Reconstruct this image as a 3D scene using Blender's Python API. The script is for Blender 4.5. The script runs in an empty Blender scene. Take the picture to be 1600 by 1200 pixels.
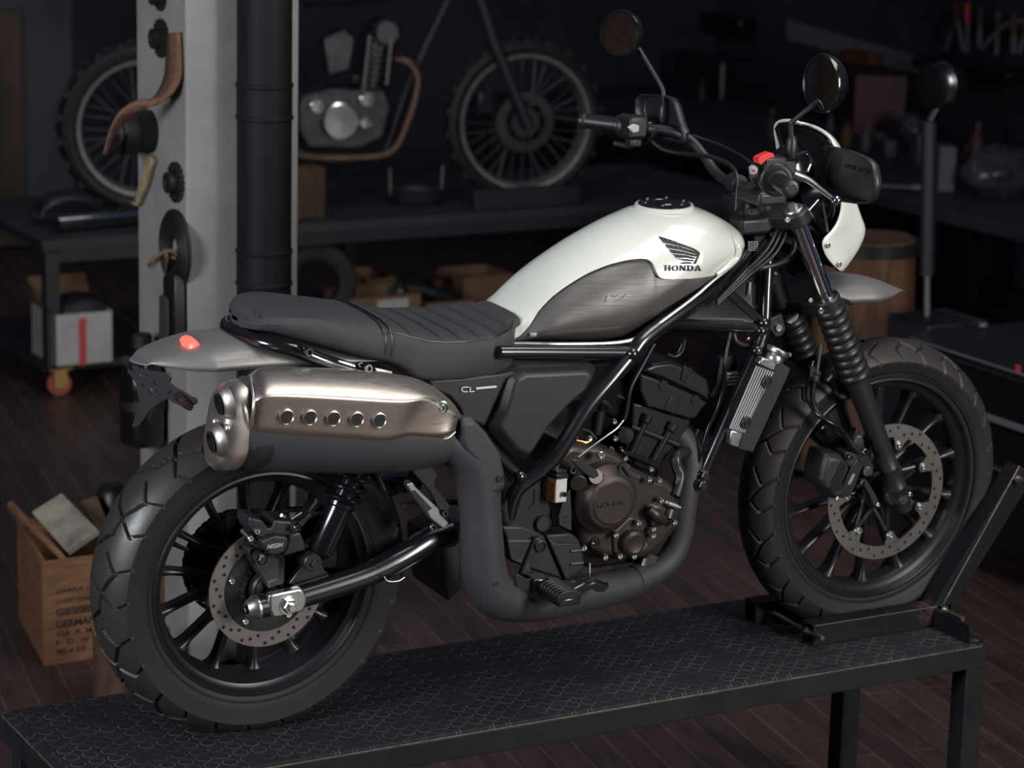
import bpy, bmesh, math, random
import numpy as np
from mathutils import Vector, Matrix
random.seed(7)
SC = bpy.context.scene
COL = SC.collection
R = math.radians

# ---------------------------------------------------------------- camera (world metres, bench top is z = 0, bench runs along x)
CAM = Vector((-1.9339, -4.5669, 1.8663)); YAW, PITCH, ROLL, FPX = 0.50449, 0.23014, 0.0249, 4101.7
_d = Vector((math.sin(YAW)*math.cos(PITCH), math.cos(YAW)*math.cos(PITCH), -math.sin(PITCH)))
_r = Vector((math.cos(YAW), -math.sin(YAW), 0)); _u = _r.cross(_d)
_r2 = _r*math.cos(ROLL) + _u*math.sin(ROLL); _u2 = -_r*math.sin(ROLL) + _u*math.cos(ROLL)
cd = bpy.data.cameras.new('camera'); co = bpy.data.objects.new('camera', cd); COL.objects.link(co)
co.matrix_world = Matrix(((_r2.x, _u2.x, -_d.x, CAM.x), (_r2.y, _u2.y, -_d.y, CAM.y), (_r2.z, _u2.z, -_d.z, CAM.z), (0, 0, 0, 1)))
cd.sensor_width = 36; cd.lens = FPX/1600*36; cd.clip_end = 60
cd.dof.use_dof = True; cd.dof.focus_distance = 5.15; cd.dof.aperture_fstop = 4.5
SC.camera = co
# ---------------------------------------------------------------- world, unseen area lights, exposure
SC.view_settings.view_transform = 'Standard'; SC.view_settings.look = 'None'
SC.view_settings.gamma = 1; SC.view_settings.exposure = 0.0
wd = bpy.data.worlds.new('world'); SC.world = wd; wd.use_nodes = True
wd.node_tree.nodes['Background'].inputs[0].default_value = (0.50, 0.63, 1.0, 1)
wd.node_tree.nodes['Background'].inputs[1].default_value = 0.085
def area(name, loc, target, sx, sy, power, col=(1, 1, 1), spread=180):
    l = bpy.data.lights.new(name, 'AREA'); l.shape = 'RECTANGLE'; l.size = sx; l.size_y = sy; l.energy = power; l.color = col; l.spread = R(spread)
    o = bpy.data.objects.new(name, l); COL.objects.link(o); o.location = loc
    o.rotation_euler = (Vector(target) - Vector(loc)).to_track_quat('-Z', 'Y').to_euler()
    return o
area('left_area_light', (-3.4, -1.1, 1.7), (0.5, 0.9, 1.05), 1.1, 1.3, 56, (0.92, 0.96, 1.0), 110)  # unseen cool area light standing in for a window on the left
area('right_softbox', (2.3, -4.1, 1.75), (0.8, 0, 0.4), .8, 1.9, 84, (1.0, 0.965, 0.91), 130)  # unseen softbox at the right front, warm key light on the motorcycle
area('overhead_fill', (1.4, -.7, 3.2), (0.7, 0.1, 0.4), 2.0, 1.2, 23, (1.0, 0.97, 0.93), 120)  # added overhead fill out of view, brightens the shield and other top facets
area('rear_strip_fill', (1.9, 4.3, 2.3), (2.0, 5.2, 0), 2.4, .12, 5, (1.0, 1.0, 0.97), 150)  # added strip light out of view, puts highlights on the silencer tube and table
# ---------------------------------------------------------------- measured points: a pixel of the 1600x1200 frame to a point on a plane of the place
LEAN = 0.03858                                                      # the motorcycle leans this much towards -y in its chock
LM = Matrix.Rotation(LEAN, 3, 'X')
def ray(px, py): return _d + _r2*((px-800)/FPX) + _u2*((600-py)/FPX)
def W(px, py, ax, v):
    D = ray(px, py); t = (v - CAM[ax])/D[ax]; return CAM + D*t
def _rb(px, py): return LM.transposed() @ CAM, LM.transposed() @ ray(px, py)
def U(px, py, y):                                                   # point of the motorcycle at sideways distance y (its own frame)
    C, D = _rb(px, py); t = (y - C.y)/D.y; return C + D*t
def UX(px, py, x):
    C, D = _rb(px, py); t = (x - C.x)/D.x; return C + D*t
def UZ(px, py, z):
    C, D = _rb(px, py); t = (z - C.z)/D.z; return C + D*t
V = Vector
# ---------------------------------------------------------------- objects, names, labels
def tag(o, label, cat, group=None):
    o['label'] = label; o['category'] = cat
    if group: o['group'] = group
    return o
def empty(name, loc=(0, 0, 0), rot=(0, 0, 0)):
    o = bpy.data.objects.new(name, None); COL.objects.link(o); o.location = loc; o.rotation_euler = rot; o.empty_display_size = .1
    return o
def struct(o): o['kind'] = 'structure'; return o
def copy_tree(o, parent=None):
    c = o.copy(); COL.objects.link(c)
    if parent: c.parent = parent
    for ch in list(o.children): copy_tree(ch, c)
    return c
# ---------------------------------------------------------------- mesh builder
def frame_of(t, up=V((0, 0, 1))):
    t = t.normalized()
    if abs(t.dot(up)) > .98: up = V((1, 0, 0))
    a = up.cross(t).normalized(); return a, t.cross(a)
def spline(pts, n):
    P = [V(p) for p in pts]
    if n <= 1 or len(P) < 3: return P
    out = []
    for i in range(len(P)-1):
        p0 = P[i-1] if i else P[0]*2-P[1]; p1, p2 = P[i], P[i+1]; p3 = P[i+2] if i+2 < len(P) else P[-1]*2-P[-2]
        for k in range(n):
            t = k/n
            out.append(0.5*((2*p1) + (p2-p0)*t + (2*p0-5*p1+4*p2-p3)*t*t + (3*p1-p0-3*p2+p3)*t**3))
    out.append(P[-1]); return out
class MB:
    def __init__(s): s.v = []; s.f = []; s.fm = []; s.mi = 0
    def add(s, vs, fs):
        b = len(s.v); s.v += [tuple(p) for p in vs]; s.f += [tuple(i+b for i in f) for f in fs]; s.fm += [s.mi]*len(fs); return s
    def box(s, c, size, rot=None):
        c = V(c); h = [x/2 for x in size]; M = rot if rot is not None else Matrix.Identity(3)
        vs = [c + M @ V((sx*h[0], sy*h[1], sz*h[2])) for sx in (-1, 1) for sy in (-1, 1) for sz in (-1, 1)]
        return s.add(vs, [(0, 1, 3, 2), (4, 6, 7, 5), (0, 4, 5, 1), (2, 3, 7, 6), (0, 2, 6, 4), (1, 5, 7, 3)])
    def loft(s, rings, cap=True, closed=True, loop=False):
        n = len(rings[0]); vs = [p for r in rings for p in r]; fs = []; m = len(rings)
        for i in range(m if loop else m-1):
            for j in range(n if closed else n-1):
                a = i*n+j; b = i*n+(j+1) % n; c = ((i+1) % m)*n+(j+1) % n; d = ((i+1) % m)*n+j
                fs.append((a, b, c, d))
        if cap and not loop and closed: fs += [tuple(range(n))[::-1], tuple((m-1)*n+j for j in range(n))]
        return s.add(vs, fs)
    def tube(s, pts, r, seg=12, n=1, loop=False, cap=True, ry=None):
        P = spline(pts, n); m = len(P)
        rr = r if isinstance(r, (list, tuple)) else [r]*len(pts)
        if len(rr) != m: rr = [float(np.interp(i*(len(rr)-1)/(m-1), range(len(rr)), rr)) for i in range(m)]
        rings = []; a = None
        for i in range(m):
            t = (P[(i+1) % m]-P[i-1]) if loop else (P[min(i+1, m-1)]-P[max(i-1, 0)])
            t.normalize()
            if a is None: a, b = frame_of(t)
            else:
                a = (a - t*a.dot(t)).normalized(); b = t.cross(a)
            q = ry/rr[0] if ry else 1
            rings.append([P[i] + a*(math.cos(2*math.pi*k/seg)*rr[i]) + b*(math.sin(2*math.pi*k/seg)*rr[i]*q) for k in range(seg)])
        return s.loft(rings, cap=cap, loop=loop)
    def cyl(s, a, b, r, seg=20, r2=None):
        return s.tube([a, b], [r, r if r2 is None else r2], seg)
    def lathe(s, prof, c=(0, 0, 0), axis=(0, 1, 0), seg=48, cap=False):          # prof: (radius, height along axis)
        c = V(c); ax = V(axis).normalized(); a, b = frame_of(ax)
        rings = [[c + ax*h + a*(r*math.cos(2*math.pi*k/seg)) + b*(r*math.sin(2*math.pi*k/seg)) for k in range(seg)] for r, h in prof]
        return s.loft(rings, cap=cap)
    def prism(s, poly, off):
        off = V(off); n = len(poly); P = [V(p) for p in poly]
        return s.add(P + [p+off for p in P], [tuple(range(n)), tuple(range(2*n-1, n-1, -1))] + [(i, n+i, n+(i+1) % n, (i+1) % n) for i in range(n)])
    def grid(s, rows, flip=False):
        m, n = len(rows), len(rows[0])
        fs = [(i*n+j, i*n+j+1, (i+1)*n+j+1, (i+1)*n+j) for i in range(m-1) for j in range(n-1)]
        if flip: fs = [f[::-1] for f in fs]
        return s.add([p for r in rows for p in r], fs)
    def sphere(s, c, r, seg=16, rings=10, sc=(1, 1, 1)):
        c = V(c); R_ = []
        for i in range(rings+1):
            a = math.pi*i/rings; R_.append([c + V((sc[0]*r*math.sin(a)*math.cos(2*math.pi*k/seg), sc[1]*r*math.sin(a)*math.sin(2*math.pi*k/seg), sc[2]*r*math.cos(a))) for k in range(seg)])
        return s.loft(R_, cap=False)
    def build(s, name, mat, parent=None, bevel=0, seg=2, ang=35, sub=0, solid=0, fix=True):
        me = bpy.data.meshes.new(name); me.from_pydata(s.v, [], s.f); me.polygons.foreach_set('material_index', s.fm)
        if fix:
            bm = bmesh.new(); bm.from_mesh(me); bmesh.ops.remove_doubles(bm, verts=bm.verts, dist=1e-6); bmesh.ops.recalc_face_normals(bm, faces=bm.faces); bm.to_mesh(me); bm.free()
        me.shade_smooth(); me.set_sharp_from_angle(angle=R(ang))
        for q in (mat if isinstance(mat, (list, tuple)) else [mat]): me.materials.append(q)
        o = bpy.data.objects.new(name, me); COL.objects.link(o)
        if parent: o.parent = parent
        if solid:
            m = o.modifiers.new('solid', 'SOLIDIFY'); m.thickness = solid; m.offset = 0
        if sub: m = o.modifiers.new('sub', 'SUBSURF'); m.levels = sub; m.render_levels = sub
        if bevel:
            m = o.modifiers.new('bevel', 'BEVEL'); m.width = bevel; m.segments = seg; m.limit_method = 'ANGLE'; m.angle_limit = R(ang); m.harden_normals = False
        return o
def text(s, name, size, mat, M, parent=None, depth=.0004, fitw=None, fith=None, shear=0, bold=0):
    cu = bpy.data.curves.new(name, 'FONT'); cu.body = s; cu.size = 1; cu.extrude = 0; cu.shear = shear; cu.offset = bold; cu.align_x = 'CENTER'; cu.align_y = 'CENTER'
    t = bpy.data.objects.new(name, cu); COL.objects.link(t); dg = bpy.context.evaluated_depsgraph_get()
    me = bpy.data.meshes.new_from_object(t.evaluated_get(dg)); bpy.data.objects.remove(t); bpy.data.curves.remove(cu)
    xs = [v.co.x for v in me.vertices]; ys = [v.co.y for v in me.vertices]
    w, h = max(xs)-min(xs), max(ys)-min(ys); cx, cy = (max(xs)+min(xs))/2, (max(ys)+min(ys))/2
    sx = (fitw/w) if fitw else size; sy = (fith/h) if fith else (sx if fitw else size)
    for v in me.vertices: v.co = V(((v.co.x-cx)*sx, (v.co.y-cy)*sy, 0))
    me.transform(M); me.materials.append(mat); o = bpy.data.objects.new(name, me); COL.objects.link(o)
    m = o.modifiers.new('solid', 'SOLIDIFY'); m.thickness = depth
    if parent: o.parent = parent
    return o
def facing(loc, xdir=V((1, 0, 0)), n=V((0, -1, 0))):                # text matrix: reads along xdir, faces n
    n = V(n).normalized(); x = V(xdir); x = (x - n*x.dot(n)).normalized(); y = n.cross(x)
    return Matrix(((x.x, y.x, n.x, loc[0]), (x.y, y.y, n.y, loc[1]), (x.z, y.z, n.z, loc[2]), (0, 0, 0, 1)))
# ---------------------------------------------------------------- materials
def lin(r, g, b):
    f = lambda c: (c/255/12.92 if c/255 <= .04045 else ((c/255+.055)/1.055)**2.4)
    return (f(r), f(g), f(b), 1)
def mat(name, col, rough=.5, metal=0, coat=0, spec=.5, var=0, vscale=8, bump=0, bscale=60, stretch=(1, 1, 1), rvar=0, emit=None, estr=0, trans=0, aniso=0, col2=None, coords='Object', vr=(.38, .66)):
    m = bpy.data.materials.new(name); m.use_nodes = True; nt = m.node_tree; b = nt.nodes['Principled BSDF']
    b.inputs['Base Color'].default_value = col if len(col) == 4 else (*col, 1)
    b.inputs['Roughness'].default_value = rough; b.inputs['Metallic'].default_value = metal
    b.inputs['Coat Weight'].default_value = coat; b.inputs['Coat Roughness'].default_value = .08; b.inputs['Specular IOR Level'].default_value = spec
    b.inputs['Transmission Weight'].default_value = trans; b.inputs['Anisotropic'].default_value = aniso
    if emit: b.inputs['Emission Color'].default_value = (*emit[:3], 1); b.inputs['Emission Strength'].default_value = estr
    if var or bump or rvar:
        tc = nt.nodes.new('ShaderNodeTexCoord'); mp = nt.nodes.new('ShaderNodeMapping'); mp.inputs['Scale'].default_value = stretch
        nt.links.new(tc.outputs[coords], mp.inputs[0])
        nz = nt.nodes.new('ShaderNodeTexNoise'); nz.inputs['Scale'].default_value = vscale; nz.inputs['Detail'].default_value = 6; nz.inputs['Roughness'].default_value = .65
        nt.links.new(mp.outputs[0], nz.inputs[0])
        if var:
            mx = nt.nodes.new('ShaderNodeMix'); mx.data_type = 'RGBA'; c = b.inputs['Base Color'].default_value[:]
            c2 = col2 if col2 else tuple(x*(1-var) for x in c[:3]); mx.inputs[6].default_value = c; mx.inputs[7].default_value = (*c2[:3], 1)
            rp = nt.nodes.new('ShaderNodeMapRange'); rp.inputs[1].default_value = vr[0]; rp.inputs[2].default_value = vr[1]
            nt.links.new(nz.outputs[0], rp.inputs[0]); nt.links.new(rp.outputs[0], mx.inputs[0]); nt.links.new(mx.outputs[2], b.inputs['Base Color'])
        if rvar:
            rp = nt.nodes.new('ShaderNodeMapRange'); rp.inputs[1].default_value = .3; rp.inputs[2].default_value = .7; rp.inputs[3].default_value = max(0, rough-rvar); rp.inputs[4].default_value = min(1, rough+rvar)
            nt.links.new(nz.outputs[0], rp.inputs[0]); nt.links.new(rp.outputs[0], b.inputs['Roughness'])
        if bump:
            n2 = nt.nodes.new('ShaderNodeTexNoise'); n2.inputs['Scale'].default_value = bscale; n2.inputs['Detail'].default_value = 4; nt.links.new(mp.outputs[0], n2.inputs[0])
            bp = nt.nodes.new('ShaderNodeBump'); bp.inputs['Strength'].default_value = bump; bp.inputs['Distance'].default_value = .002
            nt.links.new(n2.outputs[0], bp.inputs['Height']); nt.links.new(bp.outputs[0], b.inputs['Normal'])
    return m
M = {}
M['white'] = mat('white_paint', (.64, .66, .605), .2, coat=.8)
M['panel'] = mat('brushed_grey_panel', (.140, .131, .128), .48, metal=.6, var=.25, vscale=14, stretch=(1, 1, 18), rvar=.06)
M['frame'] = mat('black_frame_paint', (.0045, .0055, .0075), .27, coat=.5, spec=.7)
M['gloss'] = mat('gloss_black', (.005, .0055, .007), .17, spec=.7)
M['satin'] = mat('satin_black_plastic', (.0125, .013, .0155), .44, bump=.05, bscale=900)
M['cover'] = mat('dark_grey_plastic', (.0185, .0175, .0205), .48, bump=.06, bscale=1200)
M['matte'] = mat('matte_black_exhaust', (.034, .0325, .040), .62, var=.15, vscale=6)
M['steel'] = mat('brushed_steel', (.60, .535, .475), .38, metal=1, var=.22, vscale=10, stretch=(1, 20, 20), rvar=.09)
M['capsteel'] = mat('end_cap_steel', (.62, .57, .52), .42, metal=1, var=.12, vscale=30, rvar=.05)
M['alu'] = mat('raw_aluminium', (.25, .245, .24), .55, metal=.75, var=.15, vscale=8, stretch=(1, 14, 14), rvar=.07)
M['silver'] = mat('silver_cast', (.55, .56, .55), .34, metal=1, rvar=.06, vscale=40)
M['chrome'] = mat('chrome', (.62, .62, .63), .07, metal=1)
M['bolt'] = mat('zinc_bolt', (.66, .70, .66), .22, metal=1)
M['darkbolt'] = mat('dark_bolt', (.12, .12, .12), .3, metal=1)
M['rubber'] = mat('tyre_sidewall', (.0115, .0112, .0140), .62, spec=.4, var=.25, vscale=12, bump=.08, bscale=200)
M['tread'] = mat('tyre_tread', (.030, .0285, .0285), .46, var=.4, vscale=9, rvar=.14, bump=.08, bscale=300)
M['fronttread'] = mat('worn_tyre_tread', (.026, .022, .021), .58, var=.4, vscale=12, rvar=.1, bump=.08, bscale=300)
M['leather'] = mat('seat_vinyl', (.046, .0455, .051), .62, spec=.25, bump=.35, bscale=700, var=.12, vscale=30)
M['rimblack'] = mat('black_rim', (.012, .0125, .015), .36)
M['disc'] = mat('brake_disc', (.30, .27, .255), .42, metal=.9, var=.25, vscale=18, rvar=.08)
M['engine'] = mat('bronze_engine_paint', (.054, .042, .040), .42, metal=.55, var=.12, vscale=30)
M['engblack'] = mat('black_engine', (.0125, .012, .0135), .38, metal=.2)
M['hose'] = mat('rubber_hose', (.010, .010, .011), .42)
M['red'] = mat('red_switch', (.65, .03, .03), .35)
M['tail'] = mat('lit_tail_lamp', (.6, .03, .03), .3, emit=(1, .035, .022), estr=6.0)
M['amber'] = mat('amber_brake_fluid', (.50, .235, .06), .3, coat=.5)
M['bottle'] = mat('white_reservoir', (.55, .56, .54), .35)
M['gold'] = mat('brass_fitting', (.55, .33, .12), .35, metal=1)
M['mirror'] = mat('mirror_glass', (.75, .75, .76), .02, metal=1)
M['decal'] = mat('dark_decal', (.035, .035, .038), .4)
M['logogrey'] = mat('grey_print', (.36, .36, .36), .5)
M['print'] = mat('pale_print', (.62, .62, .62), .5)
M['bracket'] = mat('grey_steel_plate', (.075, .077, .085), .42, metal=.5)
M['hole'] = mat('deep_black', (.002, .002, .0025), .7)
# ================================================================ the workshop
FLOOR = -.5
def nodes(m): return m.node_tree.nodes, m.node_tree.links, m.node_tree.nodes['Principled BSDF']
def floor_mat():
    m = mat('floor_planks', (.05, .026, .02), .46, spec=.4); N, L, b = nodes(m)
    tc = N.new('ShaderNodeTexCoord'); mp = N.new('ShaderNodeMapping'); mp.inputs['Rotation'].default_value = (0, 0, R(-80)); L.new(tc.outputs['Object'], mp.inputs[0])
    bk = N.new('ShaderNodeTexBrick'); L.new(mp.outputs[0], bk.inputs[0]); bk.offset = .37
    for k, v in (('Scale', 1), ('Mortar Size', .0022), ('Mortar Smooth', .4), ('Brick Width', 1.1), ('Row Height', .088), ('Bias', 0)): bk.inputs[k].default_value = v
    bk.inputs['Color1'].default_value = (.050, .029, .0265, 1); bk.inputs['Color2'].default_value = (.072, .043, .039, 1); bk.inputs['Mortar'].default_value = (.15, .09, .072, 1)
    nz = N.new('ShaderNodeTexNoise'); nz.inputs['Scale'].default_value = 7; nz.inputs['Detail'].default_value = 7; nz.inputs['Roughness'].default_value = .7
    m2 = N.new('ShaderNodeMapping'); m2.inputs['Scale'].default_value = (.5, 4, 1); L.new(mp.outputs[0], m2.inputs[0]); L.new(m2.outputs[0], nz.inputs[0])
    mx = N.new('ShaderNodeMix'); mx.data_type = 'RGBA'; mx.blend_type = 'MULTIPLY'; mx.inputs[0].default_value = .85
    rp = N.new('ShaderNodeMapRange'); rp.inputs[1].default_value = .3; rp.inputs[2].default_value = .7; rp.inputs[3].default_value = .35; rp.inputs[4].default_value = 1.25
    L.new(nz.outputs[0], rp.inputs[0]); L.new(bk.outputs[0], mx.inputs[6]); L.new(rp.outputs[0], mx.inputs[7]); L.new(mx.outputs[2], b.inputs['Base Color'])
    bp = N.new('ShaderNodeBump'); bp.inputs['Strength'].default_value = .3; bp.inputs['Distance'].default_value = .003; L.new(bk.outputs['Fac'], bp.inputs['Height']); bp.invert = True; L.new(bp.outputs[0], b.inputs['Normal'])
    return m
def mat_studs():
    """rubber matting with a square pattern of raised round studs, their rims scuffed pale"""
    m = mat('stud_rubber', (.018, .019, .022), .6, spec=.3); N, L, b = nodes(m)
    tc = N.new('ShaderNodeTexCoord'); mp = N.new('ShaderNodeMapping'); mp.inputs['Scale'].default_value = (1/.0375, 1/.0375, 0); mp.inputs['Location'].default_value = (.1, .13, 0); L.new(tc.outputs['Object'], mp.inputs[0])
    fr = N.new('ShaderNodeVectorMath'); fr.operation = 'FRACTION'; L.new(mp.outputs[0], fr.inputs[0])
    sb = N.new('ShaderNodeVectorMath'); sb.operation = 'SUBTRACT'; sb.inputs[1].default_value = (.5, .5, 0); L.new(fr.outputs[0], sb.inputs[0])
    ln = N.new('ShaderNodeVectorMath'); ln.operation = 'LENGTH'; L.new(sb.outputs[0], ln.inputs[0])
    d = N.new('ShaderNodeMath'); d.operation = 'SUBTRACT'; d.inputs[1].default_value = .395; L.new(ln.outputs['Value'], d.inputs[0])
    ab = N.new('ShaderNodeMath'); ab.operation = 'ABSOLUTE'; L.new(d.outputs[0], ab.inputs[0])
    rg = N.new('ShaderNodeMapRange'); rg.inputs[1].default_value = .012; rg.inputs[2].default_value = .040; rg.inputs[3].default_value = 1; rg.inputs[4].default_value = 0; L.new(ab.outputs[0], rg.inputs[0])
    nz = N.new('ShaderNodeTexNoise'); nz.inputs['Scale'].default_value = 14; nz.inputs['Detail'].default_value = 5; L.new(tc.outputs['Object'], nz.inputs[0])
    wr = N.new('ShaderNodeMapRange'); wr.inputs[1].default_value = .35; wr.inputs[2].default_value = .6; L.new(nz.outputs[0], wr.inputs[0])
    mu = N.new('ShaderNodeMath'); mu.operation = 'MULTIPLY'; L.new(rg.outputs[0], mu.inputs[0]); L.new(wr.outputs[0], mu.inputs[1])
    mx = N.new('ShaderNodeMix'); mx.data_type = 'RGBA'; mx.inputs[6].default_value = (.0125, .0135, .018, 1); mx.inputs[7].default_value = (.125, .098, .088, 1); L.new(mu.outputs[0], mx.inputs[0]); L.new(mx.outputs[2], b.inputs['Base Color'])
    hs = N.new('ShaderNodeMapRange'); hs.inputs[1].default_value = -.03; hs.inputs[2].default_value = .03; hs.inputs[3].default_value = 1; hs.inputs[4].default_value = 0; L.new(d.outputs[0], hs.inputs[0])
    ad = N.new('ShaderNodeMath'); ad.operation = 'MULTIPLY_ADD'; ad.inputs[1].default_value = .6; L.new(rg.outputs[0], ad.inputs[0]); L.new(hs.outputs[0], ad.inputs[2])
    bp = N.new('ShaderNodeBump'); bp.inputs['Strength'].default_value = .7; bp.inputs['Distance'].default_value = .0018; L.new(ad.outputs[0], bp.inputs['Height']); L.new(bp.outputs[0], b.inputs['Normal'])
    return m
M['floor'] = floor_mat(); M['mat'] = mat_studs()
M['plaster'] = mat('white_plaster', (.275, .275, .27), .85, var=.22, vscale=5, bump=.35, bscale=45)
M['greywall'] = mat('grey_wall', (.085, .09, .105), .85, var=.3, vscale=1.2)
M['shadedwall'] = mat('shaded_wall', (.019, .0245, .040), .8, var=.3, vscale=2)  # light falling off towards the right is put into this dark colour
M['brickwall'] = mat('brown_wall', (.16, .095, .07), .85, var=.5, vscale=2)
M['doorwood'] = mat('brown_door', (.085, .05, .03), .6, var=.3, vscale=3, stretch=(6, 6, 1))
M['pipe'] = mat('stove_pipe', (.007, .0075, .010), .62, spec=.22, var=.2, vscale=5)
M['steelblack'] = mat('scuffed_black_steel', (.0075, .0085, .012), .6, spec=.22, var=.9, col2=(.013, .0125, .0145), vscale=9, rvar=.12, bump=.05, bscale=60)
M['rusty'] = mat('rusted_black_steel', (.0065, .007, .009), .5, spec=.25, var=1, col2=(.10, .052, .034), vr=(.60, .74), vscale=9, bump=.15, bscale=60)
M['wornedge'] = mat('worn_edge', (.30, .235, .19), .45, metal=.6, var=.6, vscale=40)
M['thread'] = mat('threaded_rod', (.55, .47, .36), .3, metal=1, var=.25, vscale=60)
M['cratewood'] = mat('crate_wood', (.20, .092, .042), .7, var=.5, vscale=6, stretch=(2, 2, 14), bump=.2, bscale=50)
M['crateprint'] = mat('crate_print', (.014, .008, .007), .75)
M['board'] = mat('pale_board', (.33, .29, .24), .8, var=.65, vscale=9)
M['cardboard'] = mat('cardboard', (.16, .092, .05), .8, var=.2, vscale=8)
M['bark'] = mat('bark', (.105, .055, .032), .9, var=.7, vscale=28, stretch=(1, 1, .35), bump=.9, bscale=40)
M['logend'] = mat('log_end', (.30, .20, .11), .8, var=.3, vscale=14)
M['trunk'] = mat('old_trunk', (.17, .075, .038), .75, var=.6, vscale=6, stretch=(3, 3, .5), bump=.4, bscale=18)
M['iron'] = mat('dark_iron', (.020, .018, .018), .6, metal=.3, var=.3, vscale=20)
M['strap'] = mat('old_leather', (.16, .08, .045), .75, var=.5, vscale=40, bump=.4, bscale=120)
M['bone'] = mat('old_bone', (.42, .31, .19), .6, var=.4, vscale=40)
M['twine'] = mat('twine', (.13, .085, .055), .8)
M['whitecarton'] = mat('white_carton', (.42, .40, .38), .75, var=.2, vscale=8)
M['tapered'] = mat('red_tape', (.45, .05, .05), .5)
M['caster'] = mat('brass_caster', (.42, .25, .09), .45, metal=.6)
M['casterwheel'] = mat('orange_wheel', (.30, .065, .03), .5)
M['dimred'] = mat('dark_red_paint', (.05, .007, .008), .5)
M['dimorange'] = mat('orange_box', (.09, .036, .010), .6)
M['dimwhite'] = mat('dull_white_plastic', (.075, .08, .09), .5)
M['bag'] = mat('clear_plastic_bag', (.05, .054, .062), .3, var=.6, vscale=14)
M['shelfgrey'] = mat('pale_shelf_board', (.11, .11, .125), .7)
# ---------------------------------------------------------------- shell
def slab_(name, pts, m, th): mb = MB(); mb.prism(pts, th); return struct(mb.build(name, m))
slab_('floor', [(-5, -4.6, FLOOR), (6.4, -4.6, FLOOR), (6.4, 8.2, FLOOR), (-5, 8.2, FLOOR)], M['floor'], (0, 0, -.06))
YB = 7.9
xl = W(112, 200, 1, YB).x; xd = W(27, 200, 1, YB).x
slab_('wall_back', [(xl, YB, FLOOR), (6.2, YB, FLOOR), (6.2, YB, 2.4), (xl, YB, 2.4)], M['shadedwall'], (0, .15, 0))
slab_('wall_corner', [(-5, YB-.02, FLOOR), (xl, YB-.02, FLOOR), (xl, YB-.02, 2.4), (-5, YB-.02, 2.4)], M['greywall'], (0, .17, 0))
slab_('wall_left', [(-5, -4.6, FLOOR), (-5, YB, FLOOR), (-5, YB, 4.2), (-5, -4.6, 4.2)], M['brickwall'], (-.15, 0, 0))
slab_('wall_right', [(6.2, -1, FLOOR), (6.2, YB, FLOOR), (6.2, YB, 2.4), (6.2, -1, 2.4)], M['shadedwall'], (.15, 0, 0))
slab_('door_1', [(xd-1.0, YB-.03, W(15, 378, 1, YB-.03).z), (xd, YB-.03, W(15, 378, 1, YB-.03).z), (xd, YB-.03, W(12, 14, 1, YB-.03).z), (xd-1.0, YB-.03, W(12, 14, 1, YB-.03).z)], M['doorwood'], (0, -.06, 0))
PX, PY = .548, 1.682
px1 = W(466, 300, 1, PY).x; py1 = 2.035
mb = MB(); mb.box(((PX+px1)/2, (PY+py1)/2, .95), (px1-PX, py1-PY, 2.9)); struct(mb.build('pillar', M['plaster'], bevel=.006, seg=2))
# ---------------------------------------------------------------- stove pipe in front of the pillar
pc = W(413, 200, 1, PY-.085); c = V((pc.x, pc.y, FLOOR)); r_ = .0705
prof = [(r_, 0)]
def band(py): return W(413, py, 1, c.y).z-FLOOR
for a, b in ((440, 393), (181, 134)):
    z0, z1 = band(a), band(b)
    prof += [(r_, z0-.010), (r_+.004, z0-.006), (r_+.004, z0), (r_+.001, z0+.004), (r_+.001, z1-.004), (r_+.004, z1), (r_+.004, z1+.006), (r_, z1+.010)]
prof += [(r_, 2.8)]
mb = MB(); mb.lathe(prof, c, (0, 0, 1), 56, cap=True); tag(mb.build('stove_pipe', M['pipe'], ang=30), 'tall black metal stove pipe standing against the white pillar', 'pipe')
# ---------------------------------------------------------------- things hung on the side of the pillar
def onp(px, py, off=0): return W(px, py, 0, PX-off)
def sprocket(px, py, r, n, hub, label):
    mb = MB(); c = onp(px, py, .012); out = []
    for k in range(n*4):
        a = k*2*math.pi/(n*4); rr = r*(1, .99, .86, .86)[k % 4]; out.append((c.x, c.y+rr*math.cos(a), c.z+rr*math.sin(a)))
    mb.prism(out, (.010, 0, 0)); o = mb.build('sprocket', M['iron']); tag(o, label, 'sprocket', 'sprockets on the pillar')
    h = MB(); h.lathe([(.0001, -.018), (hub*.5, -.018), (hub*.55, -.020), (hub, -.020), (hub, .0)], c, (1, 0, 0), 24); h.build('hub', M['iron'], o, ang=30)
    return o
sprocket(248, 60, .0505, 18, .026, 'rusty toothed sprocket on the pillar beside the leather strap')
sprocket(271, 285, .0535, 19, .028, 'rusty toothed sprocket on the pillar above the ringed disc')
sprocket(247, -4, .035, 14, .02, 'rusty toothed sprocket at the very top of the pillar, mostly cut off')
c = onp(212, 205, 0); mb = MB(); c = V((PX, W(236, 205, 0, PX).y, W(236, 205, 0, PX).z))
mb.lathe([(.0001, -.105), (.012, -.105), (.013, -.100), (.020, -.100), (.022, -.096), (.034, -.096), (.036, -.101), (.042, -.101), (.046, -.094), (.056, -.092), (.060, -.086), (.060, -.050), (.056, -.046), (.056, 0)], c, (1, 0, 0), 44); tag(mb.build('brake_drum', M['iron'], ang=30), 'round black hub drum sticking out from the pillar', 'drum')
c = onp(274, 389, .006); mb = MB(); prof = [(.030, .004), (.030, -.004)]
for k in range(4): r0 = .034+k*.017; prof += [(r0, -.006), (r0+.003, -.010), (r0+.010, -.010), (r0+.013, -.006)]
prof += [(.104, -.004), (.104, .004), (.03, .004)]
mb.lathe(prof, c, (1, 0, 0), 56); tag(mb.build('ringed_disc', M['iron'], ang=25), 'dark iron disc with raised rings hung on the pillar', 'disc')
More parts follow.
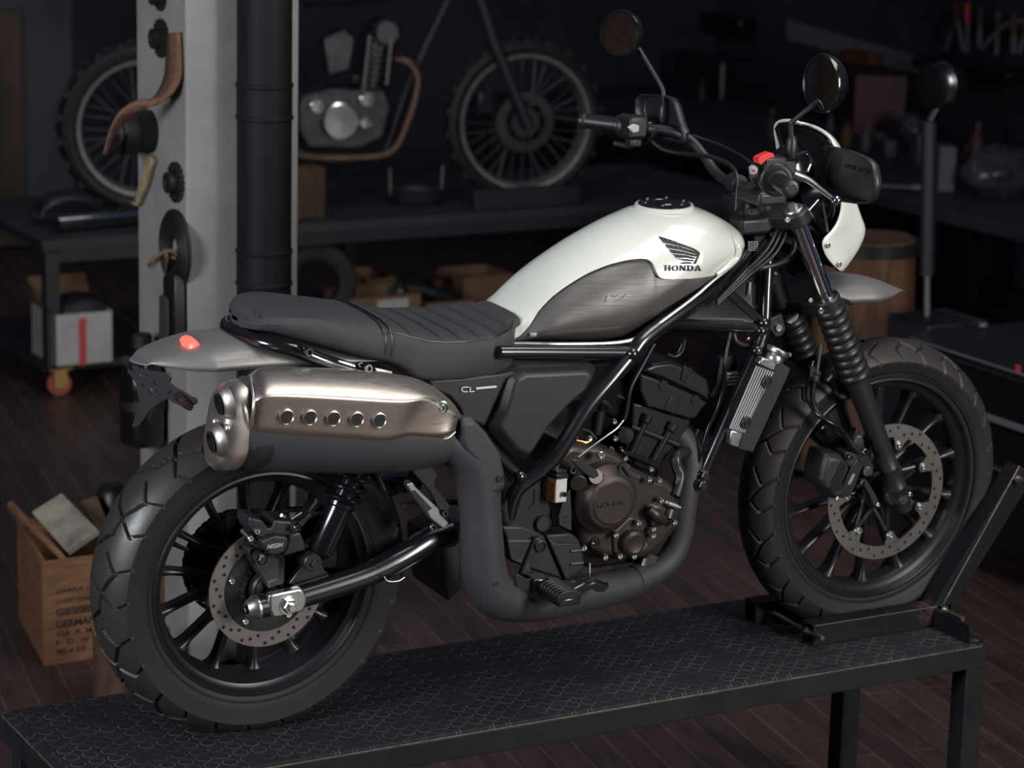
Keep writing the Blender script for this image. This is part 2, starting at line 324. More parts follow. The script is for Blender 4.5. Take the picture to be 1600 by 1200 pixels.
mb = MB(); tw = [onp(277, 398, .02), onp(268, 392, .035), onp(257, 394, .05), onp(246, 400, .07), onp(236, 408, .085), onp(233, 415, .085), onp(239, 415, .075), onp(250, 404, .055), onp(261, 399, .035), onp(268, 401, .03), onp(275, 404, .02)]
mb.tube(tw, .0048, 8, 5); mb.tube([onp(258, 390, .045), onp(261, 404, .045), onp(259, 425, .02), onp(258, 434, .012)], .004, 8, 4); mb.sphere(onp(258, 396, .045), .011, 10, 8); tag(mb.build('twine_loop', M['twine']), 'brown twine knotted through the ringed disc', 'twine')
def ribbon(pairs, n=5):
    A = spline([p[0] for p in pairs], n); B = spline([p[1] for p in pairs], n); return [[a, a.lerp(b, .5)+V((-.004, -.002, 0)), b] for a, b in zip(A, B)]
prs = [(262, 53, 281, 50, .012), (260, 90, 283, 95, .012), (257, 120, 282, 121, .016), (247, 143, 270, 145, .04), (237, 154, 248, 163, .07), (219, 156, 233, 168, .10), (200, 164, 211, 179, .13), (184, 180, 191, 194, .155), (172, 205, 177, 212, .17), (162, 241, 166, 243, .18)]
mb = MB(); mb.grid(ribbon([(onp(a, b, o), onp(c_, d, o*.8)) for a, b, c_, d, o in prs])); tag(mb.build('leather_strap', M['strap'], solid=.005, ang=60), 'curled strip of old brown leather nailed to the pillar', 'strap')
P = [onp(a, b, .018) for a, b in [(228, 245), (233, 244), (237, 248), (237, 257), (233, 268), (231, 279), (227, 292), (222, 304), (218, 314), (213, 323), (206, 320), (203, 315), (210, 316), (213, 308), (213, 301), (216, 296), (217, 289), (220, 282), (221, 275), (224, 267), (222, 256)]]
mb = MB(); mb.prism(P, (.016, .004, 0)); JB = tag(mb.build('jawbone', M['bone'], bevel=.003, seg=3, ang=30), 'small yellowed animal jawbone hung on the pillar edge', 'bone')
for k in range(6):
    t_ = MB(); q = lerp0 = (221-k*1.6, 283+k*5.4); t_.tube([onp(q[0], q[1], .014), onp(q[0]-2.2, q[1]+.8, .014)], [.0035, .002], 8); t_.build('tooth', M['bone'], JB)
P = [onp(a, b, .035) for a, b in [(254, 432), (262, 427), (271, 429), (273, 440), (274, 532), (252, 534), (247, 526), (248, 466), (254, 458)]]
mb = MB(); mb.prism(P, (.03, 0, 0)); SHE = tag(mb.build('tool_sheath', M['hose'], bevel=.004, ang=30), 'black leather tool sheath hanging below the ringed disc', 'sheath')
P = [onp(a, b, .045) for a, b in [(248, 462), (254, 460), (261, 468), (262, 520), (260, 531), (248, 530)]]; mb = MB(); mb.prism(P, (.008, 0, 0)); mb.build('flap', M['leather'], SHE, bevel=.003)
# canister standing left of the pillar
cq = W(222, 590, 0, PX-.062); zc = W(222, 522, 0, PX-.062).z; H = .30
cbz = (cq.x, cq.y, zc-H); mb = MB(); mb.lathe([(.0001, 0), (.050, 0), (.060, .012), (.0605, H-.15), (.057, H-.115), (.044, H-.08), (.030, H-.06), (.028, H-.035)], cbz, (0, 0, 1), 40); CN = tag(mb.build('canister', M['gloss'], ang=40), 'black canister with a round cap hung low on the pillar', 'canister')
mb = MB(); mb.lathe([(.024, H-.04), (.027, H-.036), (.027, H-.004), (.024, H), (.0001, H)], cbz, (0, 0, 1), 32); mb.build('cap', M['iron'], CN, ang=30)
mb = MB(); mb.lathe([(.061, .10), (.063, .10), (.063, .125), (.061, .125)], cbz, (0, 0, 1), 36); mb.build('strap', M['hose'], CN, ang=30)
# ---------------------------------------------------------------- printed crate, boards in it, log
A = V((.203, 1.852, FLOOR)); Bk = V((.272, 2.28, FLOOR)); xr = W(264, 900, 1, 1.852).x; ht = .292
ux = V((1, -.0, 0)); uy = (Bk-A).normalized(); wx = xr-A.x; wy = .42; th = .012
def cpt(u, v, z): return A+ux*(u*wx)+uy*(v*wy)+V((0, 0, z))
CR = empty('wooden_crate', A); tag(CR, 'wooden crate printed with a German army address behind the rear wheel', 'crate')
def cpart(name, a, b, off, z0=0, z1=ht, m='cratewood', parent=CR):
    mb = MB(); P = [a+V((0, 0, z0))-A, b+V((0, 0, z0))-A, b+V((0, 0, z1))-A, a+V((0, 0, z1))-A]; mb.prism(P, off); return mb.build(name, M[m], parent, bevel=.002)
FRP = cpart('front_panel', cpt(0, 0, 0), cpt(1, 0, 0), uy*th); cpart('back_panel', cpt(0, 1, 0), cpt(1, 1, 0), -uy*th)
cpart('side_panel', cpt(0, .03, 0), cpt(0, .97, 0), ux*th); cpart('side_panel', cpt(1, .03, 0), cpt(1, .97, 0), -ux*th)
mb = MB(); mb.prism([cpt(.02, .02, .004)-A, cpt(.98, .02, .004)-A, cpt(.98, .98, .004)-A, cpt(.02, .98, .004)-A], (0, 0, .012)); mb.build('bottom', M['cratewood'], CR)
def ctext(s, px, py, h, w):
    q = W(px, py, 1, 1.851); e = W(px+w, py, 1, 1.851); t = text(s, 'lettering', 1, M['crateprint'], facing(V(((q.x+e.x)/2, 1.8515, q.z-.000))-A, V((1, 0, 0))), FRP, fitw=(e.x-q.x), fith=h/615., depth=.0006, bold=.03 if h > 10 else .02)
    return t
for s, py, h, w in (('USAREUR CLASS', 925, 7, 76), ('QUARTERMASTER', 941, 7.5, 82), ('GIESSEN', 957.5, 13, 62), ('GERMANY', 976, 13, 74), ('VIA  R. M.', 991.5, 9, 60), ('P   O   W', 1005.5, 9, 52), ('40 x 10', 1018.5, 8, 46)): ctext(s, 87.5, py, h, w)
ti = 0
def leaning(name, px4, y4, m, label, cat, th=.012):
    P = [W(a, b, 1, y) for (a, b), y in zip(px4, y4)]; n = (P[1]-P[0]).cross(P[2]-P[0]).normalized(); mb = MB(); mb.prism(P, n*th); return tag(mb.build(name, M[m], bevel=.0015), label, cat)
leaning('pale_board', [(109, 868), (158, 834), (101, 776), (54, 806)], [1.91, 1.89, 2.10, 2.12], 'board', 'pale stained board lying in the printed crate', 'board', .018)
leaning('wood_offcut', [(106, 874), (96, 862), (18, 781), (20, 792)], [1.90, 1.92, 2.24, 2.22], 'cratewood', 'long brown wood offcut leaning in the printed crate', 'offcut', .016)
leaning('brown_card', [(158, 836), (176, 838), (150, 776), (122, 786)], [2.02, 2.02, 2.12, 2.12], 'cardboard', 'torn brown card standing behind the pale board', 'card', .006)
mb = MB(); q = W(176, 786, 1, 2.16); mb.lathe([(.0001, .06), (.03, .055), (.045, .03), (.048, -.02), (.040, -.10), (.035, -.28)], q, (0, .1, 1), 24, cap=True); tag(mb.build('black_bottle', M['hose'], ang=50), 'black rubber bottle standing in the crate against the tyre', 'bottle')
sc_ = V((W(190, 1040, 1, 1.55).x, 1.47, FLOOR)); zt = W(185, 985, 1, 1.5).z; mb = MB(); rings = []
rr = [.098*(1+.05*math.sin(3*a+1)+.03*math.sin(7*a)) for a in np.linspace(0, 2*math.pi, 61)[:-1]]
for z in np.linspace(FLOOR, zt, 9): rings.append([(sc_.x+rr[k]*math.cos(k*math.pi/30), sc_.y+rr[k]*math.sin(k*math.pi/30), z) for k in range(60)])
mb.loft(rings, cap=True); LOG = tag(mb.build('log_stump', M['bark'], ang=50), 'short log with rough bark standing in front of the printed crate', 'log')
mb = MB(); mb.add([(sc_.x+rr[k]*.95*math.cos(k*math.pi/30), sc_.y+rr[k]*.95*math.sin(k*math.pi/30), zt+.001) for k in range(60)], [tuple(range(60))]); mb.build('cut_face', M['logend'], LOG, solid=.002)
# ---------------------------------------------------------------- lift bench
BZ = .016; bx0, bx1, by0, by1 = -.43, 1.660, -.255, .238
BEN = empty('lift_bench', ((bx0+bx1)/2, 0, FLOOR)); tag(BEN, 'low black steel bench with studded rubber top under the white motorcycle', 'bench'); o0 = V(BEN.location)
def bpart(name, c, s, m='steelblack', bev=.002): mb = MB(); mb.box(V(c)-o0, s); return mb.build(name, M[m], BEN, bevel=bev)
bpart('rubber_mat', ((bx0+bx1)/2, (by0+by1)/2, BZ-.004), (bx1-bx0-.008, by1-by0-.008, .008), 'mat', .001)
for y, nm in ((by0+.012, 0), (by1-.012, 0)): bpart('side_rail', ((bx0+bx1)/2, y, BZ-.032), (bx1-bx0, .024, .048))
for x in (bx0+.012, bx1-.012): bpart('end_rail', (x, (by0+by1)/2, BZ-.032), (.024, by1-by0-.048, .048))
bpart('deck', ((bx0+bx1)/2, (by0+by1)/2, BZ-.014), (bx1-bx0-.05, by1-by0-.05, .010))
mb = MB(); mb.box(V(((bx0+bx1)/2, by0+.003, BZ-.0075))-o0, (bx1-bx0-.02, .0022, .0022)); mb.box(V((bx0+.003, (by0+by1)/2, BZ-.0065))-o0, (.0022, by1-by0-.02, .0022)); mb.build('bare_edge', M['wornedge'], BEN)
lx = W(1522, 1100, 1, by0).x; rx = W(1320, 1100, 1, by1-.025).x
for x, y in ((lx, by0+.027), (rx, by1-.027), (bx0+.05, by0+.027), (bx0+.05, by1-.027)): bpart('leg', (x, y, (FLOOR+BZ-.056)/2), (.05, .05, BZ-.056-FLOOR))
mb = MB(); mb.sphere(V((bx1-.02, by0+.02, BZ+.004))-o0, .016, 10, 6, (1.2, 1, .5)); mb.build('weld_bead', M['rusty'], BEN)
# wheel chock
CH = empty('wheel_chock', (1.45, 0, BZ)); tag(CH, 'black steel wheel chock of square tube gripping the front tyre', 'wheel chock'); o1 = V(CH.location)
def sq(a, b, w, h, yout, m, name, open_=True):
    """square tube from a to b in the xz plane"""
    a, b = V(a), V(b); t = (b-a).normalized(); n = V((-t.z, 0, t.x)); y = V((0, 1, 0)); mb = MB(); tk = .0035
    R0 = lambda p, k: [p+n*(sx*(h/2-k))+y*(sy*(w/2-k)) for sx, sy in ((-1, -1), (1, -1), (1, 1), (-1, 1))]
    O0, O1, I0, I1 = R0(a, 0), R0(b, 0), R0(a, tk), R0(b, tk); vs = O0+O1+I0+I1; fs = []
    for k in range(4):
        q = (k+1) % 4; fs += [(k, q, 4+q, 4+k), (8+k, 12+k, 12+q, 8+q), (k, 8+k, 8+q, q), (4+k, 4+q, 12+q, 12+k)]
    mb.add([v-o1 for v in vs], fs); return mb.build(name, M[m], CH, bevel=.0012, ang=30)
zc = BZ+.0245
for y, nm in ((-.094, 'n'), (.090, 'f')):
    xs_ = (1.29 if y < 0 else 1.262)
    RL = sq((xs_, y, zc), (1.665, y, zc), .046, .048, y, 'rusty', 'rail')
    sq((1.637, y, BZ+.035), (1.855, y, .352), .046, .052, y, 'rusty', 'upright')
mb = MB(); mb.box(V((1.46, -.1165, BZ+.0475))-o1, (.33, .0015, .0016)); mb.build('bare_edge', M['wornedge'], CH)
mb = MB(); mb.tube([V((1.642, -.1172, BZ+.052))-o1, V((1.832, -.1172, .367))-o1], .0010, 6); mb.build('bare_edge', M['wornedge'], CH)
def rod(x, z, y0, y1, y2):
    mb = MB(); n = int(abs(y1-y0)/.0022); mb.lathe([(.0001, 0)]+[(.0062 if k % 2 else .0054, (y1-y0)*k/n) for k in range(n+1)]+[(.0001, (y1-y0))], V((x, y0, z))-o1, (0, 1, 0), 14); o = mb.build('threaded_rod', M['thread'], CH, ang=60)
    m_ = MB(); m_.lathe([(.0001, -.004), (.0115, -.004), (.0115, .006), (.0001, .006)], V((x, y2, z))-o1, (0, 1, 0), 6); m_.build('nut', M['bolt'], o)
q = W(1240, 986, 1, -.07); rod(q.x+.028, BZ+.026, -.140, .13, -.090)
q = W(1470, 951, 1, -.11); rod(q.x, q.z, -.19, .12, -.122)
q = W(1585, 746, 1, -.11); rod(q.x, q.z, -.16, .12, -.122)
q = V((1.637, -.16, BZ)); mb = MB(); mb.box(q+V((0, 0, .0025))-o1, (.04, .17, .005)); mb.box(q+V((-.018, 0, .022))-o1, (.005, .17, .04)); mb.build('angle_bracket', M['rusty'], CH, bevel=.001)
# ================================================================ background: long table with an old motorcycle
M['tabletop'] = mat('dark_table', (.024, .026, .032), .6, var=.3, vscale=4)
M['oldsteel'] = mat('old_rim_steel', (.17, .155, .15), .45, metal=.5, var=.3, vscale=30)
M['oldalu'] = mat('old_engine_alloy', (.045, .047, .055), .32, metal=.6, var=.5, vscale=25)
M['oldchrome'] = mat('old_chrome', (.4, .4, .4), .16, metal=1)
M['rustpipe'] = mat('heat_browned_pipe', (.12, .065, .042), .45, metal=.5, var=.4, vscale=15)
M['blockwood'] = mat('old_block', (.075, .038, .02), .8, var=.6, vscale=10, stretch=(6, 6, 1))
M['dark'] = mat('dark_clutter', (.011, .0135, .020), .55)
TZ = .104; ty0, ty1, tx0, tx1 = 4.75, 5.75, 1.19, 4.4
TB = empty('work_table', (2.8, 5.25, FLOOR)); tag(TB, 'long black work table on casters carrying the old motorcycle', 'table'); o2 = V(TB.location)
def tpart(name, c, s, m='tabletop', bev=.003): mb = MB(); mb.box(V(c)-o2, s); return mb.build(name, M[m], TB, bevel=bev)
tpart('table_top', ((tx0+tx1)/2, (ty0+ty1)/2, TZ-.02), (tx1-tx0, ty1-ty0, .04)); tpart('apron', ((tx0+tx1)/2, ty0+.03, TZ-.065), (tx1-tx0-.02, .03, .05), 'dark')
SZ = W(150, 562, 1, 4.80).z
tpart('lower_shelf', ((tx0+tx1)/2, (ty0+ty1)/2, SZ-.015), (tx1-tx0-.02, ty1-ty0-.1, .03), 'tabletop')
for x, y in ((tx0+.04, ty0+.03), (tx0+.04, ty1-.04), (tx1-.04, ty0+.03), (tx1-.04, ty1-.04), (2.9, ty1-.04)):
    tpart('leg', (x, y, (TZ+SZ-.06)/2), (.055, .055, TZ-SZ-.03), 'dark')
    mb = MB(); q = V((x+.03, y+.01, FLOOR+.045))-o2; mb.lathe([(.0001, -.015), (.045, -.015), (.045, .015), (.0001, .015)], q, (.2, 1, 0), 24); cw = mb.build('caster_wheel', M['casterwheel'], TB)
    mb = MB(); mb.box(q+V((.0, -.022, .022)), (.05, .006, .07)); mb.box(q+V((.0, .022, .022)), (.05, .006, .07)); mb.box(q+V((0, 0, .06)), (.09, .06, .008)); mb.build('caster_fork', M['caster'], TB)
a, b = W(86, 338, 1, 4.90), W(219, 340, 1, 4.95); rr_ = .034; a.z = b.z = TZ+rr_+.001
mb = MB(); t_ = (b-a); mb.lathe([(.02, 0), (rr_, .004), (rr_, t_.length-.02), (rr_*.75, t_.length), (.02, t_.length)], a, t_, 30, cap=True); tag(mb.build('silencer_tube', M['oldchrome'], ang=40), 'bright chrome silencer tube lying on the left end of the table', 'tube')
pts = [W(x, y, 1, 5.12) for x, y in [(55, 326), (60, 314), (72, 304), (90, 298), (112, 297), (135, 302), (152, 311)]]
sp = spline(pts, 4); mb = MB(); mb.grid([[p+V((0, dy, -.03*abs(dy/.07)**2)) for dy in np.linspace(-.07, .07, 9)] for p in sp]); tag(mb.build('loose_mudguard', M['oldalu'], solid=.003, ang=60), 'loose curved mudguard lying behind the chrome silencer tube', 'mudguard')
# carton under the table
a, b = W(86, 575, 2, SZ), W(197, 578, 2, SZ); zt = W(150, 488, 1, a.y).z
CT = empty('carton', (a.x, a.y, SZ)); tag(CT, 'open white carton with a red tape stripe on the lower table shelf', 'box'); d_ = .26
mb = MB(); w_ = b.x-a.x; h_ = zt-SZ
for P, off in (([(0, 0, 0), (w_, 0, 0), (w_, 0, h_), (0, 0, h_)], (0, .006, 0)), ([(0, d_, 0), (w_, d_, 0), (w_, d_, h_), (0, d_, h_)], (0, .006, 0)), ([(0, 0, 0), (0, d_, 0), (0, d_, h_), (0, 0, h_)], (.006, 0, 0)), ([(w_, 0, 0), (w_, d_, 0), (w_, d_, h_), (w_, 0, h_)], (-.006, 0, 0)), ([(0, 0, 0), (w_, 0, 0), (w_, d_, 0), (0, d_, 0)], (0, 0, .006))): mb.prism(P, off)
mb.build('carton_body', M['whitecarton'], CT)
mb = MB(); mb.box((w_*.47, -.001, h_*.46), (.030, .0012, h_*.9)); mb.build('tape_stripe', M['tapered'], CT)
for P in ([(0, d_, h_), (w_, d_, h_), (w_, d_+.06, h_+.09), (0, d_+.06, h_+.09)], [(0, 0, h_), (0, d_, h_), (-.05, d_-.02, h_+.08), (-.04, .03, h_+.05)], [(w_, 0, h_), (w_, d_, h_), (w_+.10, d_-.02, h_-.06), (w_+.11, .02, h_-.08)]):
    mb = MB(); mb.prism(P, (0, -.004, .002)); mb.build('flap', M['cardboard'], CT)
mb = MB(); mb.sphere((a.x+w_*.62, a.y+.14, zt-.02), .12, 20, 12, (1.1, .9, .62)); tag(mb.build('black_cloth', M['dark']), 'black cloth bundle stuffed in the white carton', 'cloth')
a, b = W(32, 522, 2, FLOOR+.14), W(62, 475, 1, 4.8)
# under the right half of the table: tyre, boxes, parts
c = W(492, 452, 1, 5.1); c.z = SZ+.175; c.x = W(492, 455, 1, 5.1).x; mb = MB(); mb.lathe([(.10, -.04), (.15, -.05), (.170, -.038), (.175, 0), (.170, .038), (.15, .05), (.10, .04), (.10, -.04)], c, (.35, 1, 0), 48); tag(mb.build('tyre_carcass', M['rubber'], ang=50), 'black spare tyre standing under the table by the pillar', 'tyre')
def carton(px0, px1, pyb, pyt, y, label, m='cardboard', d_=.25, white=False):
    a = W(px0, pyb, 1, y); b = W(px1, pyb, 1, y); zt = W(px0, pyt, 1, y).z; z0 = SZ
    mb = MB(); tk = .006; x0, x1, y0, y1 = a.x, b.x, y, y+d_
    for c_, s_ in ((((x0+x1)/2, y0, (z0+zt)/2), (x1-x0, tk, zt-z0)), (((x0+x1)/2, y1, (z0+zt)/2), (x1-x0, tk, zt-z0)), ((x0, (y0+y1)/2, (z0+zt)/2), (tk, d_, zt-z0)), ((x1, (y0+y1)/2, (z0+zt)/2), (tk, d_, zt-z0)), (((x0+x1)/2, (y0+y1)/2, z0+.004), (x1-x0, d_, tk))): mb.box(c_, s_)
    o = mb.build('cardboard_box', M[m]); tag(o, label, 'box', 'cardboard boxes under the table')
    if white:
        mb = MB(); mb.box(((x0+x1)/2+.03, y0-.004, zt-.035), ((x1-x0)*.45, .001, .04)); mb.build('paper_label', M['whitecarton'], o)
    return o
carton(548, 656, 520, 467, 4.95, 'open cardboard box with a white paper label under the table', white=True)
carton(572, 618, 470, 436, 5.28, 'tall brown cardboard box behind the one with a white label')
carton(666, 740, 520, 474, 4.96, 'open cardboard box of loose parts under the table')
carton(724, 800, 500, 434, 5.26, 'large brown cardboard box under the table nearest the tank')
mb = MB(); q = W(690, 462, 1, 5.06); mb.tube([q+V((-.16, .02, .05)), q, q+V((.14, 0, -.05))], [.028, .034, .02], 14, 3); tag(mb.build('spare_part', M['oldalu']), 'grey cast metal part lying in the box of loose parts', 'part')
mb = MB(); q = W(640, 455, 1, 5.14); mb.sphere(q, .07, 14, 8, (1.2, .7, .8)); tag(mb.build('plastic_bag', M['bag']), 'crumpled clear plastic bag among the boxes under the table', 'bag')
mb = MB(); q = W(683, 407, 1, 5.3); mb.lathe([(.0001, -.06), (.04, -.06), (.04, .04), (.02, .06), (.0001, .06)], V((q.x, q.y, SZ+.06)), (0, 0, 1), 20); mb.build('x', M['dimred']); o = bpy.data.objects['x']; o.name = 'red_can'; tag(o, 'small dark red can at the back of the lower table shelf', 'can')
# wood blocks, tray, beam on the table top
def blockpx(px0, px1, pyb, pyt, y, m, name, label, d_=.10, cat='block'):
    a, b = W(px0, pyb, 1, y), W(px1, pyb, 1, y); zt = W(px0, pyt, 1, y).z
    mb = MB(); mb.box(((a.x+b.x)/2, y+d_/2, (TZ+zt)/2+.0005), (b.x-a.x, d_, zt-TZ-.001)); return tag(mb.build(name, M[m], bevel=.004), label, cat)
WB = blockpx(462, 508, 345, 264, 4.86, 'blockwood', 'wood_block', 'brown wood block under the old motorcycle engine')
c = W(665, 322, 2, TZ); mb = MB(); mb.lathe([(.0001, .0), (.10, .0), (.118, .03), (.122, .052), (.114, .052), (.105, .03), (.0001, .012)], (c.x, c.y+.09, TZ+.001), (0, 0, 1), 40); TR = tag(mb.build('drain_pan', M['dark'], ang=40), 'round black pan with two upright pins on the table edge', 'pan')
for sx in (-1, 1): mb = MB(); mb.tube([V((c.x+sx*.118, c.y+.09, TZ+.04)), V((c.x+sx*.122, c.y+.09, TZ+.15))], .006, 8); mb.build('pin', M['oldsteel'], TR)
blockpx(742, 905, 322, 300, 4.79, 'dark', 'black_beam', 'black steel beam on the table below the old front wheel', .06, 'beam')
# ---------------------------------------------------------------- the old motorcycle
ra, fa = V((1.786, 5.26, TZ+.338)), V((3.34, 4.955, TZ+.338)); hd = (fa-ra).normalized(); nn2 = V((hd.y, -hd.x, 0)).normalized()
B2 = empty('old_motorcycle', (ra.x, ra.y, TZ)); tag(B2, 'half dismantled old motorcycle with wire wheels on the long table', 'motorcycle'); o3 = V(B2.location)
def Q(px, py, off=0):
    D = ray(px, py); t = ((ra+nn2*off)-CAM).dot(nn2)/D.dot(nn2); return CAM+D*t-o3
def p2(name, mb, m, ang=40, bev=0, par=None): return mb.build(name, M[m], par or B2, ang=ang, bevel=bev)
for k, (c, rt, rr2) in enumerate(((ra, .338, .262), (fa, .336, .272))):
    c = c-o3; ax = nn2
    mb = MB(); prof = [(rr2+.006, -.030)]
    for q_ in ((rr2+.02, -.050), (rt-.03, -.056), (rt-.010, -.045), (rt, -.02), (rt, .02), (rt-.010, .045), (rt-.03, .056), (rr2+.02, .050), (rr2+.006, .030)): prof.append(q_)
    mb.lathe(prof, c, ax, 72)
    for j in range(44):
        a = j*2*math.pi/44; ta, tb = frame_of(ax); p = c+ta*(rt*math.cos(a))+tb*(rt*math.sin(a)); mb.box(p+ax*(.022 if j % 2 else -.022), (.030, .036, .014), Matrix((ta*math.sin(a)*-1+tb*math.cos(a), ax, ta*math.cos(a)+tb*math.sin(a))).transposed())
    p2('tyre', mb, 'rubber', 30)
    mb = MB(); mb.lathe([(rr2+.010, -.040), (rr2+.013, -.054), (rr2+.010, -.058), (rr2-.004, -.056), (rr2-.010, -.046), (rr2-.018, -.012), (rr2-.018, .012), (rr2-.010, .046), (rr2-.004, .056), (rr2+.010, .058), (rr2+.013, .054), (rr2+.010, .040)], c, ax, 72); RM = p2('wheel_rim', mb, 'oldsteel')
    mb = MB(); ta, tb = frame_of(ax)
    for j in range(32):
        a = j*2*math.pi/32; a2 = a+(.55 if j % 4 < 2 else -.55); s_ = (.03 if j % 2 else -.03)
        mb.tube([c+ta*(.045*math.cos(a2))+tb*(.045*math.sin(a2))+ax*s_, c+ta*((rr2-.016)*math.cos(a))+tb*((rr2-.016)*math.sin(a))], .0015, 5)
    p2('spokes', mb, 'oldsteel', par=RM)
    mb = MB(); mb.lathe([(.0001, -.05), (.03, -.05), (.05, -.04), (.052, -.03), (.035, -.02), (.035, .03), (.06, .035), (.06, .05), (.0001, .05)], c, ax, 30); p2('hub', mb, 'oldalu', par=RM)
    if k:
        mb = MB(); mb.lathe([(.085, -.045), (.125, -.045), (.125, -.041), (.085, -.041), (.085, -.045)], c, -ax, 40); p2('brake_disc', mb, 'oldalu', par=RM)
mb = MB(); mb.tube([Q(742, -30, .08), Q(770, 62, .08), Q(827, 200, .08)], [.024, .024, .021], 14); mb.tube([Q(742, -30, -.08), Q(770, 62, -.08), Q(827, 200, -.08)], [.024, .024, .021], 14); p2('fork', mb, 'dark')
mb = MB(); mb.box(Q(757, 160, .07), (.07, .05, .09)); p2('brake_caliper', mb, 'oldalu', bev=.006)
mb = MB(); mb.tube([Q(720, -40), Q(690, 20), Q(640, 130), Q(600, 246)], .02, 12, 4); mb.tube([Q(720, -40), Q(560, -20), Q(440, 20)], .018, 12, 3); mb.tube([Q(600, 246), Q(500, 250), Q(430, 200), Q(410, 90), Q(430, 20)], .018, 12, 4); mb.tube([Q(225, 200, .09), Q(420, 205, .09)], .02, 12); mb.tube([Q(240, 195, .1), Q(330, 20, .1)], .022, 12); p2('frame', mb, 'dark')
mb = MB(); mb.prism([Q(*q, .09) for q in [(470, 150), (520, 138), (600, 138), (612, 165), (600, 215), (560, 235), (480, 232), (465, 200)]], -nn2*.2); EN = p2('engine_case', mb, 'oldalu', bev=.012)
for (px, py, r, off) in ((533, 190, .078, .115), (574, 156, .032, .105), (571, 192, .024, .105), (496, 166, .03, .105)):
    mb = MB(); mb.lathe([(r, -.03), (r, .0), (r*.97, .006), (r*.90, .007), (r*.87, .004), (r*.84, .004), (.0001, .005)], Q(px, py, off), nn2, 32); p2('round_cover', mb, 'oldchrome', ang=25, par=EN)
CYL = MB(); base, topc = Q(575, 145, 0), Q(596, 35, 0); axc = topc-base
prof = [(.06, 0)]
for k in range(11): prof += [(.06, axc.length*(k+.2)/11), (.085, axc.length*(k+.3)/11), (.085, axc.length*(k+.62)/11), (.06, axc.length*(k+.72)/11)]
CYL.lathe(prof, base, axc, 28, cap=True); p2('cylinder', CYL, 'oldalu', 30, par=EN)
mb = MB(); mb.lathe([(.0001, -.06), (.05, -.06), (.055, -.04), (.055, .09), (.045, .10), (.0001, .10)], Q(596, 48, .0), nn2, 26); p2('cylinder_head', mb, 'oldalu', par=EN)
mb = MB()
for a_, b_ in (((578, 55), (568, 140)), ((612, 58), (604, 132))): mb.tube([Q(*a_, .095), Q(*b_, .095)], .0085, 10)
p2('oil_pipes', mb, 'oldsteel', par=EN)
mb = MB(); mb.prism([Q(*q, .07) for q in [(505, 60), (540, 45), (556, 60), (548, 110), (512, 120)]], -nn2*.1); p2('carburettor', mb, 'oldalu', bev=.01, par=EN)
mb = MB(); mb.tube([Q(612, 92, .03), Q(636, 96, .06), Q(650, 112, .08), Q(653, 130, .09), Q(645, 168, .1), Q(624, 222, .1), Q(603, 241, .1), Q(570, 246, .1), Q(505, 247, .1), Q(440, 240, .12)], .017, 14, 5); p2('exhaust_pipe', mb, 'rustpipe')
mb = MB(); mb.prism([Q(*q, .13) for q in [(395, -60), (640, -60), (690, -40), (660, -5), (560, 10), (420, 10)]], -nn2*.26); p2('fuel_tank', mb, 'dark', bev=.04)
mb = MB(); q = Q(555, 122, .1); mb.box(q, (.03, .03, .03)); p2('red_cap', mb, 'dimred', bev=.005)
# ================================================================ right hand side: trunk, tool cabinet, lamp stand, bench along the wall
mb = MB(); c = V((W(1391, 560, 1, 2.45).x, 2.60, FLOOR)); zt = W(1392, 382, 1, 2.45).z; rings = []
rr = [.165*(1+.05*math.sin(3*a+.5)+.03*math.sin(5*a)) for a in np.linspace(0, 2*math.pi, 57)[:-1]]
for z in np.linspace(FLOOR, zt, 9):
    g = 1.18-.22*(z-FLOOR)/(zt-FLOOR); rings.append([(c.x+g*r_*math.cos(k*2*math.pi/56), c.y+g*r_*math.sin(k*2*math.pi/56), z) for k, r_ in enumerate(rr)])
mb.loft(rings, cap=True); TK = tag(mb.build('anvil_trunk', M['trunk'], ang=50), 'thick upright tree trunk standing behind the front wheel', 'trunk')
mb = MB(); mb.lathe([(.157, -.05), (.172, -.05), (.172, -.005), (.157, -.005)], (c.x, c.y, zt), (0, 0, 1), 48); mb.build('iron_band', M['iron'], TK)
mb = MB(); q = W(1400, 413, 1, 2.44); mb.lathe([(.0001, -.012), (.016, -.010), (.02, 0), (.02, .02)], q, (0, 1, 0), 16); mb.build('knot', M['trunk'], TK)
# tool cabinet, its drawer fronts face -x
CX = 3.05; ca = W(1420, 524, 0, CX); cz = ca.z; cy1 = ca.y+.02; cy0 = cy1-1.05
CB = empty('tool_cabinet', (CX+.28, (cy0+cy1)/2, FLOOR)); tag(CB, 'low black tool cabinet with grey drawer handles behind the front tyre', 'cabinet'); o4 = V(CB.location)
def cbp(name, c_, s_, m='gloss', bev=.004, par=None): mb = MB(); mb.box(V(c_)-o4, s_); return mb.build(name, M[m], par or CB, bevel=bev)
zb = W(1597, 880, 0, CX).z
cbp('cabinet_body', (CX+.29, (cy0+cy1)/2, (zb+cz-.03)/2), (.56, cy1-cy0-.02, cz-.03-zb), 'gloss')
cbp('cabinet_top', (CX+.28, (cy0+cy1)/2, cz-.015), (.60, cy1-cy0+.04, .03), 'satin')
d1, d2 = W(1560, 575, 0, CX).z, W(1560, 655, 0, CX).z
zz = [cz-.04, d1-.02+.0, d2-.02, d2-.16, zb+.02]
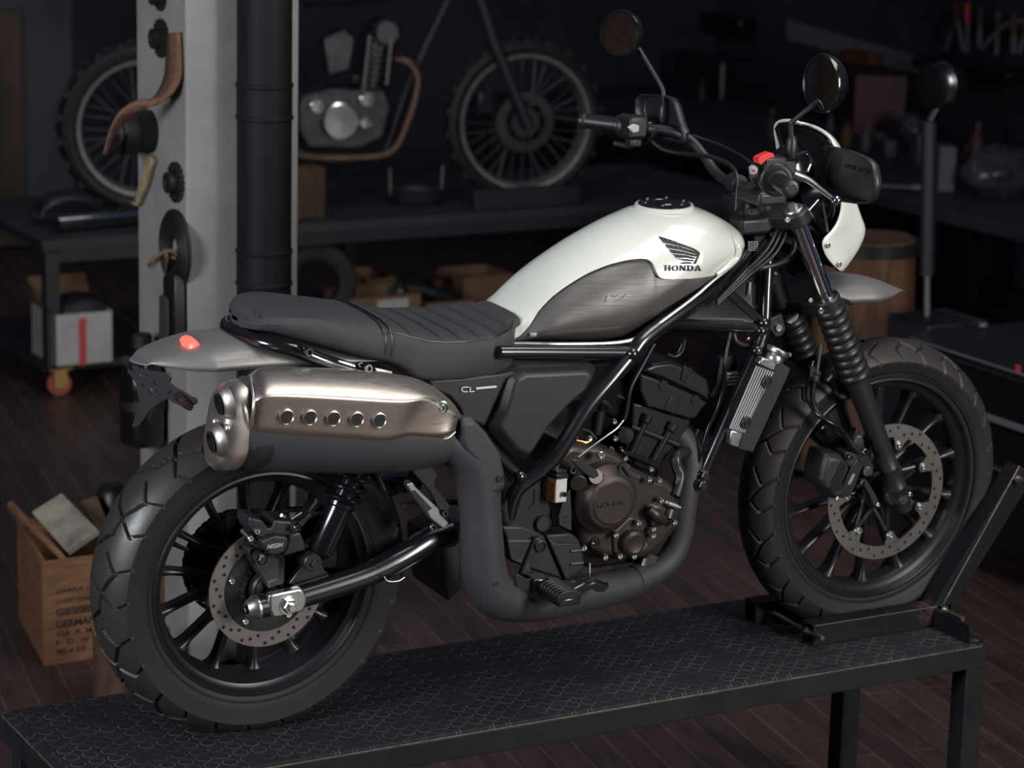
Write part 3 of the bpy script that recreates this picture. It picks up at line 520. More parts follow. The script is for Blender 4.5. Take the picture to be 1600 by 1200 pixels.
for k in range(4):
    z1, z0 = zz[k], zz[k+1]; dr = cbp('drawer', (CX-.002, (cy0+cy1)/2, (z0+z1)/2), (.018, cy1-cy0-.06, z1-z0-.008), 'gloss')
    if k < 3:
        zh = (d1, d2, d2-.145)[k]; mb = MB(); mb.prism([V((CX-.012, cy0+.04, zh-.008))-o4, V((CX-.012, cy1-.05, zh-.008))-o4, V((CX-.012, cy1-.05, zh+.012))-o4, V((CX-.012, cy0+.04, zh+.012))-o4], (-.008, 0, 0)); mb.build('handle', M['shelfgrey' if k < 2 else 'satin'], dr, bevel=.002)
q = W(1591, 577, 0, CX-.012); cbp('badge', (CX-.013, q.y, q.z), (.003, .022, .026), 'tapered', 0)
for x, y in ((CX+.06, cy0+.08), (CX+.06, cy1-.08), (CX+.5, cy0+.08), (CX+.5, cy1-.08)):
    mb = MB(); mb.lathe([(.0001, -.015), (.05, -.015), (.05, .015), (.0001, .015)], V((x, y, FLOOR+.05))-o4, (.2, 1, 0), 24); mb.box(V((x, y, FLOOR+.085))-o4, (.05, .05, .05)); mb.build('caster', M['hose'], CB)
mb = MB(); q = W(1536, 514, 2, cz); mb.sphere(q+V((0, 0, .012)), .014, 12, 8, (1.3, 1, .8)); mb.tube([q+V((0, .0, .016)), q+V((.02, .05, .012))], .006, 8); tag(mb.build('key_fob', M['oldsteel']), 'small bright fitting lying on the tool cabinet top', 'fitting')
# lamp stand with a foot plate on the cabinet
q = W(1448, 498, 2, cz)
mb = MB(); mb.box((q.x+.06, q.y+.02, (FLOOR+cz-.002)/2), (.24, .22, cz-.002-FLOOR)); tag(mb.build('storage_box', M['dark'], bevel=.004), 'narrow black box behind the tool cabinet carrying the lamp stand', 'box')
LS = empty('lamp_stand', (q.x, q.y, cz)); tag(LS, 'round chrome work lamp on a black pole with a square foot plate', 'lamp'); o5 = V(LS.location)
Y_ = q.y
mb = MB(); mb.box((0, 0, .005), (.15, .15, .010)); mb.build('foot_plate', M['rusty'], LS, bevel=.001)
zl = lambda px, py: W(px, py, 1, Y_)-o5
p1, p2_, p3 = zl(1449, 425), zl(1452, 190), zl(1470, 132)
mb = MB(); mb.tube([V((0, 0, .01)), V((p1.x, 0, p1.z))], .011, 14); mb.build('pole', M['oldsteel'], LS)
mb = MB(); mb.tube([V((p1.x, 0, p1.z-.01)), V((p2_.x, 0, p2_.z))], .024, 16); mb.build('sleeve', M['dark'], LS)
mb = MB(); mb.tube([V((p2_.x, 0, p2_.z)), V((p3.x, 0, p3.z-.06))], .010, 10); mb.build('bracket', M['oldchrome'], LS)
mb = MB(); mb.lathe([(.066, -.03), (.074, -.028), (.076, -.015), (.074, -.002), (.070, .01), (.066, .05), (.045, .085), (.0001, .10)], V((p3.x, 0, p3.z)), (.92, .38, 0), 36); HD = mb.build('lamp_shell', M['gloss'], LS, ang=40)
mb = MB(); mb.lathe([(.0001, -.036), (.03, -.036), (.058, -.032), (.067, -.028)], V((p3.x, 0, p3.z)), (.92, .38, 0), 36); mb.build('lamp_glass', M['gloss'], HD, ang=60)
# workbench along the right wall
WZ = .20; WX0, WX1, WY0, WY1 = 4.55, 5.75, 2.2, 7.6
WBN = empty('workbench', (5.1, 4.9, FLOOR)); tag(WBN, 'dark cluttered workbench running along the far right wall', 'workbench'); o6 = V(WBN.location)
def wbp(name, c_, s_, m='dark'): mb = MB(); mb.box(V(c_)-o6, s_); return mb.build(name, M[m], WBN, bevel=.003)
wbp('bench_top', ((WX0+WX1)/2, (WY0+WY1)/2, WZ-.025), (WX1-WX0, WY1-WY0, .05), 'tabletop'); wbp('back_board', (WX1+.02, (WY0+WY1)/2, WZ+.10), (.04, WY1-WY0, .2))
for x in (WX0+.06, WX1-.06):
    for y in (WY0+.06, (WY0+WY1)/2, WY1-.06): wbp('leg', (x, y, (FLOOR+WZ-.05)/2), (.08, .08, WZ-.05-FLOOR))
def onb(px, py, z=None): return W(px, py, 2, WZ if z is None else z)
def bottle(px, pyb, pyt, wpx, m, capm, name, label, cat='bottle', neck=True):
    b = onb(px, pyb); D = (b-CAM).length; s = D/FPX; h = (pyb-pyt)*s*1.02; r = wpx/2*s; mb = MB()
    if neck: mb.lathe([(.0001, 0), (r, 0), (r, h*.58), (r*.5, h*.76), (r*.38, h*.80), (r*.38, h*.86), (.0001, h*.86)], b, (0, 0, 1), 24)
    else: mb.lathe([(.0001, 0), (r, 0), (r, h*.92), (r*.9, h*.95), (.0001, h*.95)], b, (0, 0, 1), 24)
    o = tag(mb.build(name, M[m], ang=40), label, cat); mb = MB(); rr_ = r*(.46 if neck else .8); mb.lathe([(rr_, h*.84), (rr_, h), (.0001, h)], b, (0, 0, 1), 18); mb.build('cap', M[capm], o); return o
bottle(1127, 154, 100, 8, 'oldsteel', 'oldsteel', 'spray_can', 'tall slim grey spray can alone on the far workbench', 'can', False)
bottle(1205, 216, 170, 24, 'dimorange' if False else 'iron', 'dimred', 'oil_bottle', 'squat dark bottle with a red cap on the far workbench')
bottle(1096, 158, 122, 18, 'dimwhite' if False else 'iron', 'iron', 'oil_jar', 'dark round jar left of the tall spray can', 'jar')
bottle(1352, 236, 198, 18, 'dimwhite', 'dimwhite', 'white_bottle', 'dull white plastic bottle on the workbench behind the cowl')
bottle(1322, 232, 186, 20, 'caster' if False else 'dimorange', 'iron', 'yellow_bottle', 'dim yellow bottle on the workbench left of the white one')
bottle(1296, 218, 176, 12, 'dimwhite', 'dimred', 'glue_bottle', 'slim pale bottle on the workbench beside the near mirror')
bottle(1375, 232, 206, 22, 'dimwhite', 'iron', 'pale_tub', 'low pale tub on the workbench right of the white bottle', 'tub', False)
def boxpx(px0, px1, pyb, pyt, m, name, label, cat='box', d_=.12, z=None):
    b = onb((px0+px1)/2, pyb, z); s = (b-CAM).length/FPX; w = (px1-px0)*s; h = (pyb-pyt)*s*1.03; mb = MB(); mb.box(b+V((0, d_/2, h/2)), (w, d_, h), Matrix.Rotation(R(-25), 3, 'Z')); return tag(mb.build(name, M[m], bevel=.004), label, cat)
o = boxpx(1392, 411, 1, 1, 'dimwhite', 'x', 'x') if False else None
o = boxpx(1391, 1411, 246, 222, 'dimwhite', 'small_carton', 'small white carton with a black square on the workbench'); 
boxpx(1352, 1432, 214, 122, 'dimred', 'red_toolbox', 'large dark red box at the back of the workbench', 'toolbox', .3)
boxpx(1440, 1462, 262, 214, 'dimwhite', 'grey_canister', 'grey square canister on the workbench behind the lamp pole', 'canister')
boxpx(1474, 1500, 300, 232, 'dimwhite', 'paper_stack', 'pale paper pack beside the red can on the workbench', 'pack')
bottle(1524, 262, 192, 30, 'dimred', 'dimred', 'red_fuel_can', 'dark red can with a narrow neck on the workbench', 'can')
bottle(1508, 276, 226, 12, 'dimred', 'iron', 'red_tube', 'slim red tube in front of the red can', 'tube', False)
mb = MB(); q = onb(1562, 306); mb.sphere(q+V((0, 0, .10)), .15, 24, 16, (1.2, .8, .72)); o = mb.build('bag_heap', M['bag']); tag(o, 'heap of crumpled clear plastic bags at the right frame edge', 'bags')
dm = o.modifiers.new('crumple', 'DISPLACE'); tx = bpy.data.textures.new('crumple', 'CLOUDS'); tx.noise_scale = .05; dm.texture = tx; dm.strength = .07
mb = MB(); q = onb(1424, 232); mb.sphere(q+V((0, 0, .08)), .07, 18, 12, (.9, .8, 1.3)); o = mb.build('plastic_bag', M['bag']); tag(o, 'hanging clear plastic bag between the red box and the lamp', 'bag')
dm = o.modifiers.new('crumple', 'DISPLACE'); dm.texture = tx; dm.strength = .05
mb = MB(); q = onb(1398, 300); mb.tube([q+V((-.12, .1, .02)), q+V((.05, -.05, .02))], .012, 10); mb.tube([q+V((.05, -.05, .02)), q+V((.1, -.09, .022))], .02, 10); tag(mb.build('ratchet', M['oldchrome']), 'chrome ratchet lying on the workbench front edge', 'tool')
# boards, boxes and racks on the right wall
RX = 6.19
P = [W(1236, 30, 0, RX), W(1470, 97, 0, RX), W(1470, 124, 0, RX), W(1236, 62, 0, RX)]; zm = (P[0].z+P[2].z)/2
mb = MB(); ya, yb_ = P[0].y, P[1].y; mb.prism([V((RX, ya, P[0].z)), V((RX, yb_, P[1].z)), V((RX, yb_, P[2].z)), V((RX, ya, P[3].z))], (-.03, 0, 0)); tag(mb.build('wall_board', M['shelfgrey'], bevel=.003), 'long pale grey board fixed along the right wall', 'board')
def wallbox(px0, px1, py0, py1, m, name, label, cat, d_=.08, off=.035):
    a, b = W(px0, py0, 0, RX-off), W(px1, py1, 0, RX-off); mb = MB(); mb.box((RX-off-d_/2, (a.y+b.y)/2, (a.z+b.z)/2), (d_, abs(a.y-b.y), abs(a.z-b.z))); return tag(mb.build(name, M[m], bevel=.003), label, cat)
wallbox(1334, 1378, 76, 102, 'dimorange', 'orange_plate', 'orange reflector plate fixed to the grey wall board', 'plate')
wallbox(1300, 1322, 80, 96, 'dimorange', 'orange_tag', 'small orange tag left of the larger orange plate', 'plate')
wallbox(1489, 1640, 86, 128, 'gloss', 'wall_cabinet', 'black wall box below the hanging tools at the upper right', 'cabinet', .25, .0)
wallbox(1060, 1180, 8, 60, 'gloss', 'wall_panel', 'dark panel high on the right wall above the spray can', 'panel', .1, .0)
RK = empty('tool_rail', tuple(W(1540, 40, 0, RX))); tag(RK, 'dark red tool rail at the top right corner of the wall', 'rail'); o7 = V(RK.location)
mb = MB(); a, b = W(1462, 24, 0, RX-.04), W(1640, 52, 0, RX-.04); mb.box((a+b)/2-o7, (.06, abs(a.y-b.y), .03)); mb.build('rail_bar', M['dimred'], RK, bevel=.003)
tl = [((1492, 34), (1478, 76), .012, 'oldsteel', 'pale steel rod leaning left on the tool rail'), ((1497, 34), (1506, 80), .010, 'shelfgrey', 'thin dark rod crossing behind the pale one on the rail'), ((1512, 38), (1512, 82), .011, 'shelfgrey', 'upright grey screwdriver third from the left on the rail'), ((1531, 42), (1530, 72), .012, 'shelfgrey', 'short grey chisel in the middle of the tool rail'), ((1559, 50), (1557, 85), .011, 'shelfgrey', 'grey rod right of the curved hose on the tool rail'), ((1584, 55), (1584, 84), .014, 'shelfgrey', 'thick grey shaft on the tool rail under the red band'), ((1600, 58), (1593, 84), .012, 'shelfgrey', 'grey rod at the right frame edge on the tool rail')]
for k, (p, q, r, m, lb) in enumerate(tl):
    P_, Q_ = W(*p, 0, RX-.09-.035*(k % 2)), W(*q, 0, RX-.09-.035*(k % 2)); mb = MB(); mb.tube([P_, Q_], r, 10); o = tag(mb.build('hanging_tool', M[m]), lb, 'tool', 'tools on the wall rail'); d_ = (P_-Q_)
    mb = MB(); mb.tube([P_, P_+d_.normalized()*.10], r*1.4, 10); mb.build('tool_grip', M['dimred' if k % 2 else 'tapered' if k in (2,) else 'dimorange'], o)
mb = MB(); mb.tube([W(1533, 77, 0, RX-.13), W(1550, 58, 0, RX-.13), W(1570, 40, 0, RX-.13), W(1590, 33, 0, RX-.13), W(1612, 36, 0, RX-.13)], .012, 10, 5); tag(mb.build('curved_hose', M['shelfgrey']), 'grey curved hose hanging over the tool rail', 'hose')
# ================================================================ the motorcycle
BIKE = empty('motorcycle', (0, 0, 0), (LEAN, 0, 0))
tag(BIKE, 'white and black scrambler motorcycle strapped into a wheel chock on the black lift bench', 'motorcycle')
AX_R = V((0, -.012, .321)); AX_F = V((1.4914, 0, .338))
def bolt(mb, c, axis, r, h, socket=True, hexa=False):
    c = V(c); ax = V(axis).normalized(); sg = 6 if hexa else 16
    if hexa: mb.lathe([(r*1.25, 0), (r*1.25, h*.18)], c, ax, 16, cap=True)
    if socket and not hexa: mb.lathe([(r, 0), (r, h*.75), (r*.85, h), (r*.5, h), (r*.42, h*.4), (.0001, h*.4)], c, ax, sg)
    else: mb.lathe([(r, 0), (r, h*.85), (r*.85, h), (.0001, h)], c, ax, sg)
def tyre(c, R0, hw, rb, yb, ys, rs, N, pat, depth, mats):
    """R0 crown radius, (ys, rs) shoulder, (yb, rb) bead; grooves cut as real geometry"""
    na = 1400
    nc = 104
    prof = []                                                      # right bead -> right shoulder -> crown -> left
    side = [(yb*.98, rb-.004), (yb*1.02, rb+.004), (yb+(ys-yb)*.45, rb+(rs-rb)*.22), (yb+(ys-yb)*.78, rb+(rs-rb)*.5), (ys*.985, rb+(rs-rb)*.8), (ys, rs-.006), (ys+.0005, rs-.001)]
    h = R0-rs; rho = (ys*ys+h*h)/(2*h); amax = math.asin(min(1, ys/rho)) if h < ys else math.pi-math.asin(ys/rho)
    crown = [(-rho*math.sin(a), R0-rho+rho*math.cos(a)) for a in np.linspace(amax, -amax, nc)]
    prof = [(-y, r) for y, r in side] + crown + [(y, r) for y, r in side[::-1]]
    ns = len(side); P = np.array(prof)
    T = np.zeros(len(P)); T[ns:ns+nc] = np.linspace(-1, 1, nc); T[:ns] = -1.001; T[ns+nc:] = 1.001
    arc = rho*amax; pl = 2*math.pi*R0/N
    ang = np.arange(na)*2*math.pi/na; S = (ang*N/(2*math.pi))
    segs = []
    for line in pat:
        for (s0, t0), (s1, t1) in zip(line[:-1], line[1:]): segs += [(s0, t0, s1, t1), (s0+.5, -t0, s1+.5, -t1)]
    dmin = np.full((na, nc), 9.)
    tt = np.linspace(-1, 1, nc)[None, :]*arc; sf = (S % 1)[:, None]
    for s0, t0, s1, t1 in segs:
        for k in (-2, -1, 0, 1, 2):
            ax, ay, bx, by = (s0+k)*pl, t0*arc, (s1+k)*pl, t1*arc
            px, py = sf*pl-ax, tt-ay; dx, dy = bx-ax, by-ay
            u = np.clip((px*dx+py*dy)/(dx*dx+dy*dy), 0, 1); dmin = np.minimum(dmin, np.hypot(px-u*dx, py-u*dy))
    g = np.clip((.0040-dmin)/.0013, 0, 1); cut = depth*g*g*(3-2*g)
    Y = np.repeat(P[None, :, 0], na, 0); Rr = np.repeat(P[None, :, 1], na, 0).copy()
    Rr[:, ns:ns+nc] -= cut
    X = c[0]+Rr*np.cos(ang)[:, None]; Z = c[2]+Rr*np.sin(ang)[:, None]; Y = c[1]+Y
    wz = Y*math.sin(LEAN)+Z*math.cos(LEAN); Z = Z+np.maximum(0, .0185-wz)/math.cos(LEAN)      # flattened where it stands on the deck
    n = len(P); mb = MB(); mb.v = np.stack([X, Y, Z], -1).reshape(-1, 3).tolist()
    i, j = np.meshgrid(np.arange(na), np.arange(n-1), indexing='ij'); i2 = (i+1) % na
    mb.f = np.stack([i*n+j, i2*n+j, i2*n+j+1, i*n+j+1], -1).reshape(-1, 4).tolist()
    mid = ((j >= ns-1) & (j < ns+nc)).reshape(-1); mb.fm = [1 if q else 0 for q in mid]
    mb.mi = 0                                                       # raised rings on the sidewall
    for sd in (-1, 1):
        for f_ in (.16, .21):
            rr = rb+(rs-rb)*f_; yy = sd*(yb+(ys-yb)*(.45*f_/.22 if f_ < .22 else .47)+.0012)
            mb.lathe([(rr-.0012, yy-sd*.003), (rr-.0006, yy), (rr+.0006, yy), (rr+.0012, yy-sd*.003)], c, (0, 1, 0), 120)
    return mb.build('tyre', mats, BIKE, ang=28, fix=False)
pat_rear = [[(0, -1.05), (.12, -.66), (.42, -.36), (.66, -.30), (.80, .02)], [(.42, -.36), (.30, .02)], [(.12, -.66), (-.10, -.33)], [(.48, -1.05), (.60, -.74), (.44, -.40)]]
pat_front = [[(0, -1.05), (.20, -.60), (.46, -.30), (.60, .02)], [(.20, -.60), (-.06, -.28)], [(.50, -1.05), (.64, -.62), (.48, -.34)]]
tyre(AX_R, .3235, .076, .2295, .066, .076, .284, 13, pat_rear, .0090, [M['rubber'], M['tread']])
tyre(AX_F, .3335, .056, .2555, .042, .056, .2935, 15, pat_front, .0075, [M['rubber'], M['fronttread']])
def rim(c, rf, w, rin, a0, hub_r, hub_w, dy, name='wheel_rim'):
    mb = MB()
    half = [(rf, -w+.002), (rf-.003, -w-.002), (rf-.0075, -w-.003), (rf-.0105, -w+.001), (rf-.0125, -w+.007), (rf-.017, -w+.011), (rf-.023, -w+.014), (rin+.004, -w*.5), (rin, -w*.3)]
    prof = half + [(r, -y) for r, y in half[::-1]]
    mb.lathe(prof, c, (0, 1, 0), 144)
    mb.lathe([(rf-.004, -w+.004), (rf-.018, -w*.5), (rf-.018, w*.5), (rf-.004, w-.004)], c, (0, 1, 0), 96)
    mb.lathe([(.012, -hub_w), (hub_r*.8, -hub_w), (hub_r, -hub_w+.008), (hub_r*.92, -hub_w*.4), (hub_r*.92, hub_w*.4), (hub_r, hub_w-.008), (hub_r*.8, hub_w), (.012, hub_w)], c, (0, 1, 0), 40)
    o = mb.build(name, M['rimblack'], BIKE, ang=30)
    for k in range(14):
        a = a0 + k*2*math.pi/14; s = MB(); rings = []
        for r, wd, tk, yy in ((hub_r*.85, .027, .036, dy*.4), (hub_r*1.5, .018, .030, dy*.7), (rin*.62, .0125, .026, dy), (rin*.86, .0130, .026, dy), (rin*.95, .017, .029, dy), (rin+.004, .034, .038, dy)):
            # slight V pairing: feet of a pair share their hub end
            da = (.10 if k % 2 == 0 else -.10)*max(0, 1-(r-hub_r*.85)/(rin*.45))
            cx, cz = math.cos(a+da), math.sin(a+da); tx, tz = -cz, cx
            ring = []
            for sx, sy in ((-.5, -.5), (-.18, -.5-.16), (.18, -.5-.16), (.5, -.5), (.5, .5), (-.5, .5)):
                ring.append((c[0]+cx*r+tx*wd*sx, c[1]+yy+tk*sy, c[2]+cz*r+tz*wd*sx))
            rings.append(ring)
        s.loft(rings, cap=True); s.build('spoke', M['rimblack'], o, bevel=.0018, ang=30)
    return o
RIM_R = rim(AX_R, .2305, .066, .196, R(-86), .058, .055, .012)
RIM_F = rim(AX_F, .2560, .042, .222, R(90), .045, .050, .004)
v = MB(); a = R(-3); b_ = AX_F+V((math.cos(a)*.222, -.012, math.sin(a)*.222)); v.tube([b_, b_+V((-.012, -.02, 0)), b_+V((-.03, -.028, 0))], [.006, .0045, .004], 10)
v.build('valve_stem', M['hose'], RIM_F)
v = MB(); a = R(152); b_ = AX_R+V((math.cos(a)*.196, -.01, math.sin(a)*.196)); v.tube([b_, b_+V((.012, -.02, -.005)), b_+V((.028, -.03, -.012))], [.006, .0045, .004], 10)
v.build('valve_stem', M['hose'], RIM_R)
def disc(c, y, ro, ri, th, rows, nh, phase, tabs=0, tphase=0, rb=.107):
    mb = MB(); mb.mi = 0
    mb.lathe([(ri, -th/2), (ro, -th/2), (ro, th/2), (ri, th/2), (ri, -th/2)], (c[0], y, c[2]), (0, 1, 0), 144)
    mb.mi = 1
    for k in range(nh):
        for q, (rr, off) in enumerate(rows):
            a = phase+(k+off)*2*math.pi/nh; mb.lathe([(.0001, 0), (.0036, 0), (.0036, -.0003)], (c[0]+rr*math.cos(a), y-th/2-.0002, c[2]+rr*math.sin(a)), (0, 1, 0), 14)
    mb.mi = 0
    for k in range(tabs):                                           # ears that reach in to the bolts
        a = tphase+k*2*math.pi/tabs
        pts = []
        for rr, da in ((ri+.004, -.23), (ri-.002, -.15), (rb+.004, -.105), (rb-.008, -.07), (rb-.010, 0), (rb-.008, .07), (rb+.004, .105), (ri-.002, .15), (ri+.004, .23)):
            pts.append((c[0]+rr*math.cos(a+da), y-th/2, c[2]+rr*math.sin(a+da)))
        mb.prism(pts, (0, th, 0))
    return mb.build('brake_disc', [M['disc'], M['hole']], BIKE, ang=30)
DISC_R = disc(AX_R, -.0935, .120, .0895, .0045, [(.113, 0), (.106, .33), (.0975, .66)], 14, .2)
DISC_F = disc(AX_F, -.0657, .155, .1255, .0045, [(.1475, 0), (.1400, .33), (.1325, .66)], 14, .1, tabs=7, tphase=R(-26), rb=.107)
# black carrier of the rear disc with its bolts, and the hub seals
mb = MB(); mb.lathe([(.03, .006), (.045, -.001), (.09, -.001), (.0915, .003), (.09, .006), (.03, .006)], (0, -.0925, .321), (0, 1, 0), 64)
mb.lathe([(.02, -.018), (.034, -.018), (.038, -.014), (.038, 0)], (0, -.0935, .321), (0, 1, 0), 40)
mb.lathe([(.02, -.024), (.028, -.024), (.030, -.018)], (0, -.0935, .321), (0, 1, 0), 40)
for k in range(24):
    a = k*math.pi/12; mb.box((.052*math.cos(a), -.0955, .321+.052*math.sin(a)), (.004, .003, .009), Matrix.Rotation(-a+math.pi/2, 3, 'Y'))
o = mb.build('disc_carrier', M['rimblack'], DISC_R, ang=30)
for k in range(5):
    a = R(163)+k*2*math.pi/5
    m_ = MB(); bolt(m_, (.077*math.cos(a), -.0935, .321+.077*math.sin(a)), (0, -1, 0), .0062, .005); m_.build('bolt', M['bolt'], DISC_R)
# spider of the front disc
mb = MB()
for k in range(7):
    a = R(-26)+k*2*math.pi/7; e = V((1.4914+.107*math.cos(a), -.052, .338+.107*math.sin(a)))
    mb.lathe([(.0001, -.012), (.0115, -.012), (.0115, .014), (.0001, .014)], e, (0, 1, 0), 18)
    for da in (-.42, .42):
        f0 = V((1.4914+.045*math.cos(a+da), -.036, .338+.045*math.sin(a+da))); mb.tube([f0, (f0+e)/2+V((0, -.004, 0)), e], [.0075, .0055, .006], 8)
mb.build('disc_spider', M['engblack'], DISC_F, ang=35)
for k in range(7):
    a = R(-26)+k*2*math.pi/7; m_ = MB(); e = (1.4914+.107*math.cos(a), -.066, .338+.107*math.sin(a))
    m_.lathe([(.0115, .003), (.0115, -.001), (.010, -.0035), (.0075, -.0035)], e, (0, 1, 0), 22); bolt(m_, V(e)+V((0, -.001, 0)), (0, -1, 0), .0072, .006)
    m_.build('bolt', M['silver'], DISC_F)
# rear sprocket, chain
mb = MB(); tooth = []
for k in range(40*4):
    a = k*2*math.pi/160; r_ = (.104, .101, .096, .101)[k % 4]; tooth.append((r_*math.cos(a), .062, .321+r_*math.sin(a)))
mb.prism(tooth, (0, .006, 0))
SPR = mb.build('rear_sprocket', M['darkbolt'], BIKE)
mb = MB()
def link(p, t):
    t = V(t).normalized(); n = V((0, 1, 0)).cross(t)
    for sy in (-.0065, .0065):
        for q in (-1, 1): mb.lathe([(.0045, 0), (.0045, .002), (.0001, .002)], p+t*q*.0055+V((0, sy, 0)), (0, 1 if sy > 0 else -1, 0), 8)
        mb.box(p+V((0, sy, 0)), (.016, .0016, .0065), Matrix(((t.x, 0, n.x), (t.y, 1, n.y), (t.z, 0, n.z))))
for k in range(22):
    a = R(95)+k*R(190)/21; link(V((.105*math.cos(a), .065, .321+.105*math.sin(a))), (-math.sin(a), 0, math.cos(a)))
for k in range(34):
    u = k/33; link(V((-.008+u*.55, .065, .426-.04*u)), (1, 0, -.07)); link(V((-.02+u*.56, .065, .216+.10*u)), (1, 0, .18))
mb.build('chain', M['darkbolt'], BIKE)
def PL(pts, y): return [U(p[0], p[1], p[2] if len(p) > 2 else y) for p in pts]
def plate(name, pts, y, th, m, parent=None, bevel=.002, seg=2, inner=None, ang=35):
    """solid plate: outline traced on the plane y, th metres deep (inwards); inner = (shrink, rise) adds a raised field"""
    P = PL(pts, y); mb = MB()
    if inner:
        c = sum(P, V((0, 0, 0)))/len(P); k, rise = inner
        Q = [c+(p-c)*k+V((0, -rise, 0)) for p in P]; B = [p+V((0, th, 0)) for p in P]
        mb.loft([B, P, Q], cap=True)
    else: mb.prism(P, (0, th, 0))
    return mb.build(name, m, parent or BIKE, bevel=bevel, seg=seg, ang=ang)
def ptube(name, pts, r, m, y=None, n=5, seg=14, parent=None):
    mb = MB(); mb.tube(PL(pts, y), r, seg, n); return mb.build(name, m, parent or BIKE, ang=50)
def bolts(pts, y, r, h, m=None, parent=None, hexa=False, axis=(0, -1, 0)):
    for p in pts:
        mb = MB(); bolt(mb, U(p[0], p[1], p[2] if len(p) > 2 else y), axis, r, h, hexa=hexa); mb.build('bolt', m or M['bolt'], parent or BIKE, ang=30)
def fx(P):                                                           # smooth monotone curve z(x) through measured points
    P = sorted((p.x, p.z) for p in P); xs = np.array([p[0] for p in P]); zs = np.array([p[1] for p in P])
    h = np.diff(xs); d = np.diff(zs)/h; m = np.zeros(len(xs)); m[0], m[-1] = d[0], d[-1]
    for i in range(1, len(xs)-1):
        if d[i-1]*d[i] > 0: w1, w2 = 2*h[i]+h[i-1], h[i]+2*h[i-1]; m[i] = (w1+w2)/(w1/d[i-1]+w2/d[i])
    def f(x):
        if x <= xs[0]: return float(zs[0]+m[0]*(x-xs[0])*0)
        if x >= xs[-1]: return float(zs[-1])
        i = int(np.searchsorted(xs, x)-1); t = (x-xs[i])/h[i]
        return float((2*t**3-3*t*t+1)*zs[i]+(t**3-2*t*t+t)*h[i]*m[i]+(-2*t**3+3*t*t)*zs[i+1]+(t**3-t*t)*h[i]*m[i+1])
    return f
# ---------------------------------------------------------------- fuel tank
HW = lambda x: float(np.interp(x, [.42, .52, .60, .70, .80, .92, 1.0, 1.05, 1.08, 1.10], [.075, .098, .125, .143, .152, .152, .135, .110, .082, .05]))
def solve(px, py, fy, it=12):
    y = -.1
    for _ in range(it*3): y = .5*y+.5*fy(U(px, py, y))
    return U(px, py, y)
t_top = fx([U(px, py, .03) for px, py in [(740, 500), (770, 478), (793, 458), (805, 445), (830, 420), (870, 388), (920, 355), (975, 328), (1005, 317.5), (1040, 313.5), (1075, 319), (1110, 336), (1135, 356), (1150, 374), (1154, 384)]])
t_bot = fx([solve(px, py, lambda p: -HW(p.x)*.93) for px, py in [(760, 536), (826, 536), (960, 535), (985, 531), (1003, 522), (1060, 482), (1115, 437), (1140, 418), (1157, 400)]])
XF = max(p for p in [1.083])
def tank_y(x, z, pos=True):
    zb, zt = t_bot(x), t_top(x); t = max(0, min(1, (z-zb)/max(1e-4, zt-zb))); w = HW(x)
    # the nose closes in plan
    if x > 1.02: w *= math.sqrt(max(.04, 1-((x-1.02)/(XF-1.02+.004))**2.4))
    g = .93+.07*min(1, t/.3) if t < .3 else max(0, 1-((t-.3)/.7)**2.35)**.5
    return w*g
t_seam = fx([solve(px, py, lambda p: -tank_y(p.x, p.z)) for px, py in [(805, 530), (828, 508), (845, 482), (865, 462), (890, 444), (925, 424), (960, 411), (990, 405), (1006, 404), (1016, 407.5), (1023, 416), (1027, 428), (1032, 433.5), (1040, 435.5), (1060, 436), (1090, 434.5), (1122, 429), (1140, 415), (1157, 396)]])
xs = np.concatenate([np.linspace(.43, .80, 34), np.linspace(.805, .90, 34), np.linspace(.905, XF, 36)])
def zgrid(x, z0, z1, n, topw):
    return [z0+(z1-z0)*(1-(1-k/n)**2 if topw else k/n) for k in range(n+1)]
shell = MB(); low = MB()
for sd in (-1, 1):
    rows = []
    for x in xs:
        z0 = min(t_seam(x), t_top(x)-.004); z1 = t_top(x)
        zz = zgrid(x, z0, z1, 26, True)
        rows.append([(x, sd*(tank_y(x, z0)-.012), z0+.001), (x, sd*(tank_y(x, z0)-.0005), z0+.0005)]+[(x, sd*tank_y(x, z), z) for z in zz])
    shell.grid(rows, flip=sd > 0)
    rows = []
    for x in xs:
        z0 = t_bot(x); z1 = max(z0+.002, min(t_seam(x), t_top(x)-.004)); row = []
        for k in range(15):
            u = k/14; z = z0+(z1-z0)*u; e = min(1, (z1-z0)/.05)
            dip = .006*e+.022*max(0, 1-u/.24)**1.6*min(1, (z1-z0)/.07)      # flat knee field, lower edge tucked under
            row.append((x, sd*(tank_y(x, z)-.004-dip+.0025*math.sin(math.pi*u)), z))
        rows.append([(x, sd*.06, z0-.004)]+row)
    low.grid(rows, flip=sd > 0)
n_ = [(x, sd*tank_y(XF, z), z) for sd in (1,) for x in (XF,) for z in zgrid(XF, t_bot(XF), t_top(XF), 10, True)]
shell.add(n_+[(p[0], -p[1], p[2]) for p in n_[::-1]], [tuple(range(2*len(n_)))])
TANK = shell.build('fuel_tank', M['white'], BIKE, ang=40)
o = low.build('side_panel', M['panel'], TANK, ang=40); o['label'] = 'brushed grey lower panel of the tank'
def on_tank(px, py, off=.001): return solve(px, py, lambda p: -(tank_y(p.x, p.z)+off))
mb = MB(); mb.tube([V((x, -(tank_y(x, t_bot(x))+.001), t_bot(x)-.001)) for x in np.linspace(.50, 1.03, 50)], .0042, 8); mb.build('flange_highlight', M['silver'], TANK)  # panel's bottom flange, its bright highlight put into the silver colour
mb = MB(); mb.tube([on_tank(px, py, .004) for px, py in [(1146, 372), (1152, 383), (1153.5, 394), (1149, 404), (1137, 416), (1120, 429)]], [.003, .007, .008, .0085, .0075, .004], 12, 5); mb.build('tank_lip', M['white'], TANK)
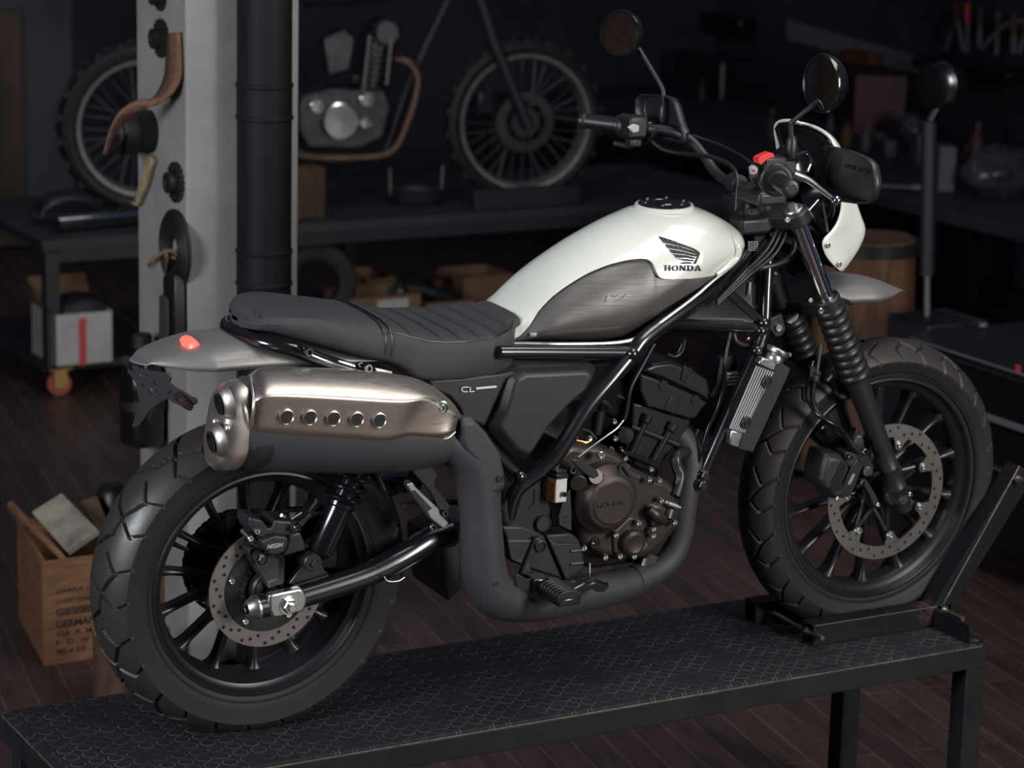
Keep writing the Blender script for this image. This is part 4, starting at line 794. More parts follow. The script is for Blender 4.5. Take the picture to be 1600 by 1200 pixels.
# filler cap
cx = U(1040, 321, -.005); sl = (t_top(cx.x+.04)-t_top(cx.x-.04))/.08; n_ = V((-sl, 0, 1)).normalized(); c0 = V((cx.x, 0, t_top(cx.x)-.004))
mb = MB(); mb.lathe([(.064, -.004), (.060, .0045), (.056, .005), (.054, .003)], c0, n_, 48); mb.build('cap_ring', M['white'], TANK)
mb = MB(); mb.lathe([(.0545, 0), (.054, .0065), (.050, .0085), (.034, .0085), (.032, .007), (.024, .007), (.022, .009), (.0001, .009)], c0, n_, 48)
CAP = mb.build('filler_cap', M['gloss'], TANK, ang=30)
for k in range(6):
    a = k*math.pi/3+.4; ta, tb = frame_of(n_); m_ = MB(); bolt(m_, c0+n_*.0085+ta*(.043*math.cos(a))+tb*(.043*math.sin(a)), n_, .0042, .0025); m_.build('bolt', M['darkbolt'], CAP)
# wing emblem and lettering, laid on the tank surface
def decal(name, polys, m, off=.0024):
    mb = MB()
    for poly in polys: mb.add([on_tank(px, py, off) for px, py in poly], [tuple(range(len(poly)))])
    return mb.build(name, m, TANK, fix=False, solid=.0006)
def lerp2(a, b, t): return (a[0]+(b[0]-a[0])*t, a[1]+(b[1]-a[1])*t)
def strip(top, bot, n=8):                                          # band between two polylines cut into quads
    def at(L, t):
        t = t*(len(L)-1); i = min(int(t), len(L)-2); return lerp2(L[i], L[i+1], t-i)
    return [[at(top, k/n), at(top, (k+1)/n), at(bot, (k+1)/n), at(bot, k/n)] for k in range(n)]
Z8 = lambda x, y: (760+x*.3, 280+y*.3)
wing = strip([Z8(895, 296), Z8(960, 316), Z8(1030, 342), Z8(1085, 362), Z8(1110, 380)], [Z8(922, 330), Z8(975, 340), Z8(1040, 356), Z8(1085, 372), Z8(1104, 386)], 10)
wing += strip([Z8(930, 338), Z8(1000, 350), Z8(1080, 374), Z8(1110, 386)], [Z8(945, 358), Z8(1005, 366), Z8(1075, 384), Z8(1102, 394)], 8)
wing += strip([Z8(950, 364), Z8(1020, 376), Z8(1100, 396)], [Z8(968, 384), Z8(1030, 390), Z8(1094, 404)], 6)
wing += strip([Z8(972, 390), Z8(1035, 396), Z8(1092, 408)], [Z8(990, 408), Z8(1040, 408), Z8(1084, 416)], 6)
wing += strip([Z8(994, 414), Z8(1045, 416), Z8(1082, 420)], [Z8(1030, 425), Z8(1050, 426), Z8(1076, 428)], 6)
wing += strip([Z8(1030, 430), Z8(1074, 432)], [Z8(1000, 441), Z8(1066, 441)], 4)
wing += strip([Z8(1108, 378), Z8(1114, 388), Z8(1092, 441)], [Z8(1100, 392), Z8(1103, 396), Z8(1078, 441)], 6)
decal('wing_emblem', wing, M['decal'])
def slab(word, x0, x1, yt, yb):                                    # slab serif capitals as pixel polygons
    n = len(word); w = (x1-x0)/n; out = []
    for i, ch in enumerate(word):
        a = x0+i*w+w*.04; b = a+w*.92; q = lambda u, v_: (a+(b-a)*u, yt+(yb-yt)*v_)
        B = lambda u0, v0, u1, v1: out.append([q(u0, v0), q(u1, v0), q(u1, v1), q(u0, v1)])
        if ch in 'HNA':
            if ch == 'H':
                for u in (.08, .68): B(u, 0, u+.24, 1)
                B(.3, .42, .7, .60)
                for u in (0, .60): B(u, 0, u+.40, .14); B(u, .86, u+.40, 1)
            if ch == 'N':
                B(.10, 0, .24, 1); B(.76, 0, .90, 1); out.append([q(.08, 0), q(.34, 0), q(.92, 1), q(.66, 1)])
                B(0, 0, .3, .14); B(0, .86, .36, 1); B(.62, 0, 1, .14)
            if ch == 'A':
                out.append([q(.40, 0), q(.60, 0), q(.95, 1), q(.68, 1)]); out.append([q(.40, 0), q(.54, 0), q(.20, 1), q(.05, 1)])
                B(.25, .58, .75, .72); B(0, .87, .34, 1); B(.60, .87, 1, 1)
        if ch in 'OD':
            for k in range(20):
                a0, a1 = k*math.pi/10, (k+1)*math.pi/10
                f = lambda a_, s: q(.5+.5*s[0]*math.cos(a_), .5+.5*s[1]*math.sin(a_))
                if ch == 'D' and math.cos((a0+a1)/2) < 0: continue
                out.append([f(a0, (.98, 1)), f(a1, (.98, 1)), f(a1, (.5, .68)), f(a0, (.5, .68))])
            if ch == 'D': B(.12, 0, .36, 1); B(.0, 0, .55, .15); B(0, .85, .55, 1)
    return out
decal('lettering', slab('HONDA', *Z8(926, 447), Z8(1121, 0)[0], Z8(0, 448)[1], Z8(0, 478)[1])if False else slab('HONDA', 1037.6, 1096.5, 414.3, 423.4), M['decal'])
def stroke(p, q, w): d = (V((q[0]-p[0], q[1]-p[1]))).normalized()*w*.5; n = (-d.y, d.x); return [(p[0]+n[0], p[1]+n[1]), (q[0]+n[0], q[1]+n[1]), (q[0]-n[0], q[1]-n[1]), (p[0]-n[0], p[1]-n[1])]
decal('scratch_mark', [stroke(Z8(638, 604), Z8(627, 640), 1), stroke(Z8(664, 602), Z8(676, 614), .8), stroke(Z8(676, 614), Z8(700, 600), .9), stroke(Z8(676, 640), Z8(700, 630), .9), stroke(Z8(700, 630), Z8(740, 600), .9)], M['logogrey'], off=-.0025)
decal('sticker', [[(828, 520), (839, 520), (838, 526), (827, 527)]], M['logogrey'], off=.0)
# ---------------------------------------------------------------- seat
SX0 = U(367, 478, 0).x
SW = lambda x: float(np.interp(x-SX0, [0, .0015, .004, .010, .021, .037, .058, .09, .14, .24, .32, .42, .49, .54, .565], [.012, .024, .036, .052, .074, .096, .114, .123, .1285, .134, .146, .150, .140, .118, .085]))
s_top = fx([U(px, py, .075) for px, py in [(352, 478), (357, 471), (367, 464), (385, 460), (440, 460), (500, 464), (550, 472), (590, 481), (620, 484.5), (660, 485.5), (700, 482), (740, 472), (765, 462), (790, 455), (806, 460), (820, 474), (829, 492)]])
s_edge = fx([solve(px, py, lambda p: -SW(p.x)) for px, py in [(352, 482), (358, 480), (420, 489), (480, 498), (540, 512), (590, 525), (612, 520), (645, 527), (677, 534), (715, 535), (760, 530), (790, 517), (805, 500), (818, 500)]])
s_bot = fx([solve(px, py, lambda p: -SW(p.x)) for px, py in [(350, 490), (370, 499), (420, 511), (480, 526), (540, 543), (590, 557), (612, 561), (640, 574), (655, 587), (675, 591), (770, 586), (795, 574), (812, 552), (824, 520), (829, 500)]])
xa, xb = SX0, .540
ribs = [U(px, py, -.08).x for px, py in [(668, 505), (700, 508), (730, 508), (760, 503), (785, 492)]] + [U(625, 505, -.09).x]
def seat_ring(x):
    w, zt, zb = SW(x), s_top(x), s_bot(x); ze = min(max(s_edge(x), zb+.004), zt-.006)
    dip = 0
    if x > .16:
        for rx in ribs:
            dip += .0045*math.exp(-((x-rx)/.0045)**2)
    bulge = .004
    h = [(-w*.82, zb-.012), (-w*.96, zb-.004), (-w*.995, zb+.004), (-w-bulge*.6, zb+(ze-zb)*.35), (-w-bulge*.4, zb+(ze-zb)*.7), (-w*.985, ze-.003), (-w*.965, ze-.0005), (-w*.955, ze-.0015), (-w*.94, ze+.001),
         (-w*.90, ze+(zt-ze)*.30), (-w*.80, ze+(zt-ze)*.60), (-w*.64, ze+(zt-ze)*.84), (-w*.42, zt-(zt-ze)*.05), (-w*.2, zt), (0, zt)]
    f = [0]*9+[.5, 1, 1, 1, 1, 1]
    L = [(x, y, z-dip*g) for (y, z), g in zip(h, f)]
    return L+[(p[0], -p[1], p[2]) for p in L[-2::-1]]
mb = MB(); mb.loft([seat_ring(x) for x in np.concatenate([xa+.06*np.linspace(0, 1, 26)**1.8, np.linspace(xa+.066, .16, 16), np.linspace(.163, xb, 150)])], cap=True)
SEAT = mb.build('seat', M['leather'], BIKE, ang=50)
def seat_edge(x, dy=.0, dz=.0): return V((x, -(SW(x)*.957+dy), s_edge(x)+dz))
mb = MB(); mb.tube([seat_edge(x, .001, -.001) for x in np.linspace(.225, .515, 60)], .0028, 8); mb.build('piping', M['hose'], SEAT)
mb = MB(); xj = U(600, 530, -.13).x
for dx in (0, .012):
    ring = seat_ring(xj+dx); mb.tube([V(p)*1.0+V((0, 0, .001)) for p in ring[2:-2]], .0022, 6, 2)
mb.build('seat_seam', M['hose'], SEAT)
# HONDA on the seat tail, embossed
text('HONDA', 'lettering', 1, M['decal'], facing(V((SX0+.0085, -.052, U(385, 490, -.05).z)), V((.46, -.88, -.10)), V((-.88, -.46, .1))), SEAT, fitw=.04, fith=.008)
# ---------------------------------------------------------------- seat rail loop, rear frame
rail = [U(px, py, -.128) for px, py in [(650, 604), (600, 592), (540, 575), (500, 562)]]
x0_ = U(363, 517, 0).x
tail = [V((x0_+dx, y, U(px, py, y).z)) for dx, y, px, py in ((.074, -.120, 452, 547), (.034, -.093, 417, 537.5), (.0105, -.052, 388, 528), (.001, -.02, 370, 520), (0, 0, 363, 516.5))]
pth = rail+tail; pth = pth+[V((p.x, -p.y, p.z)) for p in pth[-2::-1]]
mb = MB(); mb.tube(pth, .0138, 16, 5); RAIL = mb.build('grab_rail', M['gloss'], BIKE, ang=50)
bolts([(480, 549), (573, 574)], -.143, .0095, .010, M['darkbolt'], RAIL)
bolts([(468, 543), (562, 569)], -.138, .006, .006, M['gloss'], RAIL)
plate('weld_pad', [(528, 563), (556, 569), (557, 576), (530, 570)], -.139, .008, M['silver'], RAIL)
plate('weld_pad', [(586, 575), (614, 580), (613, 585), (587, 581)], -.139, .008, M['silver'], RAIL)
FR = ptube('main_frame', [(1168, 392, -.045), (1150, 418, -.06), (1120, 446, -.09), (1075, 479, -.118), (1030, 511, -.135), (1003, 533, -.145), (985, 556, -.150), (955, 592, -.158), (918, 636, -.162), (880, 695, -.162), (852, 728, -.158), (826, 748, -.152), (806, 766, -.148), (795, 800, -.14), (790, 840, -.13)], .0172, M['frame'], n=6)
FR2 = ptube('frame_tube', [(780, 550, -.15), (820, 550, -.15), (990, 551, -.148)], .0128, M['frame'], n=1)
ptube('frame_tube', [(745, 678, -.15), (812, 746, -.152)], .0120, M['frame'], n=1)
ptube('frame_tube', [(1040, 503, -.125), (1090, 508, -.11), (1192, 513, -.085)], .0115, M['frame'], n=1)
ptube('frame_tube', [(1130, 450, -.085), (1190, 503, -.083)], .0105, M['frame'], n=1)
ptube('frame_tube', [(1200, 405, -.05), (1197, 455, -.07), (1194, 510, -.085), (1184, 545, -.09), (1160, 600, -.095), (1125, 680, -.10), (1092, 755, -.10)], .0135, M['frame'], n=5)
for sy, nm in ((.1, 1),):                                           # the far side of the frame, seen through the gaps
    ptube('frame_tube', [(1130, 452, .09), (1150, 505, .09), (1120, 600, .1), (1060, 730, .1)], .0125, M['frame'], n=4)
    ptube('frame_tube', [(1020, 520, .13), (930, 640, .14), (850, 740, .14)], .015, M['frame'], n=3)
mb = MB(); mb.lathe([(.030, -.07), (.034, -.066), (.034, -.05), (.028, -.045), (.028, .045), (.034, .05), (.034, .066), (.030, .07)], (1.155, 0, .885), (-.454, 0, .891), 28, cap=True); HS = mb.build('steering_head', M['frame'], BIKE)
for q in [(1193, 505, -.098), (1189, 517, -.098), (988, 553, -.163), (812, 745, -.168), (1182, 548, -.1)]:
    mb = MB(); mb.sphere(U(*q), .013, 12, 8); mb.build('weld', M['frame'], BIKE)
# trellis infill plates
plate('frame_plate', [(1062, 497), (1122, 458), (1133, 462), (1180, 500), (1178, 506), (1066, 503)], -.088, .012, M['cover'], inner=(.70, -.006))
plate('frame_plate', [(1140, 449), (1165, 424), (1178, 440), (1181, 447), (1180, 485), (1176, 487)], -.072, .012, M['cover'], inner=(.72, -.005))
mb = MB(); mb.add([U(*q) for q in [(1171, 441, -.075), (1174, 441, -.075), (1172, 461, -.075), (1169, 461, -.075)]], [(0, 1, 2, 3)]); mb.build('plate_rib', M['logogrey'], BIKE, solid=.001)
mb = MB(); mb.box(U(1186, 384, -.064), (.026, .0015, .04)); DEC = mb.build('frame_label', M['hole'], BIKE)
for k, (a_, s_) in enumerate([(1176, 'l'), (1180, 'm'), (1184, 'l'), (1188, 's'), (1180, 'x')]):
    for j in range(4):
        mb = MB(); mb.box(U(1170+j*4.2+(k % 2), 378+k*3.2, -.066), (.004+.001*((j+k) % 2), .0005, .0022)); mb.build('print', M['logogrey'], DEC)
# ---------------------------------------------------------------- side covers
plate('side_cover', [(810, 571), (860, 569), (920, 566), (930, 570), (933, 578), (921, 602), (893, 625), (867, 652), (850, 672), (835, 695), (822, 716), (812, 721), (792, 710), (764, 676), (760, 668), (776, 638), (788, 592), (794, 580)], -.135, .07, M['cover'], bevel=.006, seg=3, inner=(.82, .020), ang=20)
plate('side_cover', [(672, 594), (720, 590), (782, 583), (806, 578), (806, 584), (791, 591), (757, 667), (722, 652), (717, 638), (700, 618), (672, 606)], -.140, .05, M['cover'], bevel=.003, inner=(.93, .004))
def marks(name, polys, y, m, parent=None, th=.0006):
    mb = MB()
    for p in polys: mb.prism([U(a, b, y) for a, b in p], (0, th, 0))
    return mb.build(name, m, parent or BIKE)
marks('lettering', [stroke((733, 605), (724.5, 605), 1.5), stroke((724, 605), (721.5, 607.5), 1.5), stroke((721.5, 607.5), (721.5, 610), 1.5), stroke((721.5, 610), (724, 612), 1.5), stroke((724, 612), (731.5, 612), 1.5), stroke((735.5, 605), (734, 612), 1.5), stroke((734, 612), (741.5, 611.5), 1.5), stroke((744, 607), (776, 604), 3.4)], -.1475, M['print'])
# ---------------------------------------------------------------- rear fender
f_sp = fx([U(px, py, .03) for px, py in [(212, 556), (217, 547), (240, 535), (280, 523), (320, 516), (348, 513), (400, 510), (480, 520), (600, 545)]])
f_ed = fx([U(px, py, -.088) for px, py in [(213, 563), (222, 572), (240, 577), (270, 580), (310, 581), (350, 578), (400, 574), (480, 569), (600, 562)]])
tip = U(211, 560, -.02)
def fw(x): return .098*min(1, max(0, (x-tip.x)/.13))**.5
rows = []
for x in np.concatenate([tip.x+.13*(np.linspace(0, 1, 22)**2), np.linspace(tip.x+.135, .32, 28)]):
    w = max(.0005, fw(x)); zs = f_sp(x); ze = min(f_ed(x), zs-.002); 
    rows.append([(x, w*math.sin(a), ze+(zs-ze)*math.cos(a)**.8) for a in np.linspace(-math.pi/2, math.pi/2, 25)])
mb = MB(); mb.grid(rows); FEN = mb.build('rear_fender', M['alu'], BIKE, solid=.003, ang=60)
pts = [(281, 531), (291, 527.5), (302, 531), (312, 539), (306, 543), (296, 546.5), (284, 541)]
def on_fen(px, py, off):
    y = -.02
    for _ in range(20):
        p = U(px, py, y); w = fw(p.x); zs, ze = f_sp(p.x), f_ed(p.x); c_ = max(0, min(1, (p.z-ze)/(zs-ze)))**1.25
        y = .6*y+.4*(-w*math.sqrt(max(0, 1-c_*c_)))
    return U(px, py, y)+V((-.25, -.3, .92))*off
P = [on_fen(a, b, .002) for a, b in pts]; c_ = sum(P, V())/len(P)
mb = MB(); mb.loft([[p-V((0, 0, .012)) for p in P], P, [c_+(p-c_)*.75+V((-.002, -.002, .007)) for p in P]]); o = mb.build('tail_lamp', M['tail'], FEN, bevel=.001); o['label'] = 'small glowing red tail lamp'
# ---------------------------------------------------------------- plate bracket below the fender (faces rearwards)
BX = tip.x+.045
def PBK(q): return [UX(a, b, BX+(b-570)*.00045) for a, b in q]
mb = MB(); mb.prism(PBK([(206, 570), (222, 577), (262, 583), (266, 590), (263, 598), (274, 606), (288, 613), (296, 619), (305, 622), (307, 629), (300, 634), (286, 636), (268, 628), (262, 622), (245, 632), (233, 643), (224, 655), (217, 665), (206, 667), (214, 640), (217, 627), (213, 603), (207, 590), (199, 582), (199, 572)]), (.004, 0, 0))
mb.mi = 1
for a, b, r in [(218, 577, .004), (217, 588, .004), (229, 585, .003), (227, 593, .003), (241, 596, .006), (233, 610, .007), (222, 600, .005), (246, 610, .003), (250, 615, .003), (245, 622, .003), (262, 612, .005), (266, 610, .004), (272, 616, .003), (276, 622, .003), (209, 580, .003)]:
    mb.lathe([(.0001, -.0006), (r, -.0006), (r, .001)], UX(a, b, BX+(b-570)*.00045), (1, 0, 0), 12)
BR = mb.build('plate_bracket', [M['bracket'], M['hole']], BIKE, bevel=.0006)
mb = MB(); mb.lathe([(.0001, -.001), (.006, -.001), (.007, .002)], UX(235, 610, BX+40*.00045-.001), (1, 0, 0), 14); mb.build('rivet', M['silver'], BR); mb = MB(); mb.lathe([(.0001, -.001), (.005, -.001), (.006, .002)], UX(217, 588, BX+18*.00045-.001), (1, 0, 0), 14); mb.build('rivet', M['silver'], BR)
p0 = UX(290, 626, BX+.022); mb = MB(); mb.tube([p0+V((-.004, .02, .004)), p0+V((-.004, -.014, -.002)), p0+V((-.004, -.032, -.004))], [.011, .0095, .007], 14); ST = mb.build('indicator_stub', M['satin'], BR)
mb = MB(); mb.tube([p0+V((-.012, -.006, .003)), p0+V((-.012, -.02, .0)), ], .005, 8); mb.build('indicator_wire', M['gold'], ST)
p0 = UX(200, 568, BX+.0); mb = MB(); mb.tube([p0+V((0, -.02, 0)), p0+V((0, .02, .004))], [.009, .007], 12); mb.build('indicator_stub', M['satin'], BR)
# ---------------------------------------------------------------- exhaust
mb = MB(); c0, c1 = U(372, 664, -.19), U(690, 668, -.19); c1.z = c0.z-.012
rings = []
for px, pb, rz, ry_ in ((372, 733, .086, .054), (380, 734.5, .090, .057), (470, 738, .090, .057), (560, 739, .084, .057), (620, 736.5, .072, .056), (660, 730, .060, .053), (690, 721, .046, .045)):
    c = U(px, pb, -.19)+V((0, 0, rz)); rings.append([c+V((0, ry_*math.cos(a), rz*(abs(math.sin(a))**.85)*(1 if math.sin(a) > 0 else -1))) for a in np.linspace(0, 2*math.pi, 41)[:-1]])
mb.loft(rings); MUF = mb.build('muffler', M['matte'], BIKE, ang=40)
# end cap: pill shaped pressing with two outlets
cc = U(372, 663, -.19); xr = UX(350, 664, cc.x-.035)
def pill(s, x, dz=0, hz=.080, hy=.050, ex=0):
    out = []
    for a in np.linspace(0, 2*math.pi, 49)[:-1]:
        cy, cz = math.cos(a), math.sin(a); flat = hz-hy
        y = hy*cy; z = hy*cz+(flat if cz > 0 else -flat if cz < 0 else 0)
        out.append(V((x - (z*s)*.10*-1*0, cc.y+y*s, cc.z+dz+z*s)))
    return out
xo = cc.x
tilt = lambda ring: [V((p.x+(p.z-cc.z)*.16, p.y, p.z)) for p in ring]
mb = MB(); mb.loft([tilt(pill(s, x)) for s, x in ((1.02, xo+.006), (1.06, xo), (1.06, xo-.020), (1.02, xo-.034), (.92, xo-.043), (.78, xo-.047), (.60, xo-.047))]); ECAP = mb.build('end_cap', M['capsteel'], MUF, ang=50); ECAP['label'] = 'bright steel end cap with two outlets'
def capx(z): return xo-.047+(z-cc.z)*.16
for px, py in ((346, 631), (334, 690)):
    q = UX(px, py, xo-.05+(0)); q = UX(px, py, capx(q.z)-.010)
    m_ = MB(); m_.lathe([(.034, .014), (.030, .004), (.025, -.001), (.021, -.003), (.019, -.001), (.018, .012)], q, (1, 0, .16), 32); m_.build('outlet_ring', M['capsteel'], ECAP, ang=50)
    m_ = MB(); m_.lathe([(.0205, -.004), (.0165, -.005), (.0160, .02), (.0001, .02)], q+V((-.002, 0, 0)), (1, 0, .16), 28); m_.build('outlet_pipe', M['hole'], ECAP)
for px, py in ((335.5, 659), (355, 669)):
    q = UX(px, py, xo-.047); q = UX(px, py, capx(q.z)); m_ = MB(); m_.sphere(q, .0085, 14, 8, (.7, 1, 1)); m_.build('bolt', M['capsteel'], ECAP)
# dark collar between cap and shield
mb = MB(); mb.loft([tilt(pill(1.02, xo+.004)), tilt(pill(1.10, xo+.02)), tilt(pill(1.12, xo+.05)), tilt(pill(1.06, xo+.06))]); mb.build('muffler_collar', M['satin'], MUF, ang=50)
# heat shield: stations of (inner top, top edge, bevel edge, lower edge, lower return)
st = [[(388, 592, -.17), (392, 588, -.20), (397, 627, -.258), (393, 668, -.246), (396, 680, -.222)],
      [(402, 575, -.16), (404, 574, -.195), (409, 622, -.266), (401, 668, -.252), (404, 684, -.226)],
      [(420, 572, -.15), (424, 573, -.190), (421, 617, -.268), (410, 668, -.252), (412, 686.5, -.226)],
      [(500, 574, -.15), (500, 576, -.190), (500, 621, -.268), (500, 675, -.252), (500, 690, -.226)],
      [(580, 578, -.15), (580, 581, -.190), (580, 626, -.268), (575, 681, -.252), (572, 692, -.226)],
      [(628, 585, -.15), (630, 588, -.190), (634, 629, -.268), (606, 684, -.252), (604, 694, -.226)],
      [(650, 590, -.15), (653, 594, -.190), (654, 625, -.262), (622, 679, -.252), (620, 688, -.226)],
      [(672, 599, -.15), (675, 604, -.190), (668, 623, -.256), (640, 674, -.250), (637, 682, -.228)],
      [(698, 618, -.16), (699, 623, -.195), (694, 640, -.250), (680, 678, -.248), (676, 685, -.230)],
      [(710, 632, -.17), (712, 636, -.205), (709, 648, -.246), (702, 675, -.254), (698, 684, -.236)],
      [(716, 644, -.18), (718, 648, -.21), (716, 656, -.238), (713, 668, -.240), (710, 674, -.232)]]
rows = []
for s_ in st:
    A = [U(*q) for q in s_]
    def mid(a, b, t, out): p = a.lerp(b, t); return p+V((0, -out, out*.3))
    rows.append([A[0]+V((0, .04, -.02)), A[0], A[1], mid(A[1], A[2], .33, .010), mid(A[1], A[2], .66, .010), mid(A[1], A[2], .9, .004), A[2], A[2].lerp(A[3], .08), A[2].lerp(A[3], .5), A[2].lerp(A[3], .93), A[3], A[3].lerp(A[4], .4)+V((0, -.004, -.002)), A[4]])
mb = MB(); mb.grid(rows); SH = mb.build('heat_shield', M['steel'], MUF, solid=.0025, sub=2, ang=60); SH['label'] = 'brushed steel heat shield'
edge_ = [U(*q[0]) for q in st][::-1]
mb = MB(); mb.tube([U(*q[4])+V((0, -.002, -.0005)) for q in st], .0028, 8, 4); mb.tube([U(*st[0][k]) + V((-.001, -.001, 0)) for k in range(1, 5)], .0028, 8, 3); mb.build('shield_lip', M['capsteel'], SH, ang=60)
for px, py in [(448, 652), (484.5, 653), (521, 654.5), (557.5, 656), (593, 657.5)]:
    q = U(px, py, -.2648); m_ = MB(); m_.lathe([(.0155, .004), (.0150, -.0012), (.0135, -.0018), (.0122, -.0005), (.0120, .006)], q, (0, 1, 0), 30); rg = m_.build('shield_hole', M['steel'], SH, ang=50)
    m_ = MB(); m_.mi = 0; m_.lathe([(.0001, .0005), (.0125, .0005)], q, (0, 1, 0), 24); m_.mi = 1
    for i in range(-3, 4):
        for j in range(-3, 4):
            a, b = (i+.5*(j % 2))*.0042, j*.0037
            if a*a+b*b < .0107**2: m_.lathe([(.0001, 0), (.0014, 0), (.0014, .0008)], q+V((a, -.0001, b)), (0, 1, 0), 8)
    m_.build('mesh_insert', [M['darkbolt'], M['hole']], rg)
q = U(690, 636, -.249); m_ = MB(); m_.lathe([(.014, .004), (.0135, -.002), (.0105, -.004), (.0095, -.001)], q, (.15, 1, .1), 24); bolt(m_, q+V((0, .0, 0)), (-.15, -1, -.1), .0078, .007); m_.build('bolt', M['silver'], SH)
pipe = [(672, 688, -.19), (705, 692, -.195), (733, 712, -.20), (746, 750, -.203), (750, 800, -.205), (753, 850, -.205), (757, 895, -.203), (772, 928, -.20), (808, 940, -.19), (860, 937, -.17), (920, 926, -.145), (968, 915, -.125)]
mb = MB(); mb.tube(PL(pipe, 0), [.036, .043, .046, .0435, .0415, .043, .045, .045, .041, .039, .037, .036], 28, 6); PIPE = mb.build('exhaust_pipe', M['matte'], BIKE, ang=60)
mb = MB(); mb.tube([U(*q) for q in [(962, 916, -.126), (985, 910, -.12), (1000, 904, -.115), (1028, 890, -.105), (1050, 868, -.10), (1062, 838, -.096), (1068, 800, -.094), (1074, 760, -.09), (1080, 725, -.08), (1070, 690, -.06), (1050, 670, -.05)]], [.036, .033, .0275, .0262, .0262, .0262, .0262, .0262, .0262, .0262, .026], 24, 6); mb.build('header_pipe', M['matte'], BIKE, ang=60)
mb = MB(); a, b = U(990, 907, -.119), U(1002, 902, -.114); mb.tube([a, b], .0315, 24); mb.build('pipe_clamp', M['matte'], PIPE)
plate('pipe_guard', [(718, 656), (727, 652), (738, 652), (760, 676), (780, 706), (787, 735), (789, 762), (778, 772), (758, 777), (752, 770), (754, 735), (746, 723), (723, 698), (717, 682)], -.238, .022, M['matte'], PIPE, bevel=.006, seg=3, inner=(.86, .008), ang=25)
bolts([(780, 748)], -.2465, .007, .003, M['darkbolt'], PIPE); bolts([(774, 911)], -.246, .006, .003, M['darkbolt'], PIPE)
# ---------------------------------------------------------------- swingarm, axle, shock
mb = MB(); arm = [(398, 950, -.145), (450, 937, -.145), (520, 916, -.145), (575, 897, -.144), (625, 872, -.140), (668, 846, -.13), (700, 830, -.115)]
mb.tube(PL(arm, 0), [.0235, .0235, .024, .0245, .0255, .027, .028], 22, 5); ARM = mb.build('swingarm', M['frame'], BIKE, ang=60)
a = U(400, 949.5, -.145); ax = (U(450, 937, -.145)-a).normalized(); mb = MB(); mb.lathe([(.0245, .004), (.0255, 0), (.0245, -.004), (.0165, -.018), (.0150, -.0195), (.012, -.0195), (.011, -.018), (.0001, -.018)], a, ax, 28); EC = mb.build('swingarm_end_cap', M['silver'], ARM, ang=30)
m_ = MB(); bolt(m_, a-ax*.019, -ax, .0075, .006, hexa=True); m_.build('bolt', M['darkbolt'], EC)
Z6 = lambda x, y: (320+x/8, 880+y/8)
pts = [Z6(*q) for q in [(795, 480), (800, 402), (830, 388), (1190, 312), (1220, 326), (1280, 430), (1272, 500), (1232, 590), (1200, 605), (862, 680), (835, 670), (796, 580)]]
AP = plate('axle_plate', pts, -.166, .016, M['silver'], ARM, bevel=.0015, inner=(.9, .003))
q = U(451, 946, -.170); m_ = MB(); m_.lathe([(.0001, -.001), (.0185, -.001), (.0185, .003)], q, (0, 1, 0), 28); m_.build('washer', M['bolt'], AP, ang=30)
m_ = MB(); m_.lathe([(.0145, 0), (.0145, -.010), (.0125, -.013), (.0085, -.013), (.0085, -.019), (.007, -.020), (.0001, -.020)], q, (0, 1, 0), 6); m_.build('axle_nut', M['bolt'], AP, ang=30)
mb = MB(); mb.cyl((0, -.16, .321), (0, .15, .321), .012, 16); mb.build('rear_axle', M['darkbolt'], BIKE)
mb = MB(); mb.tube([V((-.03, .14, .316)), V((.2, .14, .35)), V((.36, .13, .42)), V((.40, .08, .44))], .026, 16, 4); mb.build('swingarm_far_tube', M['frame'], ARM)
mb = MB(); mb.tube([U(700, 832, -.11), U(700, 832, .12)], .03, 16); mb.build('swingarm_pivot', M['frame'], ARM)
ptube('brake_hose', [(598, 893, -.150), (612, 898, -.158), (640, 884, -.158), (690, 850, -.14)], .0045, M['hose'], parent=ARM, n=6)
ptube('hose_guide', [(600, 901, -.176), (606, 908, -.178), (622, 908, -.178), (632, 902, -.176)], .0016, M['silver'], parent=ARM)
# shock absorber
top, bot = U(556, 735, -.135), U(492, 878, -.135); dv = (top-bot)
mb = MB(); f = lambda t: bot+dv*t
mb.lathe([(.010, dv.length*t) if False else (r, dv.length*t) for t, r in ((.05, .012), (.10, .022), (.12, .0245), (.14, .026), (.60, .0265), (.62, .029), (.66, .029), (.67, .024), (.92, .021), (1.0, .021))], bot, dv, 28, cap=True); SHK = mb.build('shock_absorber', M['gloss'], BIKE, ang=30)
mb = MB(); hx = []
ta, tb = frame_of(dv)
for k in range(160):
    t = .66+.34*k/159; a = k/159*2*math.pi*3.0; hx.append(f(t)+ta*(.0325*math.cos(a))+tb*(.0325*math.sin(a)))
mb.tube(hx, .0052, 8); mb.build('spring', M['gloss'], SHK)
mb = MB(); q = U(490, 880, -.16); mb.lathe([(.0001, 0), (.008, 0), (.009, .001), (.0165, .001), (.0185, .004), (.0185, .04)], q, (0, 1, 0), 28); mb.build('shock_bushing', M['satin'], SHK, ang=30); bolts([(490, 880)], -.161, .007, .003, M['darkbolt'], SHK)
plate('shock_mount', [(452, 912), (476, 880), (488, 868), (500, 872), (507, 890), (530, 905), (560, 893), (575, 890), (480, 925)], -.135, .02, M['frame'], ARM)
